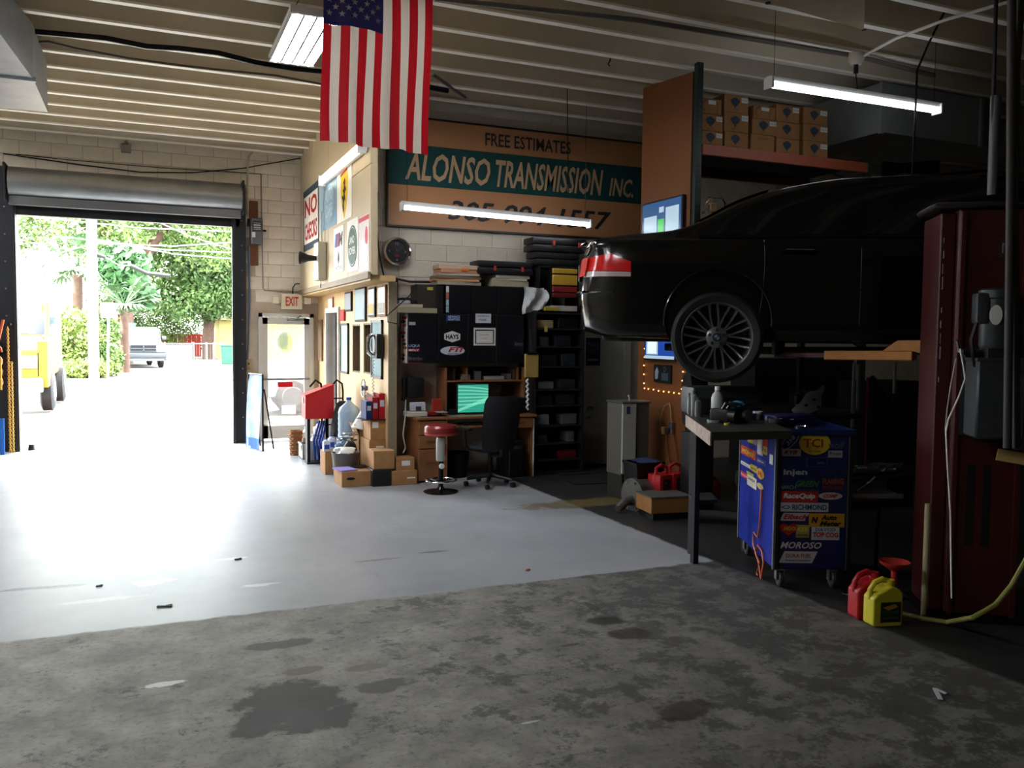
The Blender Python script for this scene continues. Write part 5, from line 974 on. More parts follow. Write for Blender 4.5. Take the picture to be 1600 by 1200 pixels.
# screens on the panel
def screen(label, py_t, py_b, px0, px1, zoff=0):
    a, b = at(px0, py_t, 'x', PX-.03), at(px1, py_b, 'x', PX-.03); t = thing('wall_screen', label, 'screen', (PX-.03, (a.y+b.y)/2, b.z)); fr_ = Fr((PX-.05, a.y, b.z), (0, -1, 0), (0, 0, 1), (-1, 0, 0)); w, h = a.y-b.y, a.z-b.z
    obj('casing', MB().bx((PX-.05, a.y+.02, b.z-.02), (PX, b.y-.02, a.z+.02), bev=.005), black, t, world=True); return t, fr_, w, h
sb, sbd, slg = M('screen_blue', '#2d4f78', .2, emit=.2), M('screen_deep_blue', '#1b3a86', .2, emit=.26), M('screen_pale', '#9fb6c4', .2, emit=.2)
t, fr_, w, h = screen('upper wall screen with blue picture and two pale documents', 322, 372, 1007, 1066)
poly(rect(0, 0, w, h), fr_, sb, t, 0, .003, 'display', True); poly(rect(w*.05, h*.12, w*.34, h*.55), fr_, slg, t, .003, .001, 'document', True); poly(rect(w*.62, h*.22, w*.33, h*.6), fr_, slg, t, .003, .001, 'document', True); poly(rect(w*.42, h*.2, w*.16, h*.36), fr_, M('screen_green2', '#3fae4c', .2, emit=.22), t, .003, .001, 'document', True); poly(rect(w*.45, h*.72, w*.12, h*.14), fr_, slg, t, .003, .001, 'document', True)
t, fr_, w, h = screen('lower wall screen with blue and white picture inside string lights', 520, 562, 1011, 1056)
poly(rect(0, 0, w, h), fr_, sbd, t, 0, .003, 'display', True); poly(rect(w*.05, h*.16, w*.40, h*.8), fr_, slg, t, .003, .001, 'document', True); poly(rect(w*.1, h*.2, w*.3, h*.7), fr_, M('screen_white', '#c8d8e4', .2, emit=.26), t, .004, .001, 'document', True); poly(rect(0, 0, w, h*.12), fr_, slg, t, .003, .001, 'document', True)
a, b = at(1023, 569, 'x', PX-.01), at(1049, 599, 'x', PX-.01); t = thing('wall_plaque', 'black plaque with a silver ring and plate under the lower screen', 'plaque', (PX, (a.y+b.y)/2, b.z)); fr_ = Fr((PX-.02, a.y, b.z), (0, -1, 0), (0, 0, 1), (-1, 0, 0)); w, h = a.y-b.y, a.z-b.z
obj('board', MB().bx((PX-.02, a.y, b.z), (PX, b.y, a.z)), black, t, world=True); poly(ell(w*.64, h*.75, .026, .026), fr_, steel, t, 0, .003, 'ring', True); poly(ell(w*.64, h*.75, .018, .018), fr_, black, t, .003, .002, 'ring', True); poly(rect(w*.48, h*.12, w*.38, h*.42), fr_, cmat('#3e4a56', .3), t, 0, .003, 'plate', True); poly([(w*.1, h*.15), (w*.25, h*.2), (w*.3, h*.6), (w*.2, h*.85), (w*.08, h*.6)], fr_, cmat('#8d99a5', .3), t, 0, .003, 'picture', True)
gl = M('string_bulb', '#ffb050', .3, emit=3)
t = thing('string_lights', 'warm string lights framing the plywood panel below the screen', 'string lights', (PX-.01, 7.6, 1.3)); pl = [(1007, 545), (1007, 558), (1006, 571), (1006, 585), (1006, 599), (1007, 607), (1013, 608), (1021, 609), (1029, 611), (1037, 612), (1045, 613), (1053, 614), (1061, 615), (1065, 608), (1066, 595), (1067, 581), (1067, 568)]
pp = [at(x, y, 'x', PX-.012) for x, y in pl]; obj('cord', MB().tube(pp, .003, 4), black, t, world=True)
for p in pp: obj('bulb', MB().lathe([(0, -.006), (.006, -.003), (.006, .004), (0, .009)], p, 8), gl, t, world=True)
# outlet and cords
p = at(1049, 668, 'x', PX-.03); t = thing('power_outlet', 'grey power outlet box with plugs on the plywood panel', 'outlet', p); obj('box', MB().box(p, (.05, .07, .12), bev=.006), steel, t, world=True); obj('plug', MB().box(p+Vector((-.04, 0, -.03)), (.04, .04, .05), bev=.008), black, t, world=True); obj('plug', MB().box(p+Vector((-.035, .09, -.04)), (.04, .05, .08), bev=.008), M('plug_brown', '#7a5a3a', .6), t, world=True)
for i, pts in enumerate([[(1049, 660), (1048, 640), (1046, 630), (1038, 634), (1033, 650), (1031, 672)], [(1040, 680), (1041, 700), (1045, 720), (1049, 738)], [(1052, 680), (1055, 700), (1058, 725), (1064, 745)]]):
    run('extension_cord', ['beige cord arching up from the outlet on the panel', 'brown cord hanging from the outlet, nearer the cooler', 'brown cord hanging from the outlet, nearer the bench'][i], [at(x, y, 'x', PX-.03) for x, y in pts], .006, M('cord_brown', '#6a4a2e', .6) if i else M('cord_beige', '#9a8a6c', .6), 'cord')
# white cooler
t = thing('water_cooler', 'tall narrow white cooler cabinet with chrome tap on its top', 'cooler', (4.66, 7.82, 0)); cw = .40; X0 = at(971, 745, 'y', 7.72).x
t.location = (X0+.12, 7.72, 0); cm = M('cooler_white', '#b7b8ae', .4); zt = at(993, 629, 'y', 7.72).z; z0 = .27
obj('front', MB().bx((-.12, 0, z0), (.05, .02, zt-.01), bev=.006), cm, t); obj('body', MB().bx((-.12, .02, z0-.02), (.22, .32, zt-.01), bev=.004), M('cooler_side_shade', '#5b5850', .5), t); obj('top', MB().bx((-.13, -.005, zt-.01), (.23, .33, zt+.01), bev=.004), steel, t)  # body coloured grey for the shade on the cooler's right face
obj('base', MB().bx((-.11, .01, 0), (.21, .31, z0-.02)), M('cooler_base_shadow', '#26241f', .7), t); obj('tap', MB().cyl((.02, .1, zt), (.02, .1, zt+.06), .008, 8).lathe([(0, zt+.05), (.03, zt+.06), (.032, zt+.075), (0, zt+.085)], (.02, .1, 0), 14), chrome, t, smooth=True); obj('label', MB().bx((-.07, -.003, .9), (-.03, 0, .98)), cmat('#3a4468'), t)  # dark stand added where only shadow lies below the cooler
# trash can and jump packs
p = at(1004, 778, 'z', 0); t = thing('trash_can', 'black square trash can before the white cooler', 'bin', (4.62, 7.35, 0)); zt = at(1004, 722, 'y', 7.3).z
obj('can', MB().prism([(-.13, 0), (.13, 0), (.16, zt), (-.16, zt)], (0, -.12, 0), (1, 0, 0), (0, 0, 1), (0, .26, 0)), black, t); obj('rim', MB().bx((-.17, -.13, zt-.02), (.17, .15, zt)), black, t); obj('liner', MB().blob((0, .0, zt), (.13, .11, .03), 4, .3), cmat('#27325e', .4), t, smooth=True)
def jump(label, px0, px1, pyt, Y, z0):
    x0, x1, _, z1 = span(px0, px1, pyt, Y, z0); w, h = x1-x0, z1-z0; t = thing('jump_starter', label, 'battery pack', ((x0+x1)/2, Y, z0), .1, 'red jump starter packs')
    jr = M('jump_red', '#a81c22', .4); obj('body', MB().bx((-w/2, 0, 0), (w/2, .2, h*.72), bev=.02), jr, t, smooth=True); obj('handle', MB().tube([(-w*.42, .08, h*.6), (-w*.40, .08, h*.9), (0, .08, h*.98), (w*.4, .08, h*.9), (w*.42, .08, h*.6)], .018, 8), jr, t, smooth=True)
    obj('panel', MB().bx((-w*.28, -.006, h*.25), (w*.28, 0, h*.6), bev=.002), cmat('#4a1014'), t); obj('gauge', MB().lathe([(w*.12, 0), (w*.1, -.015), (0, -.015)], (0, -.004, h*.48), 14, 'y'), black, t); obj('label', MB().bx((-w*.3, -.008, h*.04), (w*.3, -.002, h*.2)), cmat('#c9b9b4'), t)
jump('red jump starter pack nearer the trash can', 1031, 1052, 727, 7.0, .12); jump('red jump starter pack nearer the workbench', 1052, 1074, 724, 7.0, .12)
solo('low_platform', MB().bx((4.62, 6.97, 0), (5.2, 7.22, .12)), M('dark_wood', '#2c231a', .8), 'low dark wooden platform under the jump starter packs', 'platform')
# carton with dark top + cylinder part in front
Y = frontof(1020, 1078, 812); x0, x1, z0, z1 = span(1020, 1078, 778, Y, .06); t = thing('parts_carton', 'brown carton with dark flat lid on the floor under the wheel', 'box', ((x0+x1)/2, Y, 0), -.12); w = x1-x0
obj('body', MB().bx((-w/2, 0, .06), (w/2, .34, z1), bev=.005), M('carton_orange_brown', '#9a6a35', .8, var=.2), t); obj('lid', MB().bx((-w/2-.005, -.005, z1), (w/2+.01, .36, z1+.012)), M('lid_grey', '#4c4b46', .7), t); obj('skid', MB().bx((-w/2+.03, .02, 0), (w/2-.02, .32, .06)), black, t)
t = thing('transmission_case', 'grey cylindrical transmission housing with bent outlet beside the carton', 'machine part', (4.25, 6.95, 0)); al = M('dull_aluminium', '#6c6a66', .5, .6, var=.3, vs=20)
q0 = at(1015, 785, 'y', 7.0); obj('housing', MB().cyl((-.02, 0, .15), (.30, .05, .15), .15, 24), al, t, smooth=True); obj('bell_ring', MB().cyl((-.06, -.005, .15), (-.02, 0, .15), .17, 24), al, t, smooth=True); obj('outlet', MB().tube([(-.06, 0, .10), (-.14, -.02, .10), (-.2, -.04, .06), (-.25, -.06, .04)], [.05, .045, .045, .035], 12), al, t, smooth=True)
for k in range(6): obj('bolt', MB().cyl((-.075, .14*cos(k), .15+.14*sin(k)), (-.06, .14*cos(k), .15+.14*sin(k)), .012, 6), steel, t)
t.location = (at(1003, 800, 'z', 0).x, at(1003, 800, 'z', 0).y+.1, 0)
solo('exhaust_pipe', MB().tube([at(1085, 805, 'z', .07), at(1120, 806, 'z', .07), at(1165, 810, 'z', .07)], .05, 14), M('rusty_pipe', '#34302c', .7, .4), 'dark exhaust pipe lying on the floor behind the blue cart', 'pipe', smooth=True)
# ================================================================== WORKBENCH
BZ = 1.10; b0, b1, b2 = at(1112, 675, 'z', BZ), at(1073, 648, 'z', BZ), at(1238, 673, 'z', BZ)
XB, YB0, YB1 = (b0.x+.0), b0.y, b1.y
t = thing('workbench', 'steel-topped workbench with a scuffed white end plate beneath the car', 'workbench', (XB+.8, YB0+.3, 0)); bt = M('bench_top', '#4a4a45', .45, .5, var=.35, vs=8)
e = (b1-b0); ex_ = Vector((e.x, e.y, 0)); WB_ = (b2-b0).length; rt_ = (b2-b0).normalized()
obj('top', MB().prism([(0, 0), (WB_, 0), (WB_, 1), (0, 1)], (XB, YB0, BZ-.03), rt_, ex_, (0, 0, .03)), bt, t, world=True)
obj('end_plate', MB().prism([(0, 0), (1, 0), (1, 1), (0, 1)], b0+Vector((-.012, -.002, -.09)), ex_, (0, 0, .09), (.012, 0, 0)), M('scuffed_white', '#bab1a6', .5, var=.25, vs=14, dark='#8e6a5e'), t, world=True)
obj('front_rail', MB().prism([(0, 0), (WB_, 0), (WB_, 1), (0, 1)], (XB, YB0+.002, BZ-.055), rt_, (0, 0, .024), (0, .015, 0)), bt, t, world=True)
for fx, fy in ((.06, .97), (.04, .74), (WB_-.05, .97)): p = Vector((XB, YB0, 0))+rt_*fx+ex_*fy; obj('leg', MB().box(p+Vector((0, 0, .53)), (.045, .045, 1.06)), M('bench_leg', '#090b0a', .8), t, world=True)
obj('lower_shelf', MB().prism([(.03, .74), (.22, .74), (.22, .98), (.03, .98)], (XB, YB0, .45), rt_, ex_, (0, 0, .03)), M('bench_leg', '#090b0a', .8), t, world=True)
def onb(px, py): return at(px, py, 'z', BZ)
p = onb(1120, 653); t = thing('white_bottle', 'white plastic bottle with narrow neck standing on the bench', 'bottle', p); obj('body', MB().lathe([(0, 0), (.042, 0), (.045, .01), (.045, .15), (.036, .18), (.018, .20), (.018, .215)], n=18), M('bottle_white', '#a9adac', .4), t, smooth=True); obj('cap', MB().cyl((0, 0, .212), (0, 0, .24), .02, 12), paper, t)
for i, (x, y, h, lb) in enumerate([(1079, 647, .17, 'grey spray can at the far left end of bench'), (1085, 650, .20, 'second grey spray can from the bench end'), (1091, 651, .15, 'third short spray can beside the toolbox')]):
    p = onb(x, y); t = thing('spray_can', lb, 'can', p, 0, 'cans at the bench end'); obj('can', MB().lathe([(0, 0), (.028, 0), (.028, h*.78), (.018, h*.86), (.01, h*.88)], n=14), cmat('#4c4f50', .35), t, smooth=True); obj('cap', MB().cyl((0, 0, h*.86), (0, 0, h), .018, 12), cmat('#303234'), t)
q = onb(1095, 650); t = thing('grey_tool_box', 'rounded dark grey plastic case behind the white bottle', 'case', q+Vector((.25, .15, 0)), -.2); obj('body', MB().bx((-.24, -.1, 0), (.34, .16, .22), bev=.035), M('case_grey', '#2f3233', .55), t, smooth=True); obj('handle', MB().tube([(-.05, -.11, .14), (-.05, -.14, .13), (.1, -.14, .13), (.1, -.11, .14)], .012, 6), black, t); obj('seam', MB().bx((-.242, -.102, .12), (.342, .162, .126)), black, t)
q = onb(1092, 640); t = thing('spare_tyres', 'black tyre leaning upright behind the far bench end', 'tyre', Vector((4.86, 6.85, .80))); 
obj('tyre', MB().lathe([(.12, -.09), (.24, -.10), (.29, -.06), (.30, 0), (.29, .06), (.24, .10), (.12, .09), (.12, -.09)], (0, 0, .31), 32, 'x'), rubber, t, smooth=True); t.name = 'tyre'; t.rotation_euler = (0, 0, -.5)
obj('groove', MB().lathe([(.302, -.02), (.303, -.015), (.302, -.01)], (0, 0, .31), 32, 'x', cap=False), black, t)
solo('tyre_stand', MB().box((4.88, 6.82, .40), (.2, .25, .80)), black, 'black block the leaning tyre rests on', 'stand')
p = onb(1150, 660); t = thing('engine_part', 'black greasy engine part cluster in the middle of the bench', 'machine part', p, .3)
obj('block', MB().box((0, .06, .05), (.26, .16, .10), bev=.02).cyl((-.10, -.02, .05), (-.10, -.08, .05), .045, 14), M('greasy_black', '#141412', .35, .5), t, smooth=True); obj('pulley', MB().lathe([(.0, 0), (.045, 0), (.05, -.01), (.04, -.02), (.05, -.03), (.0, -.035)], (.05, -.04, .05), 18, 'y'), steel, t, smooth=True)
for k in range(4): obj('pipe', MB().tube([(-.1+.06*k, .05, .09), (-.1+.06*k, .02, .14), (-.07+.06*k, -.05, .13)], .013, 8), M('greasy_black', '#141412', .35, .5), t, smooth=True)
p = onb(1152, 660)+Vector((.02, .03, .12)); solo('blue_rag', MB().blob(p, (.075, .06, .035), 11, .25, 10), M('blue_cloth', '#2f7fa8', .7), 'crumpled bright blue rag on the greasy engine part', 'cloth', smooth=True)
for i, (x, y, r, h, cc, lb, ct) in enumerate([(1116, 660, .05, .02, '#8c8c88', 'round steel dish on the bench front', 'dish'), (1175, 656, .03, .05, '#3f62a0', 'small blue-and-white tin on the bench', 'tin'), (1184, 655, .035, .06, '#b9b8b0', 'white mug shaped tin beside the blue tin', 'tin'), (1212, 660, .05, .03, '#3d3f3f', 'flat grey tin near the right end of bench', 'tin'), (1136, 664, .02, .015, '#b0a92c', 'tiny yellow cap at the bench edge', 'cap')]):
    p = onb(x, y); solo('tin' if ct == 'tin' else ct, MB().lathe([(0, 0), (r, 0), (r*1.05, h), (r*.9, h), (r*.85, h*.4), (0, h*.4)], p, 16), cmat(cc, .35), lb, ct, None, True)
p = onb(1250, 640); t = thing('printed_bag', 'white crumpled bag with dark print standing behind the cart', 'bag', Vector((5.6, 6.35, .95)))
obj('bag', MB().grid(lambda a, b: Vector((-.16+.34*a+.01*sin(b*9), -.09+.06*sin(a*7+b*5)*.3-.03*sin(pi*a), (.01+.10*max(0, a-.35)*(1-b))+b*(.10+.16*min(1, a*1.3)-.02*sin(a*11)))), 14, 10), M('bag_bright_white', '#dcdedc', .5), t, smooth=True); obj('bag_contents', MB().box((.03, .0, .10), (.26, .12, .2), bev=.03), bsteel, t)
for k, (a, b) in enumerate([(-.05, .10), (.04, .15), (.1, .08)]): obj('print', MB().prism(ell(a, b, .02, .012, 8), (0, -.135, 0), (1, 0, 0), (0, 0, 1), (0, .006, 0)), black, t)
t.location = at(1250, 648, 'y', 6.3)
solo('bag_shelf', MB().box((t.location.x+.22, 6.38, t.location.z-.02), (.8, .45, .04)).box((t.location.x-.12, 6.5, (t.location.z-.04)/2), (.05, .05, t.location.z-.04)).box((t.location.x+.5, 6.5, (t.location.z-.04)/2), (.05, .05, t.location.z-.04)), M('bench_leg', '#090b0a', .8), 'dark side table behind the blue cart holding the bag', 'table')
# dark clutter far under the car
clut = [(1135, 1150, 690, 800, 6.9, '#2e3331', 'dark grey jack stand under the workbench', 'jack'), (1090, 1110, 748, 790, 6.9, '#5a1716', 'small dark red can under the workbench', 'can'), (1160, 1178, 590, 640, 7.1, '#2b2420', 'brown carton standing behind the bench', 'box'), (1290, 1318, 560, 600, 7.0, '#33291f', 'dim brown carton under the car middle', 'box')]
x0 = at(1104, 780, 'z', 0); t = thing('bottle_jack', 'dusty silver motor housing standing under the bench', 'machine part', (x0.x+.35, x0.y-.2, 0))
obj('body', MB().lathe([(0, 0), (.10, 0), (.11, .02), (.09, .12), (.12, .2), (.11, .3), (.05, .34), (0, .34)], n=18), al, t, smooth=True); obj('head', MB().cyl((0, -.09, .2), (0, -.14, .2), .06, 14), al, t, smooth=True)
x0 = at(1095, 775, 'z', 0); t = thing('gas_can', 'small dim red can on the floor under the bench', 'can', (x0.x+.15, x0.y, 0)); obj('body', MB().lathe([(0, 0), (.08, 0), (.085, .12), (.05, .18), (.02, .2), (0, .2)], n=16), cmat('#7a1616'), t, smooth=True); obj('spout', MB().tube([(0, 0, .19), (-.03, -.03, .25)], .012, 6), cmat('#7a1616'), t)
for i, (px0, px1, pyb, pyt, Y, cc) in enumerate([(1375, 1392, 800, 640, 6.0, '#171c26'), (1305, 1330, 880, 700, 6.9, '#1b1d20')]): pass
t = thing('parts_tray', 'low tray of jumbled bright metal parts behind the lift post', 'tray', at(1390, 800, 'z', 0)); 
obj('tray', MB().box((0, .3, .32), (1.0, .4, .03)).box((-.46, .3, .16), (.04, .3, .32)).box((.46, .3, .16), (.04, .3, .32)), M('bench_leg', '#090b0a', .8), t)
rn = random.Random(3); mb = MB()
for k in range(26): mb.cyl((rn.uniform(-.45, .45), rn.uniform(.15, .45), .36+rn.uniform(0, .05)), (rn.uniform(-.45, .45), rn.uniform(.12, .45), .36+rn.uniform(0, .08)), rn.uniform(.008, .02), 6)
solo('bolt_pile', MB(), steel, 'x', 'x') if False else None
o = obj('metal_parts', mb, steel, t); o['kind'] = 'stuff'
# second lift column and uprights seen under the car
def rawbox(name, label, cat, px0, px1, pyt, pyb, Y, d, m, grp=None):
    x0, x1, z0, z1 = span(px0, px1, pyt, Y, pyb=pyb); return solo(name, MB().bx((x0, Y, z0), (x1, Y+d, z1), bev=.004), m, label, cat, grp)
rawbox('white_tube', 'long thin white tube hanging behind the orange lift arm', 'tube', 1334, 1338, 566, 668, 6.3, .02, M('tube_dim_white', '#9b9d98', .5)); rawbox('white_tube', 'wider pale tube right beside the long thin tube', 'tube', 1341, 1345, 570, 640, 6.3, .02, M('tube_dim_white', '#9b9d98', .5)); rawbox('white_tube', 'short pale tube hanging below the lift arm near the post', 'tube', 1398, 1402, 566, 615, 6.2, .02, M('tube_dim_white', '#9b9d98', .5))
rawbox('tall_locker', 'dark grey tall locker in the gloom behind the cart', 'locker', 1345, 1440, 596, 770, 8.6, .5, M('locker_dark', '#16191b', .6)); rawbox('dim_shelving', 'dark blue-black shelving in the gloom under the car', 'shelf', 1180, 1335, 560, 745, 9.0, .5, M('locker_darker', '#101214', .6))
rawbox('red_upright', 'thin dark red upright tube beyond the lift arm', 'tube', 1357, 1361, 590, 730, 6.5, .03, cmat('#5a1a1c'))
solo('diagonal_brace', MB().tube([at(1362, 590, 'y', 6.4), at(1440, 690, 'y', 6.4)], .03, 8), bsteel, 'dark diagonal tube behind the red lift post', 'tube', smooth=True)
# ================================================================== LIFT
LY_ = radians(-35.2); ca, sa = cos(LY_), sin(LY_)
CB = at(1475, 962, 'z', 0)
t = thing('lift_column', 'dark red two-post lift column with motor on its outer face', 'car lift', (CB.x, CB.y, 0), LY_); rm = M('lift_red', '#42100f', .45, var=.25, vs=4); CW, CD = .40, .34
ht = at(1480, 330, 'x', CB.x).z; ht = 2.50
obj('column_body', MB().bx((0, 0, .015), (CW, CD, ht), bev=.012), rm, t); obj('corner_channel', MB().bx((-.09, .05, .015), (.0, CD+.1, ht-.02), bev=.008), rm, t); obj('edge_rail', MB().bx((.012, -.022, .02), (.035, .0, ht-.02)), rm, t); obj('edge_rail', MB().bx((CW-.04, -.022, .02), (CW-.012, 0, ht-.02)), rm, t)
obj('base_plate', MB().bx((-.14, -.10, 0), (CW+.12, CD+.12, .015)), bsteel, t)
obj('top_cap', MB().bx((-.15, -.04, ht), (CW+.03, CD+.06, ht+.035), bev=.012), M('cap_dark', '#2b2626', .4), t, smooth=True)
fr_ = Fr((-.092, .30, 0), (0, -1, 0), (0, 0, 1), (-1, 0, 0)); [poly(rect(.335+.004*((k*5) % 3), 1.45+.105*k+.012*((k*3) % 4), .012+.005*(k % 2), .03+.045*((k*7) % 4)/3), fr_, cmat('#6a5f5c'), t, name='worn_mark') for k in range(9)]
for p in [(.05, .02, .8), (.2, 0, .8)]: pass
obj('chain_slot', MB().bx((.10, -.004, .45), (.14, 0, .95)), black, t); obj('chain_slot', MB().bx((.19, -.004, .45), (.23, 0, .95)), black, t)
fr2 = Fr((0, -.002, 0), (1, 0, 0), (0, 0, 1), (0, -1, 0)); poly(rect(.22, 2.20, .10, .12), fr2, cmat('#3a2b2b'), t); letters('M', fr2, .24, 2.23, .06, .06, cmat('#8a7c7a'), t, .003)
# power unit on outer face
pg = M('power_unit_grey', '#43474a', .45, .5, var=.25, vs=7)
t = thing('hydraulic_power_unit', 'grey electric motor above a boxy hydraulic tank on the column', 'motor', (CB.x-.04, CB.y+.02, 0), LY_)
def pz(py): return at(1525, py, 'y', CB.y-.30).z
mz0, mz1 = pz(545), pz(448)
obj('motor_body', MB().lathe([(.085, mz0), (.095, mz0+.02), (.095, mz1-.06), (.105, mz1-.055), (.105, mz1-.01), (.09, mz1)], (.23, -.14, 0), 28), pg, t, smooth=True); obj('capacitor_cover', MB().box((.13, -.16, (mz0+mz1)/2+.06), (.07, .12, .18), bev=.02), pg, t, smooth=True); obj('name_plate', MB().lathe([(.001, 0), (.034, 0), (.034, -.004), (0, -.004)], (.19, -.238, (mz0+mz1)/2+.02), 18, 'y', sy=1.7), paper, t)
obj('pump_block', MB().box((.22, -.13, mz0-.06), (.12, .14, .14), bev=.01).cyl((.15, -.13, mz0-.03), (.05, -.13, mz0-.03), .025, 10), M('pump_dark', '#33302f', .5, .5), t)
tz0, tz1 = pz(688), pz(562); obj('tank', MB().bx((.10, -.26, tz0), (.36, -.02, tz1), bev=.012), pg, t, smooth=True); obj('filler_cap', MB().lathe([(.022, 0), (.022, -.02), (0, -.022)], (.29, -.26, tz1-.06), 14, 'y'), black, t); obj('tank_lid', MB().bx((.095, -.265, tz1-.01), (.365, -.015, tz1+.008)), pg, t)
obj('bracket', MB().bx((.08, -.02, tz0), (.38, 0, mz0)), pg, t); obj('release_lever', MB().tube([(.06, -.14, mz0-.05), (.02, -.18, mz0-.02), (.0, -.2, mz0+.05)], .01, 6), chrome, t); obj('hydraulic_hose', MB().tube([(.12, -.18, mz0+.2), (.07, -.22, mz0+.05), (.10, -.2, mz0-.1), (.13, -.2, mz0-.12)], .012, 6), black, t, smooth=True)
obj('control_box', MB().box((.40, -.16, tz0-.0), (.14, .1, .13), bev=.01), pg, t); obj('notice_label', MB().box((.36, -.07, tz0-.12), (.16, .01, .07), ry=.15), cmat('#b59a62'), t)
run('air_hose', 'thin white air line dangling down the lift post', [at(x, y, 'y', CB.y-.18) for x, y in [(1500, 545), (1505, 570), (1508, 592), (1498, 620), (1482, 655), (1478, 675), (1480, 720), (1485, 800), (1486, 880), (1487, 935)]], .005, paper, 'hose')
run('air_hose', 'thin grey cord beside the white air line on post', [at(x, y, 'y', CB.y-.16) for x, y in [(1494, 560), (1486, 600), (1480, 640), (1477, 672)]], .004, greyc, 'cord')
_p = at(1443, 962, 'z', 0.005); run('white_pipe', 'cream plastic pipe leaning upright on the lift post foot', [_p, at(1450, 787, 'y', _p.y+.01)], .018, M('cream_pipe', '#a39a78', .5), 'pipe', 10)
hm_ = M('hose_yellow_green', '#8c8d4a', .5); run('garden_hose', 'yellow-green hose curving from the post over the floor', [at(1408, 958, 'z', .02), at(1440, 966, 'z', .02), at(1480, 972, 'z', .02), at(1520, 965, 'y', CB.y-.45), at(1555, 945, 'y', CB.y-.45), at(1580, 915, 'y', CB.y-.45), at(1600, 880, 'y', CB.y-.45), at(1625, 830, 'y', CB.y-.45)], .014, hm_, 'hose', 8)
run('extension_cord', 'thin dark cord looping on the floor by the red can', [at(x, y, 'z', .012) for x, y in [(1305, 905), (1318, 928), (1340, 934), (1370, 932), (1400, 934), (1425, 936)]], .008, bsteel, 'cord')
# overhead pipes and hoses
Yh = CB.y+.1
run('overhead_pipe', 'black vertical pipe from ceiling to the top of the lift', [at(1557, -20, 'y', Yh), at(1551, 200, 'y', Yh), at(1548, 305, 'y', Yh)], .012, bsteel, 'pipe', 8)
solo('overhead_pipe', MB().cyl(at(1556, 150, 'y', Yh), at(1550, 305, 'y', Yh), .03, 12), M('pipe_grey_dim', '#57595a', .5, .3), 'short thick grey pipe sleeve above the lift', 'pipe', smooth=True)
run('overhead_hose', 'thick dark hose dropping past the lift column, left one', [at(1581, -20, 'y', CB.y-.5), at(1579, 300, 'y', CB.y-.5), at(1574, 700, 'y', CB.y-.5)], .022, M('hose_dark', '#2b2624', .6), 'hose', 10); run('overhead_hose', 'thick dark hose dropping past the lift column, right one', [at(1597, -20, 'y', CB.y-.5), at(1588, 100, 'y', CB.y-.5), at(1586, 300, 'y', CB.y-.5), at(1588, 700, 'y', CB.y-.5)], .020, M('hose_dark', '#2b2624', .6), 'hose', 10)
run('drop_rope', 'black rope hanging from the joists onto the car roof', [at(1487, -4, 'y', 5.9), at(1450, 70, 'y', 5.9), at(1433, 110, 'y', 5.9), at(1430, 180, 'y', 5.9), at(1425, 282, 'y', 5.9)], .010, bsteel, 'rope')
# arms
am = M('lift_orange', '#b5762a', .45, var=.25, vs=9); t = thing('lift_arm', 'orange swing arm of the lift reaching under the car sill', 'lift arm', (CB.x, CB.y, 0))
def armpt(px, py, Y): return at(px, py, 'y', Y)
a0, a1 = at(1287, 555, 'y', 5.05), at(1425, 556, 'y', 4.45); d = (a1-a0).normalized(); s = d.cross(Vector((0, 0, 1))).normalized(); R = Matrix((d, -s, Vector((0, 0, 1)))).transposed().to_4x4(); R.translation = a0; L = (a1-a0).length
mb = MB(); mb.X = R; mb.bx((0, 0, -.035), (L, .10, .035), bev=.006); obj('outer_arm', mb, am, t, world=True)
mb = MB(); mb.X = R; mb.prism([(L*.68, .035), (L*.84, .11), (L+.12, .11), (L+.12, -.0), (L, .035)], (0, 0, 0), (1, 0, 0), (0, 0, 1), (0, .12, 0)); obj('gusset', mb, am, t, world=True)
mb = MB(); mb.X = R; mb.bx((-.42, .02, -.02), (0, .08, .02), bev=.004); obj('extension_arm', mb, M('arm_steel_red', '#4a3330', .45, .5), t, world=True)
mb = MB(); mb.X = R; mb.cyl((-.40, .05, 0), (-.40, .05, .10), .05, 16).cyl((-.40, .05, .10), (-.40, .05, .12), .07, 16); obj('lift_pad', mb, rubber, t, world=True)
t2 = thing('lift_arm', 'second orange lift arm showing right of the red column', 'lift arm', (CB.x+.7, CB.y, 0)); a = at(1580, 556, 'y', CB.y+.0); obj('outer_arm', MB().bx((a.x-.1, a.y, a.z-.05), (a.x+.6, a.y+.12, a.z+.05), bev=.006), am, t2, world=True); obj('lift_pad', MB().cyl((a.x+.5, a.y+.06, a.z+.05), (a.x+.5, a.y+.06, a.z+.1), .06, 14), rubber, t2, world=True)
# ================================================================== CART
c0, c1 = at(1208, 890, 'z', .13), at(1328, 897, 'z', .13); d = (c1-c0); cyaw = atan2(d.y, d.x); cyaw = radians(-24)
W1 = .56
# width from the right edge pixel along the cart direction
dv = Vector((cos(cyaw), sin(cyaw), 0)); best = min((abs(((c0+dv*w-EYE).dot(_r))/((c0+dv*w-EYE).dot(_f))*FPX+800-1328), w) for w in [i*.005 for i in range(60, 160)]); W1 = best[1]
sv = Vector((-sin(cyaw), cos(cyaw), 0)); best = min((abs(((c0+sv*w-EYE).dot(_r))/((c0+sv*w-EYE).dot(_f))*FPX+800-1153), w) for w in [i*.005 for i in range(60, 300)]); D1 = best[1]
print('CART', c0, cyaw, W1, D1)
ct = thing('tool_cart', 'blue rolling tool cart covered with sponsor stickers on casters', 'tool cart', (c0.x, c0.y, 0), cyaw); ZB, ZT = .13, 1.10
ZT = 1.7-(672-531)/FPX*(c0-EYE).dot(_f)
bl = M('cart_blue', '#18309c', .3, .1, var=.1); bld = M('cart_blue_shaded', '#111b4a', .35, .1)  # front blue darkened as shade, since that face turns from the light
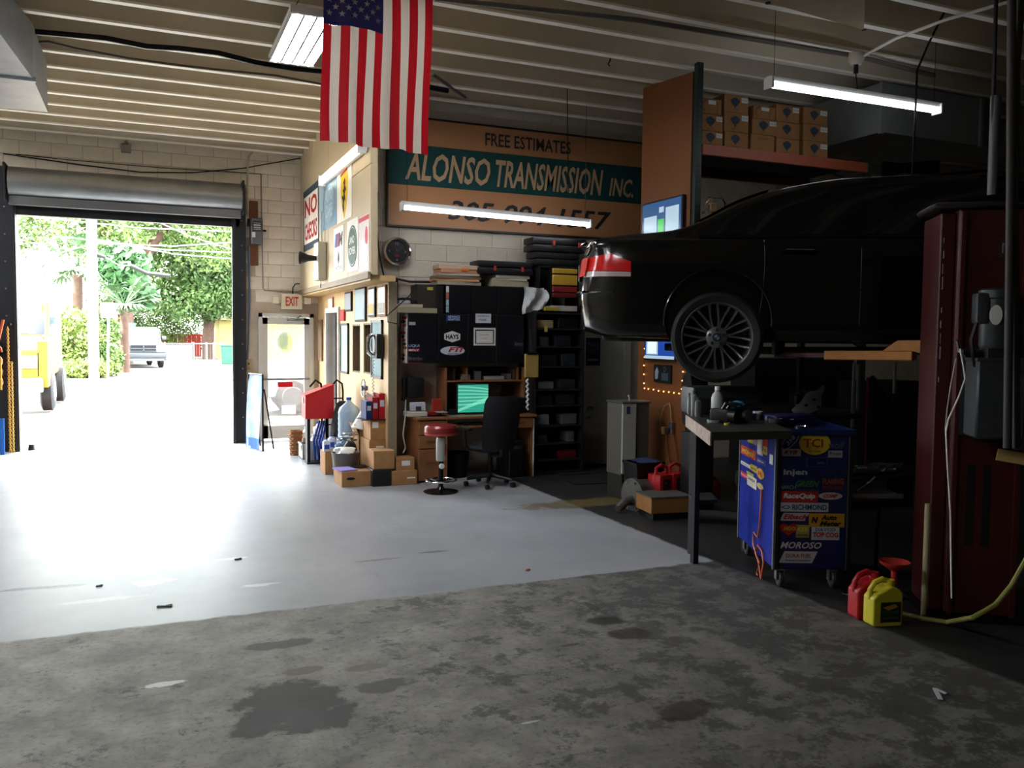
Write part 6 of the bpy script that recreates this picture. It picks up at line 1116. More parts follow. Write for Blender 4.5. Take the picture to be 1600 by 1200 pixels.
obj('body', MB().bx((0, .012, ZB), (W1, D1, ZT-.03), bev=.01), bl, ct); obj('front_panel', MB().bx((.035, 0, ZB+.01), (W1-.035, .012, ZT-.035), bev=.003), bld, ct)
for xx in (0, W1-.035): obj('corner_post', MB().bx((xx, -.012, ZB), (xx+.035, .012, ZT-.03), bev=.006), black, ct)
obj('top_tray', MB().bx((-.012, -.015, ZT-.03), (W1+.012, D1+.012, ZT-.02)).bx((-.012, -.015, ZT-.03), (W1+.012, -.008, ZT+.01)).bx((-.012, D1+.005, ZT-.03), (W1+.012, D1+.012, ZT+.01)).bx((-.012, -.015, ZT-.03), (-.005, D1+.012, ZT+.01)).bx((W1+.005, -.015, ZT-.03), (W1+.012, D1+.012, ZT+.01)), M('cart_blue_dark', '#10204e', .35, .2), ct)
obj('edge_trim', MB().bx((-.006, -.006, ZB), (.0, .02, ZT-.03)), M('trim_grey', '#6b6f76', .4, .4), ct); obj('edge_trim', MB().bx((-.006, D1-.02, ZB), (0, D1+.006, ZT-.03)), M('trim_grey', '#6b6f76', .4, .4), ct)
for i, (xx, yy) in enumerate(((.06, .05), (W1-.10, .05), (.06, D1-.06), (W1-.10, D1-.06))):
    cs = obj('caster', MB().lathe([(0, -.016), (.05, -.016), (.06, -.008), (.06, .008), (.05, .016), (0, .016)], (xx, yy, .062), 22, 'x'), M('caster_grey', '#2f2f2f', .5), ct, smooth=True)
    obj('caster_fork', MB().bx((xx-.028, yy-.02, .05), (xx-.022, yy+.03, ZB)).bx((xx+.022, yy-.02, .05), (xx+.028, yy+.03, ZB)).bx((xx-.028, yy-.03, ZB-.012), (xx+.028, yy+.04, ZB)).bx((xx-.032, yy-.03, .06), (xx-.026, yy, .12)), M('fork_zinc', '#8f9192', .35, .8), ct)
fc_ = Fr((0, -.002, 0), (1, 0, 0), (0, 0, 1), (0, -1, 0)); Mi = wm(ct).inverted()
# map pixels on the front panel to panel coordinates
def cpx(px, py):
    o, dr = Mi @ EYE, None; r = _f+_r*((px-800)/FPX)+_u*((600-py)/FPX); dr = Mi.to_3x3() @ r; s = (-.002-o.y)/dr.y; q = o+dr*s; return q.x, q.z
S = lambda *a, **k: stick(fc_, cpx, ct, *a, world=False, **k)
(_a, _b) = cpx(1235, 688); poly(ell(_a, _b, .082, .036, rot=.85), fc_, cmat('#8f9298'), ct, .001, .001, 'sticker'); poly(ell(_a, _b, .074, .029, rot=.85), fc_, cmat('#1c2550'), ct, .002, .001, 'sticker'); letters('258', fc_, _a-.04, _b-.014, .08, .028, cmat('#9a9da2'), ct, .004, .2, .02, 'lettering', .85)
S(1249, 674, 1297, 711, '#b3a026', [('TCI', '#8e2420', .14, .32, .62, .38, 0, .02), ('on track', '#6a5a20', .3, .12, .4, .09)], 'ell')
S(1219, 701, 1251, 713, '#9a9a9c', [('KYB', '#7a2426', .18, .25, .64, .55, .3, .04)]); S(1260, 714, 1293, 730, '#2a3f6a', [('turbo', '#3a6aa0', .5, .3, .35, .3)], bd='#131b40')
S(1294, 704, 1316, 715, '#8d9097', [('Royal', '#333333', .1, .3, .8, .5)]); S(1295, 686, 1320, 703, None, [('wolf', '#52565e', 0, .1, 1, .7, .3)])
S(1224, 733, 1261, 746, None, [('injen', '#9fa3a8', 0, .1, 1, .9, 0, .03)]); S(1286, 736, 1318, 746, None, [('FAST', '#22365a', 0, .1, 1, .8, .2, .03)])
S(1285, 747, 1318, 758, None, [('FLAMING', '#8a4a28', 0, .1, 1, .9, 0, .04)]); S(1285, 758, 1318, 766, None, [('RIVER', '#7a3424', 0, .1, 1, .8, 0, .03)]); S(1243, 749, 1280, 762, None, [('GREEN', '#3a6a44', 0, .1, 1, .8, .4, .04)])
S(1218, 757, 1243, 765, None, [('MARCH', '#6f7a74', 0, .1, 1, .8, 0, .03)]); S(1244, 763, 1280, 768, None, [('performance', '#4c5c54', 0, .1, 1, .8)])
S(1219, 767, 1278, 785, '#9c2a2a', [('RaceQuip', '#c2bfbb', .08, .22, .84, .6, .2, .04)]); S(1279, 769, 1316, 781, '#a8a5a0', [('COMP', '#9c2a2a', .2, .25, .6, .5, .3, .04)], 'ell')
S(1219, 785, 1294, 800, '#a5a7a9', [('RICHMOND', '#1f3a5a', .25, .2, .72, .62, 0, .02), ('<>', '#1f3a5a', .03, .25, .18, .5)]); S(1218, 801, 1264, 814, '#a39c98', [('Eibach', '#962528', .12, .2, .8, .65, .35, .03)], 'para')
S(1264, 802, 1319, 824, '#a8801f', [('Auto', '#1b1812', .33, .52, .45, .38, .3, .05), ('Meter', '#1b1812', .3, .08, .62, .38, .3, .05), ('N', '#1b1812', .06, .3, .2, .45, .3, .06)])
S(1244, 820, 1264, 840, '#8f8a44', [('KER', '#c9bb4a', .12, .5, .76, .32), ('HEADERS', '#23281c', .05, .08, .9, .22)]); S(1217, 815, 1247, 840, '#93281f', [('HOO', '#b58a2c', .25, .45, .6, .26, 0, .04)], 'heart')
S(1268, 823, 1311, 844, '#a7a9ac', [('DAYCO', '#33548a', .14, .66, .72, .26, 0, .02), ('TOP COG', '#a32c30', .04, .2, .92, .4, 0, .04)]); S(1219, 845, 1283, 858, None, [('MOROSO', '#b3b4b3', 0, .05, 1, .85, .3, .025)])
S(1217, 861, 1277, 880, '#a7a9a8', [('DURA FUEL', '#8a2a28', .18, .45, .66, .35), ('transmission', '#1c1c1c', .15, .15, .66, .18)], 'para')
# stickers on the lit side panel (x = 0 face, seen from the left)
fsd = Fr((-.001, 0, 0), (0, -1, 0), (0, 0, 1), (-1, 0, 0))
def spx(px, py):
    o = Mi @ EYE; r = _f+_r*((px-800)/FPX)+_u*((600-py)/FPX); dr = Mi.to_3x3() @ r; s = (-.001-o.x)/dr.x; q = o+dr*s; return -q.y, q.z
T_ = lambda *a, **k: stick(fsd, spx, ct, *a, world=False, **k)
T_(1158, 694, 1181, 720, '#c9452e', [('MOMO', '#e0bf3c', .12, .22, .78, .5, 0, .05)]); T_(1158, 719, 1173, 733, '#dcd8d0', [('SHO', '#555555', .1, .3, .7, .3)]); T_(1158, 735, 1169, 750, '#c23430', [('lucas', '#e8d8d0', .1, .35, .8, .35)]); T_(1173, 724, 1183, 740, '#c9b23a', [('NOS', '#333', .1, .3, .8, .3)] if False else [('NOS', '#333333', .1, .3, .8, .3)])
T_(1169, 682, 1177, 694, '#c4b63a'); T_(1177, 684, 1183, 697, '#9a7896'); T_(1184, 681, 1192, 713, '#c9c4bf'); T_(1192, 682, 1200, 700, '#b02c34'); T_(1190, 694, 1199, 712, '#bfa23a', [('76', '#5a3a1c', .1, .3, .8, .4)]); T_(1183, 714, 1197, 729, '#4a62a8', [('NGK', '#e8e8e8', .15, .3, .7, .4)], bd='#26387c')
T_(1168, 740, 1182, 766, '#d8d6c8', [('WIX', '#3c3c28', .1, .55, .8, .25)]); T_(1183, 729, 1194, 752, '#d6a23a', [('R', '#a83020', .2, .3, .6, .4)], 'ell'); T_(1183, 752, 1193, 768, '#c4ad72', shape='ell'); T_(1203, 709, 1208, 727, '#c8ccd0'); T_(1167, 735, 1178, 746, '#a8b038')
# cord on the side
oc2 = M('cord_salmon', '#c8603e', .5)
def sp3(px, py, off=.02):
    y, z = spx(px, py); return wm(ct) @ Vector((-off, -y, z))
run('extension_cord', 'orange cord hanging knotted down the blue cart side', [sp3(x, y, .015) for x, y in [(1193, 765), (1192, 790), (1190, 820), (1187, 840), (1181, 832), (1180, 850), (1186, 870), (1190, 880), (1186, 895), (1191, 918), (1193, 900), (1196, 880), (1194, 862), (1187, 852), (1183, 862), (1189, 880), (1194, 918)]], .007, oc2, 'cord', 6)
# blue box part on the cart, side shelf
t = thing('side_tray', 'small dark tray hooked on the right of the blue cart', 'tray', (0, 0, 0)); t.location = wm(ct) @ Vector((W1+.2, .25, .62)); t.rotation_euler = (0, 0, cyaw)
obj('tray', MB().box((0, 0, 0), (.38, .3, .02)).box((0, -.15, .01), (.38, .012, .03)), M('tray_steel', '#77797b', .4, .6), t); obj('support', MB().tube([(.1, 0, 0), (.1, .05, -.3), (.12, .1, -.61)], .012, 6), bsteel, t); obj('tool', MB().tube([(-.1, -.05, .02), (0, .02, .06), (.05, .0, .12)], .012, 6), chrome, t)
p = wm(ct) @ Vector((W1*.5, D1*.6, ZT-.018)); t = thing('blue_tray_box', 'dark blue case lying on top of the tool cart', 'case', p, cyaw+.3); obj('body', MB().box((0, 0, .04), (.36, .2, .08), bev=.012), M('case_navy', '#1a1c4e', .4), t, smooth=True); obj('handle', MB().tube([(-.06, -.1, .05), (-.05, -.13, .05), (.05, -.13, .05), (.06, -.1, .05)], .008, 6), black, t)
p = wm(ct) @ Vector((W1*.38, .12, ZT-.018)); solo('steel_bowl', MB().lathe([(0, 0), (.03, 0), (.05, .04), (.047, .04), (.028, .006), (0, .006)], p, 18), chrome, 'small bright steel bowl on top of the tool cart', 'bowl', smooth=True)
# cans: red one behind, yellow in front, funnel
g0 = at(1391, 980, 'z', 0); g1 = at(1371, 968, 'z', 0); yj = M('jug_yellow', '#c2b62c', .4); rj = M('jug_red', '#a81a22', .4)
def gcan(name, label, p, m, sc=1.0, lab=True):
    t = thing(name, label, 'jug', p, radians(-14)); w, d, h = .19*sc, .11*sc, .30*sc
    obj('body', MB().prism([(-w/2, .01), (-w/2+.012, 0), (w/2-.012, 0), (w/2, .012), (w/2, h*.66), (w/2-.03, h*.76), (w*.12, h*.80), (-w*.12, h*.74), (-w*.36, h*.66), (-w/2, h*.56)], (0, -d/2, 0), (1, 0, 0), (0, 0, 1), (0, d, 0)), m, t)
    bv = t.children; o = COL.objects[-1]; md = o.modifiers.new('b', 'BEVEL'); md.width = .012; md.segments = 2; o.data.set_sharp_from_angle(angle=radians(50))
    obj('handle', MB().tube([(-w*.46, 0, h*.52), (-w*.45, 0, h*.72), (-w*.30, 0, h*.86), (-w*.05, 0, h*.92), (w*.14, 0, h*.86), (w*.2, 0, h*.78)], .016*sc, 8), m, t, smooth=True); obj('neck', MB().cyl((w*.2, 0, h*.76), (w*.2, 0, h*.9), .028*sc, 14), m, t, smooth=True)
    if lab:
        lb = obj('label', MB().bx((-w*.26, -d/2-.003, h*.10), (w*.42, -d/2-.001, h*.50)), cmat('#1f2a18'), t); f_ = Fr((-w*.26, -d/2-.004, h*.10), (1, 0, 0), (0, 0, 1), (0, -1, 0)); poly([(.01, h*.30), (.09, h*.36), (.11, h*.30), (.05, h*.24)], f_, cmat('#a87c38'), t, name='print'); letters('COOLANT', f_, .012, .05, w*.55, .022, cmat('#2f6a3a'), t, .002); poly(rect(.02, .02, w*.5, .012), f_, cmat('#3a4a2c'), t, name='print')
    return t, w, h
g, w, h = gcan('yellow_jug', 'yellow plastic jug with dark green label on the floor', g0+Vector((0, .06, 0)), yj); t2, _, _ = gcan('red_gas_can', 'red fuel can standing just behind the yellow jug', g0+Vector((.02, .20, 0)), rj, 1.03, False)
fn = wm(t2) @ Vector((.04, 0, .27)); fp_ = at(1398, 883, 'y', g0.y+.1); t = thing('red_funnel', 'red plastic funnel sitting in the neck of the cans', 'funnel', Vector((fp_.x, g0.y+.1, .22)))
obj('cone', MB().lathe([(.018, .05), (.02, .08), (.085, .125), (.09, .14), (.086, .14), (.018, .085), (.015, .05)], n=28), M('funnel_red', '#9c2a24', .4), t, smooth=True); obj('spout', MB().lathe([(.018, 0), (.02, .05)], n=14), M('funnel_red', '#9c2a24', .4), t, smooth=True)
# loose debris on the floor
for i, (x, y, l, a, cc, lb) in enumerate([(1465, 1085, .13, .9, '#b8bab8', 'small white strip lying on the dark stained concrete'), (257, 948, .09, -.3, '#1b1b1b', 'small black scrap on the painted floor near the edge'), (825, 891, .035, .4, '#a8563c', 'small reddish leaf on the painted floor'), (372, 874, .05, .2, '#232323', 'black chip beside a white paint scuff'), (155, 916, .04, 0, '#202020', 'black chip on the painted floor at the far side')]):
    p = at(x, y, 'z', .003); solo('floor_scrap', MB().box(p+Vector((0, 0, .003)), (l, .02, .006), rz=a).box(p+Vector((l*.3, .01, .004)), (l*.4, .014, .006), rz=a+.7), cmat(cc), lb, 'scrap')
# far top-right: upper shelf lamp with white arms, ladder on car roof side
t = thing('work_lamp', 'silver articulated lamp frame beside the green rack post', 'lamp', at(1113, 330, 'y', YN-.12)); q = lambda x, y: at(x, y, 'y', YN-.12)
obj('arm', MB().tube([q(1099, 332), q(1103, 318), q(1110, 309)], .008, 6).tube([q(1110, 309), q(1128, 309), q(1134, 320)], .008, 6).tube([q(1104, 330), q(1112, 312)], .006, 6), chrome, t, world=True); obj('lamp_base', MB().box(q(1113, 325), (.08, .06, .1), bev=.01), M('plug_brown', '#7a5a3a', .6), t, world=True)
for p_ in ((1099, 332), (1110, 309), (1128, 309), (1134, 320)): obj('joint', MB().lathe([(0, -.012), (.014, -.012), (.014, .012), (0, .012)], q(*p_), 10, 'y'), chrome, t, world=True)
t = thing('heater_unit', 'dark machine hanging behind the car roof under the duct', 'heater', at(1423, 270, 'y', 8.4)); c = at(1423, 262, 'y', 8.4); obj('body', MB().box(c, (.62, .4, .26), bev=.03).box(c+Vector((0, 0, .22)), (.26, .26, .26), bev=.03), M('greasy_black', '#141412', .35, .5), t, world=True); obj('chimney', MB().cyl(c+Vector((0, 0, .3)), Vector((c.x, c.y, 4.76)), .1, 16), bsteel, t, world=True, smooth=True)
run('electrical_conduit', 'dark pipe running level along the far wall behind the car', [at(1380, 283, 'y', 9.9), at(1500, 270, 'y', 9.9), at(1620, 262, 'y', 9.9)], .02, bsteel)
# ================================================================== THE CAR
def smooth_fn(xs, ys):
    n = len(xs); m = []
    for i in range(n):
        if i == 0: m.append((ys[1]-ys[0])/(xs[1]-xs[0]))
        elif i == n-1: m.append((ys[-1]-ys[-2])/(xs[-1]-xs[-2]))
        else:
            a, b = (ys[i]-ys[i-1])/(xs[i]-xs[i-1]), (ys[i+1]-ys[i])/(xs[i+1]-xs[i]); m.append(0 if a*b <= 0 else 2*a*b/(a+b))
    def f(x):
        x = min(max(x, xs[0]), xs[-1]); i = 0
        while i < n-2 and x > xs[i+1]: i += 1
        h = xs[i+1]-xs[i]; t = (x-xs[i])/h; return (2*t**3-3*t*t+1)*ys[i]+(t**3-2*t*t+t)*h*m[i]+(-2*t**3+3*t*t)*ys[i+1]+(t**3-t*t)*h*m[i+1]
    return f
RA = 1.13; FA = 4.12; LEN = 5.03
wdt = smooth_fn([0, .06, .25, .6, 1.2, 2.5, 3.9, 4.5, 4.85, 5.03], [.70, .80, .885, .925, .95, .95, .945, .90, .78, .55])   # half width
bot = smooth_fn([0, .3, .8, 1.5, 2.5, 3.7, 4.5, 5.03], [.26, .20, .19, .18, .18, .18, .19, .24])
belt = smooth_fn([0, .12, .35, .8, 1.5, 2.4, 3.3, 3.8, 4.5, 4.9, 5.03], [.86, .965, .98, .975, .965, .955, .94, .93, .85, .70, .55])
top = smooth_fn([0, .05, .12, .40, .75, .95, 1.3, 1.7, 2.15, 2.6, 3.0, 3.3, 3.75, 3.95, 4.5, 4.9, 5.03], [.87, .95, 1.0, 1.03, 1.06, 1.12, 1.30, 1.42, 1.475, 1.485, 1.46, 1.40, 1.16, 1.03, .93, .75, .57])
rfw = smooth_fn([0, .8, 1.3, 1.8, 2.5, 3.1, 3.7, 4.2, 5.03], [.74, .74, .64, .585, .58, .60, .70, .78, .5])  # roof-edge half width
def section(x):
    w, b, z1, zt, r = wdt(x), bot(x), belt(x), top(x), min(rfw(x), wdt(x)-.02)
    zt = max(zt, z1+.006); g = zt-z1
    return [(0, b), (w*.6, b), (w*.90, b+.015), (w*.975, b+.08), (w*.985, b+.18), (w*.992, b+(z1-b)*.35), (w, b+(z1-b)*.58), (w*.997, b+(z1-b)*.80), (w*.975, z1-.035), (w*.95, z1-.008), (w*.93, z1),
            ((w*.93)*.6+r*.4, z1+g*.42), (w*.93*.25+r*.75, z1+g*.78), (r*.985, zt-g*.055), (r*.90, zt-g*.01), (r*.5, zt+.012*min(1, g*3)), (0, zt+.018*min(1, g*3))]
def cage(x):
    p = section(x); out = []
    for i in range(len(p)-1):
        p0, p1, p2, p3 = p[max(i-1, 0)], p[i], p[i+1], p[min(i+2, len(p)-1)]
        for k in range(3):
            t = k/3; out.append(tuple(.5*((2*p1[j])+(-p0[j]+p2[j])*t+(2*p0[j]-5*p1[j]+4*p2[j]-p3[j])*t*t+(-p0[j]+3*p1[j]-3*p2[j]+p3[j])*t**3) for j in range(2)))
    out.append(p[-1]); return out
def side_y(x, z):
    c = cage(x); b = None
    for i in range(8, len(c)-1):
        if (c[i][1]-z)*(c[i+1][1]-z) <= 0 and c[i+1][1] != c[i][1]:
            t = (z-c[i][1])/(c[i+1][1]-c[i][1]); b = c[i][0]+(c[i+1][0]-c[i][0])*t; break
    return b if b is not None else wdt(x)
q = _f+_r*((1120-800)/FPX)+_u*((600-527)/FPX); WC = EYE+q*(6.62/q.dot(_f)); CYAW = radians(-35.2); CZ0 = 1.50
cv = Vector((cos(CYAW), sin(CYAW), 0)); lv_ = Vector((-sin(CYAW), cos(CYAW), 0))
CO = Vector((WC.x, WC.y, 0))-cv*RA+lv_*.90; CO.z = CZ0
car = thing('car', 'black four-door sedan raised on the lift, seen from its side', 'car', CO, CYAW)
paint = M('car_black_paint', '#040405', .16, 0, coat=.25); paint.node_tree.nodes['Principled BSDF'].inputs['Specular IOR Level'].default_value = .3; glass = M('car_dark_glass', '#050607', .03); WHZ = WC.z-CZ0
mb = MB(); xs = [0, .015, .03, .05, .08, .12]+[.17+i*.06 for i in range(79)]+[4.93, 4.97, 5.0, 5.02, 5.03]; xs = sorted(set(round(x, 3) for x in xs if x <= LEN)); ring_n = None; vs = []
for x in xs:
    c = cage(x); k = 0
    ring = [(x, -y, z) for y, z in c]+[(x, y, z) for y, z in c[-2:0:-1]]; ring_n = len(ring); vs += ring
# round the rear face plan
def plan(v):
    x, y, z = v; e = max(0, 1-x/.50)**2*1.3; f = max(0, 1-(LEN-x)/.5); 
    bul = .05*math.exp(-((z-.55)/.22)**2)+.03*math.exp(-((z-.98)/.07)**2)
    return (x+.16*e*(abs(y)/.9)**3-.9*bul*e-.22*f*(abs(y)/.9)**3, y, z)
vs = [plan(v) for v in vs]
fs = [(i*ring_n+j, i*ring_n+(j+1) % ring_n, (i+1)*ring_n+(j+1) % ring_n, (i+1)*ring_n+j) for i in range(len(xs)-1) for j in range(ring_n)]
fs += [tuple(range(ring_n))[::-1], tuple((len(xs)-1)*ring_n+j for j in range(ring_n))]
mb.put(vs, fs); body = obj('body', mb, paint, car, smooth=True)
body.data.set_sharp_from_angle(angle=radians(70))
# wheel arches
cm_ = MB()
for ax in (RA, FA): cm_.cyl((ax, -1.1, .335), (ax, -.60, .335), .395, 48).cyl((ax, 1.1, .335), (ax, .60, .335), .395, 48)
cut = obj('cutter', cm_, black, car); md = body.modifiers.new('arch', 'BOOLEAN'); md.object = cut; md.operation = 'DIFFERENCE'; md.solver = 'EXACT'
dg = bpy.context.evaluated_depsgraph_get(); dg.update(); nm = bpy.data.meshes.new_from_object(body.evaluated_get(dg)); body.modifiers.clear(); body.data = nm; bpy.data.objects.remove(cut)
nm.materials.clear(); nm.materials.append(paint)
for p in nm.polygons: p.material_index = 0
def patch(name, zlo, zhi, x0, x1, m, off=.004, side=-1, nu=24, nv=6, parent=None, smooth=True):
    def f(a, b):
        x = x0(b) if callable(x0) else x0; xx1 = x1(b) if callable(x1) else x1; x = x+(xx1-x)*a; z = zlo(x)+(zhi(x)-zlo(x))*b; y = side_y(x, z)+off
        v = plan((x, side*(y), z)); return Vector(v)
    return obj(name, MB().grid(f, nu, nv), m, parent or car, smooth=smooth)
blz = lambda x: belt(x)+.035
tpz = lambda x: belt(x)+(top(x)-belt(x))*.80
wl_ = [(lambda b: 1.42-.0*b, lambda b: 2.05, 'rear_side_window'), (lambda b: 2.12, lambda b: 3.02, 'front_side_window')]
for s in (-1, 1):
    patch('quarter_window', blz, lambda x: belt(x)+(top(x)-belt(x))*min(.80, max(.15, (x-.98)/.35*.65)), 1.0, 1.38, glass, side=s)
    patch('rear_side_window', blz, tpz, 1.41, 2.12, glass, side=s); patch('front_side_window', blz, lambda x: belt(x)+(top(x)-belt(x))*min(.80, max(.12, (3.62-x)/.5*.8)), 2.20, 3.52, glass, side=s)
    patch('belt_trim', lambda x: belt(x)+.012, lambda x: belt(x)+.026, .98, 3.6, M('shadow_trim', '#15161a', .15, .6), .008, s, 40, 1)
    patch('side_moulding', lambda x: .56, lambda x: .575, 1.62, 3.62, paint, .014, s, 30, 1)
    patch('sill', lambda x: .19, lambda x: .27, 1.56, 3.70, M('sill_black', '#08080a', .2), .012, s, 30, 2)
    for x in (1.42, 2.16, 3.5):
        pts = [Vector((x+(.05*sin((z-.25)*3) if x < 1.5 else 0), s*(side_y(x, z)+.001), z)) for z in [.25+.07*i for i in range(11)]]; obj('door_seam', MB().tube(pts, .003, 4), black, car)
    for x in (1.62, 2.62):
        y = side_y(x, .80)+.02; h = obj('door_handle', MB().tube([(x-.02, s*(y-.02), .862), (x, s*(y+.012), .865), (x+.10, s*(y+.018), .862), (x+.20, s*(y+.012), .858), (x+.22, s*(y-.02), .855)], .011, 8), M('handle_gloss', '#15161a', .06, .7), car, smooth=True); obj('handle_chrome', MB().tube([(x, s*(y+.02), .874), (x+.20, s*(y+.022), .868)], .0035, 6), chrome, car)
    # tail lamp wraps the corner
    tl = patch('tail_lamp', lambda x: .74-.04*x, lambda x: .845+.02*min(x/.2, 1)-.34*max(0, x-.26), -.0, .46, M('tail_red', '#b01010', .15, emit=.03), .008, s, 16, 6)
    patch('lamp_lens_clear', lambda x: .69-.02*x, lambda x: .735-.04*x, 0, .46, M('tail_clear', '#b8a9a5', .15), .008, s, 16, 3)
    obj('tail_lamp_wrap', MB().grid(lambda a, b: Vector(plan((-.002, s*(.74-.30*a), .70+.15*b)))+Vector((-.006, 0, 0)), 8, 4), M('tail_red', '#b01010', .15, emit=.03), car, smooth=True)
    arch = [(RA+.405*cos(a), s*(side_y(min(max(RA+.405*cos(a), .05), 4.9), max(.34+.405*sin(a), .3))+.004), .335+.405*sin(a)) for a in [pi*(-.03+i/24*1.06) for i in range(25)]]; obj('arch_lip', MB().tube(arch, .010, 6), paint, car, smooth=True)
    arch = [(FA+.405*cos(a), s*(side_y(FA+.405*cos(a), max(.34+.405*sin(a), .3))+.004), .335+.405*sin(a)) for a in [pi*(-.03+i/24*1.06) for i in range(25)]]; obj('arch_lip', MB().tube(arch, .010, 6), paint, car, smooth=True)
    obj('door_mirror', MB().blob((3.32, s*1.03, 1.0), (.07, .11, .08), 2, .04, 10), paint, car, smooth=True)
obj('rear_bumper_trim', MB().tube([plan((.0, -.78+.156*i, .57)) for i in range(11)], .01, 6), M('shadow_trim', '#15161a', .15, .6), car, smooth=True)
pts = [plan((.30-.03*i, -(side_y(max(.30-.03*i, 0), .56)+.004), .56+.0*i)) for i in range(11)]; obj('bumper_strip', MB().tube(pts, .009, 6), M('strip_gloss', '#3a3c40', .1, .8), car, smooth=True)
obj('boot_lid_edge', MB().tube([plan((.015, -.72+.144*i, .985-.004*abs(i-5))) for i in range(11)], .012, 6), paint, car, smooth=True)
# rear and front screens
def scrn(xa, xb, wa, wb):
    return lambda a, b: Vector((xa+(xb-xa)*b, (2*a-1)*(wa+(wb-wa)*b), top(xa+(xb-xa)*b)+.022))
obj('rear_window', MB().grid(scrn(.98, 1.52, .62, .52), 10, 10), glass, car, smooth=True); obj('windscreen', MB().grid(scrn(3.78, 3.08, .60, .52), 10, 10), glass, car, smooth=True)
obj('antenna_fin', MB().prism([(0, 0), (.16, .0), (.03, .05)], (1.62, -.01, 1.42), (1, 0, 0), (0, 0, 1), (0, .02, 0)), black, car)
obj('number_plate', MB().box((-.045, 0, .76), (.01, .40, .14)), cmat('#9a9a94'), car)
# underside
obj('underbody', MB().bx((.35, -.60, .17), (4.7, .60, .25), bev=.03), M('underbody_black', '#0b0b0b', .8), car)
obj('muffler', MB().box((.45, .4, .24), (.5, .35, .14), bev=.05).box((.45, -.4, .24), (.5, .35, .14), bev=.05), M('rusty_pipe', '#34302c', .7, .4), car, smooth=True)
obj('exhaust', MB().tube([(.7, .2, .12), (1.6, .12, .10), (3.2, .1, .12)], .035, 10), M('rusty_pipe', '#34302c', .7, .4), car, smooth=True); obj('rear_axle', MB().tube([(RA, -.7, WHZ), (RA, -.3, .15), (RA, .3, .15), (RA, .7, WHZ)], .05, 8), black, car, smooth=True)
# wheels
alloy = M('alloy_grey', '#6d6e6f', .32, .75); tyr = M('car_tyre', '#111111', .7, bump=.05)
def wheel(x, y, s, z):
    t = thing('wheel', None, None, (x, y, z)); t.parent = car; del_ = None
    o = -s
    obj('tyre', MB().lathe([(.255, .10), (.27, .115), (.32, .125), (.345, .11), (.352, .08), (.352, -.08), (.345, -.11), (.32, -.125), (.27, -.115), (.255, -.10), (.255, .10)], (0, 0, 0), 64, 'y'), tyr, t, smooth=True)
    yo = s*.105
    obj('rim', MB().lathe([(.275, s*.100), (.278, s*.112), (.268, s*.116), (.255, s*.105), (.245, s*.06), (.24, -s*.09)], (0, 0, 0), 64, 'y', cap=False), alloy, t, smooth=True)
    obj('rim_inner', MB().lathe([(.0, -s*.03), (.24, -s*.03)], (0, 0, 0), 40, 'y'), M('wheel_dark', '#0a0a0a', .7), t)
    obj('brake_disc', MB().lathe([(0, -s*.01), (.17, -s*.01), (.17, s*.005), (0, s*.005)], (0, 0, 0), 40, 'y'), M('brake_dark', '#1c1b1a', .5, .6), t, smooth=True)
    for k in range(10):
        a0 = k*2*pi/10+.12
        for dq in (-1, 1):
            a1 = a0+dq*radians(11.5); pts = []; 
            r0, r1 = .062, .268; n = 6; L0, L1 = [], []
            for i in range(n+1):
                f = i/n; r = r0+(r1-r0)*f; a = a0+dq*radians(2+9.5*min(1, f*1.05)**.9); w = .013-.004*sin(pi*f)+.003*f; c = Vector((r*cos(a), 0, r*sin(a))); nn = Vector((-sin(a), 0, cos(a))); yy = s*(.078+.028*f-.03*sin(pi*f)*.6)
                L0.append(c+nn*w+Vector((0, yy-s*.012, 0))); L1.append(c-nn*w+Vector((0, yy-s*.012, 0))); pts.append(c+Vector((0, yy, 0)))
            vs = []; 
            for i in range(n+1): vs += [L0[i], pts[i]+(L0[i]-pts[i])*.45+Vector((0, s*.008, 0)), pts[i]+(L1[i]-pts[i])*.45+Vector((0, s*.008, 0)), L1[i], pts[i]+Vector((0, -s*.035, 0))]
            fs = [(i*5+j, i*5+(j+1) % 5, (i+1)*5+(j+1) % 5, (i+1)*5+j) for i in range(n) for j in range(5)]; obj('spoke', MB().put(vs, fs), alloy, t, smooth=True)
    obj('hub', MB().lathe([(.085, s*.04), (.082, s*.080), (.07, s*.088), (.0, s*.088)], (0, 0, 0), 40, 'y'), alloy, t, smooth=True)
    for k in range(5):
        a = k*2*pi/5+.3; obj('bolt_hole', MB().lathe([(.013, s*.085), (.013, s*.090), (0, s*.090)], (.056*cos(a), 0, .056*sin(a)), 12, 'y'), black, t)
    obj('centre_cap', MB().lathe([(.034, s*.088), (.033, s*.095), (.0, s*.097)], (0, 0, 0), 24, 'y'), black, t, smooth=True)
    f_ = Fr((0, s*.098, 0), (1, 0, 0), (0, 0, 1), (0, s, 0))
    for k in range(4): poly([(0, 0)]+[(.021*cos(k*pi/2+i*pi/12), .021*sin(k*pi/2+i*pi/12)) for i in range(7)], f_, cmat('#8d9196' if k % 2 else '#1f3a6a', .3), t, .0, .001, 'cap_print')
    return t
w1 = wheel(RA, -.83, -1, WHZ)
for (x, y, s) in ((FA, -.83, -1),): dup(w1, (x, y, WHZ), parent=car)
for x in (RA, FA): o = dup(w1, (x, .83, WHZ), pi, parent=car)
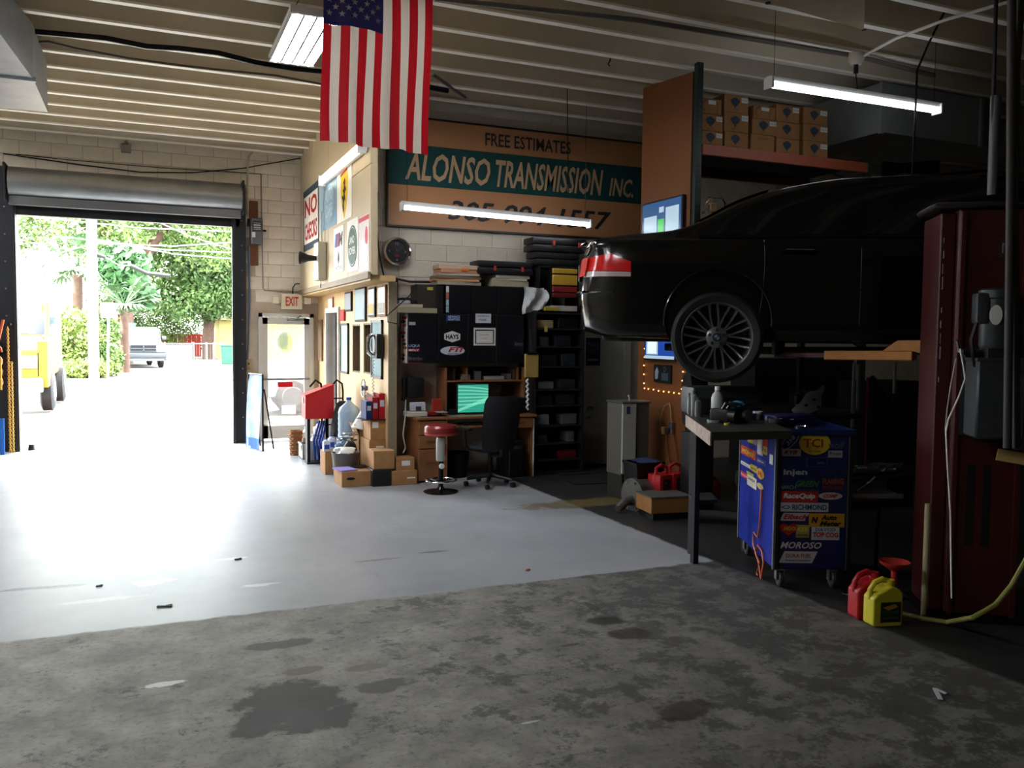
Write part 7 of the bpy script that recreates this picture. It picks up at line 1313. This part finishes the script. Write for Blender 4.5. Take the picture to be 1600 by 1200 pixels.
# ================================================================== OUTSIDE
def leaves(name, pts, n, size, m, parent, seed, drop=.0):
    """foliage: many small leaf quads round ellipsoids pts = (centre, radii)"""
    rn = random.Random(seed); vs, fs = [], []; tot = sum(r[0]*r[2] for c, r in pts)
    for c, r in pts:
        for _ in range(int(n*r[0]*r[2]/tot)):
            a, zc = rn.uniform(0, 2*pi), rn.uniform(-1, 1); q = sqrt(1-zc*zc); k = rn.uniform(.55, 1.05)*(1+.12*sin(5*a+3*zc)); p = Vector((c[0]+r[0]*k*q*cos(a), c[1]+r[1]*k*q*sin(a), c[2]+r[2]*k*zc))
            u = Vector((rn.uniform(-1, 1), rn.uniform(-1, 1), rn.uniform(-1, 1))).normalized(); w = u.cross(Vector((rn.uniform(-1, 1), rn.uniform(-1, 1), rn.uniform(-1, 1)))).normalized(); s = size*rn.uniform(.6, 1.3); b = len(vs)
            vs += [p-u*s, p+w*s*.45, p+u*s, p-w*s*.45]; fs.append((b, b+1, b+2, b+3))
    me = bpy.data.meshes.new(name); me.from_pydata([tuple(v-parent.location) for v in vs], [], fs); me.materials.append(m); o = bpy.data.objects.new(name, me); COL.objects.link(o); o.parent = parent; o['kind'] = 'stuff'; return o
def leafm(n, h, d):
    m = M(n, h, .6, var=.5, vs=.5, dark=d); b = m.node_tree.nodes['Principled BSDF']; b.inputs['Transmission Weight'].default_value = .0
    b.inputs['Subsurface Weight'].default_value = 0; return m
lg1, lg2, lg3, lg4 = leafm('leaf_light_green', '#64803c', '#33471c'), leafm('leaf_mid_green', '#56763a', '#2c421f'), leafm('leaf_yellow_green', '#76843a', '#475c26'), leafm('leaf_blue_green', '#41663a', '#243f24')
bark = M('bark', '#4c382c', .9, var=.4, vs=6, bump=.6, bs=12)
def tree(name, label, base, trunk, blobs, n, size, m, seed, grp='trees beyond the parking lot'):
    t = thing(name, label, 'tree', base, 0, grp); mb = MB()
    for pts, r in trunk: mb.tube([Vector(base)+Vector(p) for p in pts], r, 10)
    obj('trunk', mb, bark, t, world=True, smooth=True); leaves('crown', [((base[0]+c[0], base[1]+c[1], base[2]+c[2]), r) for c, r in blobs], n, size, m, t, seed); return t
def G(px, py, Y): return at(px, py, 'y', Y)
tree('oak_tree', 'large light green oak behind the utility pole', (-1.3, 52, 0), [([(0, 0, 0), (.2, 0, 4), (-.8, 0, 8), (-1.2, 0, 12)], [.7, .6, .5, .3]), ([(.1, 0, 4), (2, 0, 7), (4, 0, 10)], [.4, .3, .15]), ([(-.6, 0, 6.5), (-3, 0, 9), (-5, 0, 12)], [.3, .25, .1])], [((-3.5, 0, 11.5), (4, 4, 2.6)), ((2, 0, 10.5), (4.2, 4, 3)), ((0, 0, 13.5), (6, 4, 2.5)), ((5, 0, 8), (3, 3, 2.5)), ((-6, 0, 8), (3, 3, 2.4)), ((-1, -2, 7), (2.6, 2, 1.8))], 42000, .15, lg1, 1)
tree('oak_tree', 'mid green tree rising over the silver pickup truck', (3.8, 60, 0), [([(0, 0, 0), (.1, 0, 3), (.8, 0, 8)], [.4, .35, .2]), ([(0, 0, 2.5), (-1.5, 0, 6)], [.25, .1])], [((0, 0, 9), (6, 4, 4.5)), ((5, 0, 8), (4, 4, 4)), ((-3, 0, 6), (3, 3, 2.6)), ((2, 0, 4.5), (4.5, 3, 2)), ((3, 0, 13), (6, 4, 3)), ((-1, -1, 4), (3, 2, 1.6)), ((5, -1, 4.4), (3.4, 2, 1.7))], 60000, .16, lg2, 2)
tree('oak_tree', 'pale yellow-green tree over the red fence', (9.5, 66, 0), [([(0, 0, 0), (-.4, 0, 3), (.3, 0, 6)], [.35, .3, .2]), ([(.6, 0, 0), (.9, 0, 4)], [.25, .2])], [((0, 0, 8), (5, 4, 4)), ((2, 0, 12), (5, 4, 3.5)), ((-2, 0, 5), (3, 3, 2)), ((3, 0, 5), (4, 3, 2))], 36000, .17, lg3, 3)
tree('oak_tree', 'thin bright tree at the far left edge of the doorway', (-15, 62, 0), [([(0, 0, 0), (.3, 0, 6), (.8, 0, 11)], [.3, .25, .1])], [((3, 0, 15), (5, 3, 3)), ((.5, 0, 12), (3, 3, 2.5)), ((9, 0, 17), (4, 3, 2.2)), ((4, 0, 10), (3.5, 3, 2.0)), ((8, 0, 12), (3.5, 3, 2))], 24000, .15, lg3, 4)
# palm with fans and a broad-leaf umbrella tree
def fans(t, c, n, R, m, seed, droop=.5, parts='frond'):
    rn = random.Random(seed)
    for k in range(n):
        a = k*2.4+rn.uniform(-.3, .3); el = rn.uniform(-.5, 1.1); d = Vector((cos(a)*cos(el), sin(a)*cos(el), sin(el))); p0 = Vector(c); p1 = p0+d*R*.6; up = Vector((0, 0, 1)); s = d.cross(up).normalized(); mb = MB().tube([p0, p1], .02, 4)
        for j in range(9):
            an = (j-4)*.28; dd = (d*cos(an)+s*sin(an)).normalized(); tip = p1+dd*R*.55+Vector((0, 0, -droop*R*.3)); q = p1+dd*R*.28; w = dd.cross(up).normalized()*.04*R; b = len(mb.v); mb.put([p1, q+w, tip, q-w], [(0, 1, 2, 3)])
        obj(parts, mb, m, t, world=True)
b = G(120, 560, 42); t = thing('fan_palm', 'fan palm with drooping fronds left of the utility pole', 'palm', (b.x, 42, 0)); obj('trunk', MB().tube([(b.x, 42, 0), (b.x+.1, 42, 4.2)], [.25, .2], 10), bark, t, world=True, smooth=True); fans(t, (b.x+.1, 42, 4.6), 26, 1.7, leafm('palm_green', '#56774c', '#3a5434'), 5)
b = G(195, 520, 40); t = thing('fan_palm', 'fan palm right of the pole above the pickup', 'palm', (b.x, 40, 0)); obj('trunk', MB().tube([(b.x, 40, 0), (b.x, 40, 2.4)], [.2, .16], 10), bark, t, world=True, smooth=True); fans(t, (b.x, 40, 2.9), 24, 1.5, leafm('palm_green', '#56774c', '#3a5434'), 6)
b = G(190, 460, 41.5); t = thing('umbrella_tree', 'broad-leaved umbrella tree right behind the utility pole', 'tree', (b.x, 41.5, 0)); obj('trunk', MB().tube([(b.x, 41.5, 0), (b.x, 41.5, 3.2)], [.12, .08], 8), bark, t, world=True, smooth=True); leaves('crown', [((b.x+.1, 41.5, 4.6), (1.1, 1, 1.0)), ((b.x+.5, 41.5, 3.4), (.9, .8, .7))], 1500, .26, lg4, t, 7)
def bush(label, px, py, Y, r, n, m, seed, name='bush'):
    b = G(px, py, Y); t = thing(name, label, 'bush', (b.x, Y, 0), 0, 'bushes round the utility pole'); obj('stems', MB().tube([(b.x, Y, 0), (b.x+.1, Y, r[2])], .04, 5).tube([(b.x, Y, 0), (b.x-.2, Y, r[2])], .03, 5), bark, t, world=True); leaves('foliage', [((b.x, Y, r[2]), r)], n*2, .09, m, t, seed)
bush('yellow-green bush left of the utility pole', 112, 560, 36.4, (1.0, .8, 1.25), 3200, lg3, 8); bush('low green bush right of the pole by the truck', 168, 585, 36.6, (.55, .6, .6), 2000, lg1, 9); bush('wide dark green hedge mass behind the pickup and fence', 285, 540, 68.5, (7.0, 1.5, 3.0), 16000, lg2, 18); bush('green hedge mass behind the pickup windscreen', 215, 540, 64, (3.6, 1.2, 2.6), 9000, lg1, 19)
bush('green weeds at the foot of the pole', 135, 590, 35.4, (1.0, .5, .35), 1800, lg3, 10); bush('taller bush in the gap behind the pole', 158, 560, 39, (.7, .7, 1.4), 2500, lg1, 11)
# utility pole and white box sign
b = at(147, 592, 'z', 0); YP = 35.0; b = G(147, 590, YP); t = thing('utility_pole', 'tall pale grey concrete utility pole with cables', 'pole', (b.x, YP, 0)); obj('pole', MB().cyl((b.x, YP, 0), (b.x, YP, 13), .19, 16, r2=.16), M('pole_concrete', '#585d57', .7), t, world=True, smooth=True)
obj('cable_splice', MB().tube([G(135, 391, YP), G(147, 396, YP), G(165, 402, YP)], .07, 8).tube([G(204, 415, YP), G(230, 427, YP), G(266, 431, YP)], .07, 8), black, t, world=True, smooth=True)
ch = [((100, 370), (370, 395)), ((20, 335), (370, 362)), ((150, 374), (370, 405)), ((150, 380), (370, 378)), ((30, 400), (147, 380)), ((165, 402), (204, 415)), ((210, 330), (370, 392))]
for a, c in ch: p0, p1 = G(*a, YP-.2), G(*c, YP-.2+6); obj('overhead_cable', MB().tube([p0, (p0+p1)/2+Vector((0, 0, -.15)), p1], .02, 4), M('cable_pale', '#8f9296', .6), t, world=True)
a, c = G(157, 473, 33), G(181, 497, 33); t = thing('white_box_sign', 'white square box sign on a thin post by the pole', 'sign', ((a.x+c.x)/2, 33, 0)); obj('box', MB().bx((a.x, 33, c.z), (c.x, 33.15, a.z), bev=.02), M('sign_white', '#a8a8a6', .5), t, world=True); obj('post', MB().cyl(((a.x+c.x)/2-.05, 33.1, 0), ((a.x+c.x)/2, 33.1, c.z), .04, 8), steel, t, world=True)
# pickup truck ---------------------------------------------------------
q0, q1 = at(190, 573, 'z', 0), at(258, 573, 'z', 0); TY = 44.5; s0 = G(188, 570, TY); s1 = G(260, 570, TY); tw_ = s1.x-s0.x
def front_car(name, label, x, y, rz, wd, hd, col, grille=True, cat='truck'):
    t = thing(name, label, cat, (x, y, 0), rz); k = wd/2; pm = M('paint_'+col.strip('#'), col, .3, .4)
    prof = [(0, .35), (-.05, .75), (.05, 1.10), (1.25, 1.22), (1.95, 1.80), (2.4, 1.88), (3.6, 1.86), (3.75, 1.25), (5.6, 1.22), (5.65, .45)]
    if cat == 'car': prof = [(0, .30), (-.03, .55), (.08, .75), (1.1, .90), (1.8, 1.35), (2.6, 1.42), (3.3, 1.32), (4.0, .98), (4.5, .92), (4.55, .35)]
    o = obj('body', MB().prism([(a, b*hd) for a, b in prof], (-k, 0, 0), (0, 1, 0), (0, 0, 1), (wd, 0, 0)), pm, t); md = o.modifiers.new('b', 'BEVEL'); md.width = .07; md.segments = 3
    z0, z1 = (prof[3][1]+.04)*hd, (prof[4][1]-.06)*hd; y0, y1 = prof[3][0], prof[4][0]
    obj('windscreen', MB().put([(-k*.86, y0+.05, z0+.02), (k*.86, y0+.05, z0+.02), (k*.76, y1-.03, z1), (-k*.76, y1-.03, z1), (-k*.86, y0+.07, z0+.0), (k*.86, y0+.07, z0), (k*.76, y1, z1-.03), (-k*.76, y1, z1-.03)], [(0, 1, 2, 3), (7, 6, 5, 4), (0, 3, 7, 4), (1, 5, 6, 2)]), M('truck_glass', '#4c5c64', .06), t)
    for s in (-1, 1):
        obj('side_window', MB().bx((s*(k+.002)-.006, y1-.3, z0+.02), (s*(k+.002)+.006, y1+1.5, z1-.04), bev=.003), M('truck_glass', '#4c5c64', .06), t)
        obj('headlight', MB().box((s*k*.80, prof[2][0]-.06, prof[2][1]*hd-.16), (k*.32, .1, .16), bev=.03), M('lamp_clear', '#d8dad8', .1, .3), t, smooth=True)
        for yy in (1.0, (4.6 if cat == 'truck' else 3.7)): w = obj('wheel', MB().lathe([(.0, -.12), (.30, -.12), (.38, -.08), (.38, .08), (.30, .12), (0, .12)], (s*(k-.1), yy, .38), 24, 'x'), rubber, t, smooth=True); obj('hubcap', MB().lathe([(0, s*.13), (.2, s*.13), (.22, s*.12)], (s*(k-.1), yy, .38), 16, 'x'), M('hub_dark', '#3c3e40', .5, .4), w)
        obj('mirror', MB().box((s*(k+.16), y0+.35, z0+.12), (.2, .1, .2), bev=.03), pm, t, smooth=True)
    if grille:
        obj('grille', MB().bx((-k*.55, -.07, .78*hd), (k*.55, -.02, 1.04*hd)), bsteel, t)
        for a, b_ in ((-k*.56, 1.03), (-k*.56, .76)): obj('grille_bar', MB().bx((a, -.10, b_*hd), (k*.56, -.05, b_*hd+.04)), M('truck_chrome', '#3c4044', .5, .5), t)
        obj('grille_bar', MB().bx((-.03, -.10, .76*hd), (.03, -.05, 1.05*hd)).bx((-k*.56, -.1, .88*hd), (k*.56, -.05, .92*hd)), M('truck_chrome', '#3c4044', .5, .5), t)
        obj('bumper', MB().box((0, -.10, .58*hd), (wd*.98, .2, .22*hd), bev=.05), M('truck_chrome', '#3c4044', .5, .5), t, smooth=True); obj('lower_bumper', MB().box((0, -.06, .40*hd), (wd*.9, .16, .14*hd), bev=.04), M('bumper_dark', '#4a4e54', .6), t, smooth=True)
    return t
front_car('pickup_truck', 'silver pickup truck parked facing the garage under the trees', (s0.x+s1.x)/2, TY, radians(8), 2.05, 1.06, '#43474a')
# yellow van at left (side near the door post)
t = thing('yellow_truck', 'bright yellow truck with big mirror parked beyond left door post', 'truck', (-3.55, 20.2, 0)); ym = M('truck_yellow', '#7c6010', .8)
vx = G(72, 560, 20.6).x; x1 = vx
o = obj('body', MB().prism([(0, .7), (0, 1.35), (.25, 1.5), (1.0, 1.62), (1.5, 2.4), (4.4, 2.45), (4.4, .7)], (x1-2.1, 20.0, 0), (0, 1, 0), (0, 0, 1), (2.1, 0, 0)), ym, t, world=True); md = o.modifiers.new('b', 'BEVEL'); md.width = .08; md.segments = 3
obj('fender', MB().prism([(0, .55), (0, 1.5), (.5, 1.6), (1.4, 1.55), (1.5, .6)], (x1-.1, 20.0, 0), (0, 1, 0), (0, 0, 1), (.18, 0, 0)), ym, t, world=True); obj('side_window', MB().bx((x1-.01, 21.5, 1.65), (x1+.01, 22.6, 2.25)), M('truck_glass', '#4c5c64', .06), t, world=True); obj('windscreen', MB().put([(x1-2.0, 20.98, 1.66), (x1-.1, 20.98, 1.66), (x1-.15, 21.44, 2.36), (x1-1.95, 21.44, 2.36)], [(0, 1, 2, 3)]), M('truck_glass', '#4c5c64', .06), t, world=True)
a, c = G(54, 488, 19.9), G(71, 523, 19.9); obj('mirror', MB().bx((a.x, 19.85, c.z), (c.x, 20.0, a.z), bev=.04), M('mirror_grey', '#3e444c', .5), t, world=True, smooth=True); obj('mirror_arm', MB().tube([(x1, 20.4, 1.55), ((a.x+c.x)/2, 19.95, c.z+.02)], .03, 6), steel, t, world=True)
for yy in (20.9, 23.6): w = obj('wheel', MB().lathe([(0, -.13), (.34, -.13), (.42, -.09), (.42, .09), (.34, .13), (0, .13)], (x1+.0, yy, .42), 28, 'x'), rubber, t, world=True, smooth=True); obj('hub', MB().lathe([(0, .15), (.20, .14), (.22, .12)], (x1, yy, .42), 20, 'x'), chrome, w, world=True, smooth=True)
obj('bumper', MB().bx((x1-2.1, 19.85, .45), (x1, 20.05, .75), bev=.04), steel, t, world=True); obj('headlight', MB().bx((x1-.45, 19.96, .95), (x1-.1, 20.02, 1.2), bev=.02), M('lamp_clear', '#d8dad8', .1, .3), t, world=True)
# silver car beyond the right jamb and behind the exit door
cx = G(356, 600, 19.0).x+.05; cc_ = front_car('silver_car', 'silver blue car parked outside behind the glass exit door', 3.72, 18.4, radians(88), 1.75, 1.0, '#5d6a70', False, 'car'); cc_.location = (6.6, 19.0, 0); cc_.rotation_euler = (0, 0, radians(86))
# fences, bin, buildings
rf = M('fence_red', '#7c201c', .6); YF_ = 66; a, c = G(256, 522, YF_), G(340, 523, YF_); t = thing('red_fence', 'red board fence behind the parked pickup', 'fence', ((a.x+c.x)/2, YF_, 0)); x = a.x-1; k = 0
while x < c.x: obj('board', MB().bx((x, YF_, 0), (x+.30, YF_+.05, a.z+.25*(k % 2 == 0)*.1), bev=.01), rf, t, world=True); x += .32; k += 1
obj('rail', MB().bx((a.x-1, YF_-.05, 1.5), (c.x, YF_, 1.65)), rf, t, world=True)
YG = 56; a, c = G(258, 537, YG), G(350, 537, YG); t = thing('chain_link_fence', 'grey chain-link fence and gate in front of the red fence', 'fence', ((a.x+c.x)/2, YG, 0)); gm = M('fence_galv', '#6a6c6e', .5, .4)
for px_ in (258, 303, 323, 334, 350): x = G(px_, 560, YG).x; obj('post', MB().cyl((x, YG, 0), (x, YG, a.z+.1), .05, 8), gm, t, world=True)
obj('top_rail', MB().cyl((a.x, YG, a.z), (c.x, YG, c.z), .035, 8), gm, t, world=True); xg = G(303, 560, YG).x; obj('privacy_mesh', MB().bx((a.x, YG+.02, .1), (xg, YG+.04, a.z-.05)), M('mesh_grey', '#66686c', .8), t, world=True)
mb = MB(); x = xg
while x < c.x: mb.cyl((x, YG, .1), (x, YG, a.z), .008, 4); x += .16
obj('wire_mesh', mb, gm, t, world=True)['kind'] = 'stuff'
a, c = G(350, 541, 50), G(368, 570, 50); t = thing('green_bin', 'green wheeled bin by the chain-link gate', 'bin', ((a.x+c.x)/2, 50, 0)); obj('bin', MB().box(((a.x+c.x)/2, 50.3, a.z/2), (c.x-a.x+.3, .8, a.z), bev=.05, taper=.85), M('bin_green', '#1f6240', .5), t, world=True); obj('lid', MB().box(((a.x+c.x)/2, 50.3, a.z+.04), (c.x-a.x+.4, .9, .08), bev=.03), M('bin_green', '#1f6240', .5), t, world=True)
for s in (-.3, .3): obj('wheel', MB().lathe([(0, -.04), (.12, -.04), (.12, .04), (0, .04)], ((a.x+c.x)/2+s, 50.65, .12), 14, 'x'), rubber, t, world=True)
a, c = G(30, 487, 48), G(130, 487, 48); t = thing('low_building', 'pale pink low building left behind the bushes', 'building', ((a.x+c.x)/2-5, 50, 0)); obj('wall', MB().bx((a.x-12, 48, 0), (c.x+1.5, 56, a.z)), M('building_pink', '#8a6458', .8), t, world=True); obj('parapet', MB().bx((a.x-12.1, 47.9, a.z), (c.x+1.6, 56, a.z+.25)), M('parapet_white', '#8f8880', .8), t, world=True)
for k in range(3): obj('window', MB().bx((a.x-2+k*3, 47.95, 1.2), (a.x-.8+k*3, 48.02, 2.2)), M('truck_glass', '#4c5c64', .06), t, world=True)
a = G(342, 500, 60); t = thing('yellow_house', 'pale yellow house wall behind the fence at right', 'building', (a.x+4, 62, 0)); obj('wall', MB().bx((a.x, 60, 0), (a.x+9, 68, a.z)), M('house_yellow', '#8f8650', .8), t, world=True); obj('roof', MB().prism([(-.4, 0), (9.4, 0), (4.5, 1.6)], (a.x, 59.7, a.z), (1, 0, 0), (0, 0, 1), (0, 8.6, 0)), M('roof_tan', '#b8a890', .8), t, world=True)
t = thing('street_building', 'pale shop front across the street behind the exit door', 'building', (16, 38, 0)); obj('wall', MB().bx((9, 38, 0), (26, 44, 4.2)), M('shop_cream', '#8a867a', .8), t, world=True); obj('awning', MB().bx((10, 37.2, 2.6), (20, 38, 2.8)), M('awning_green', '#4c7040', .7), t, world=True)
for k in range(4): obj('window', MB().bx((10.5+k*2.6, 37.95, .8), (12.3+k*2.6, 38.02, 2.4)), M('truck_glass', '#4c5c64', .06), t, world=True)
a = at(1, 1, 'y', 5); solo('drive_line', MB().bx((-1.9, 14.3, -.029), (-1.85, 24.4, -.025)), M('line_red', '#c87a70', .8), 'faded red line along the driveway edge by the yellow truck', 'line')
# clean up labels on parts that are empties
for o in COL.objects:
    if o.parent is None and o.type == 'MESH' and 'category' not in o and 'kind' not in o: o['kind'] = 'structure'
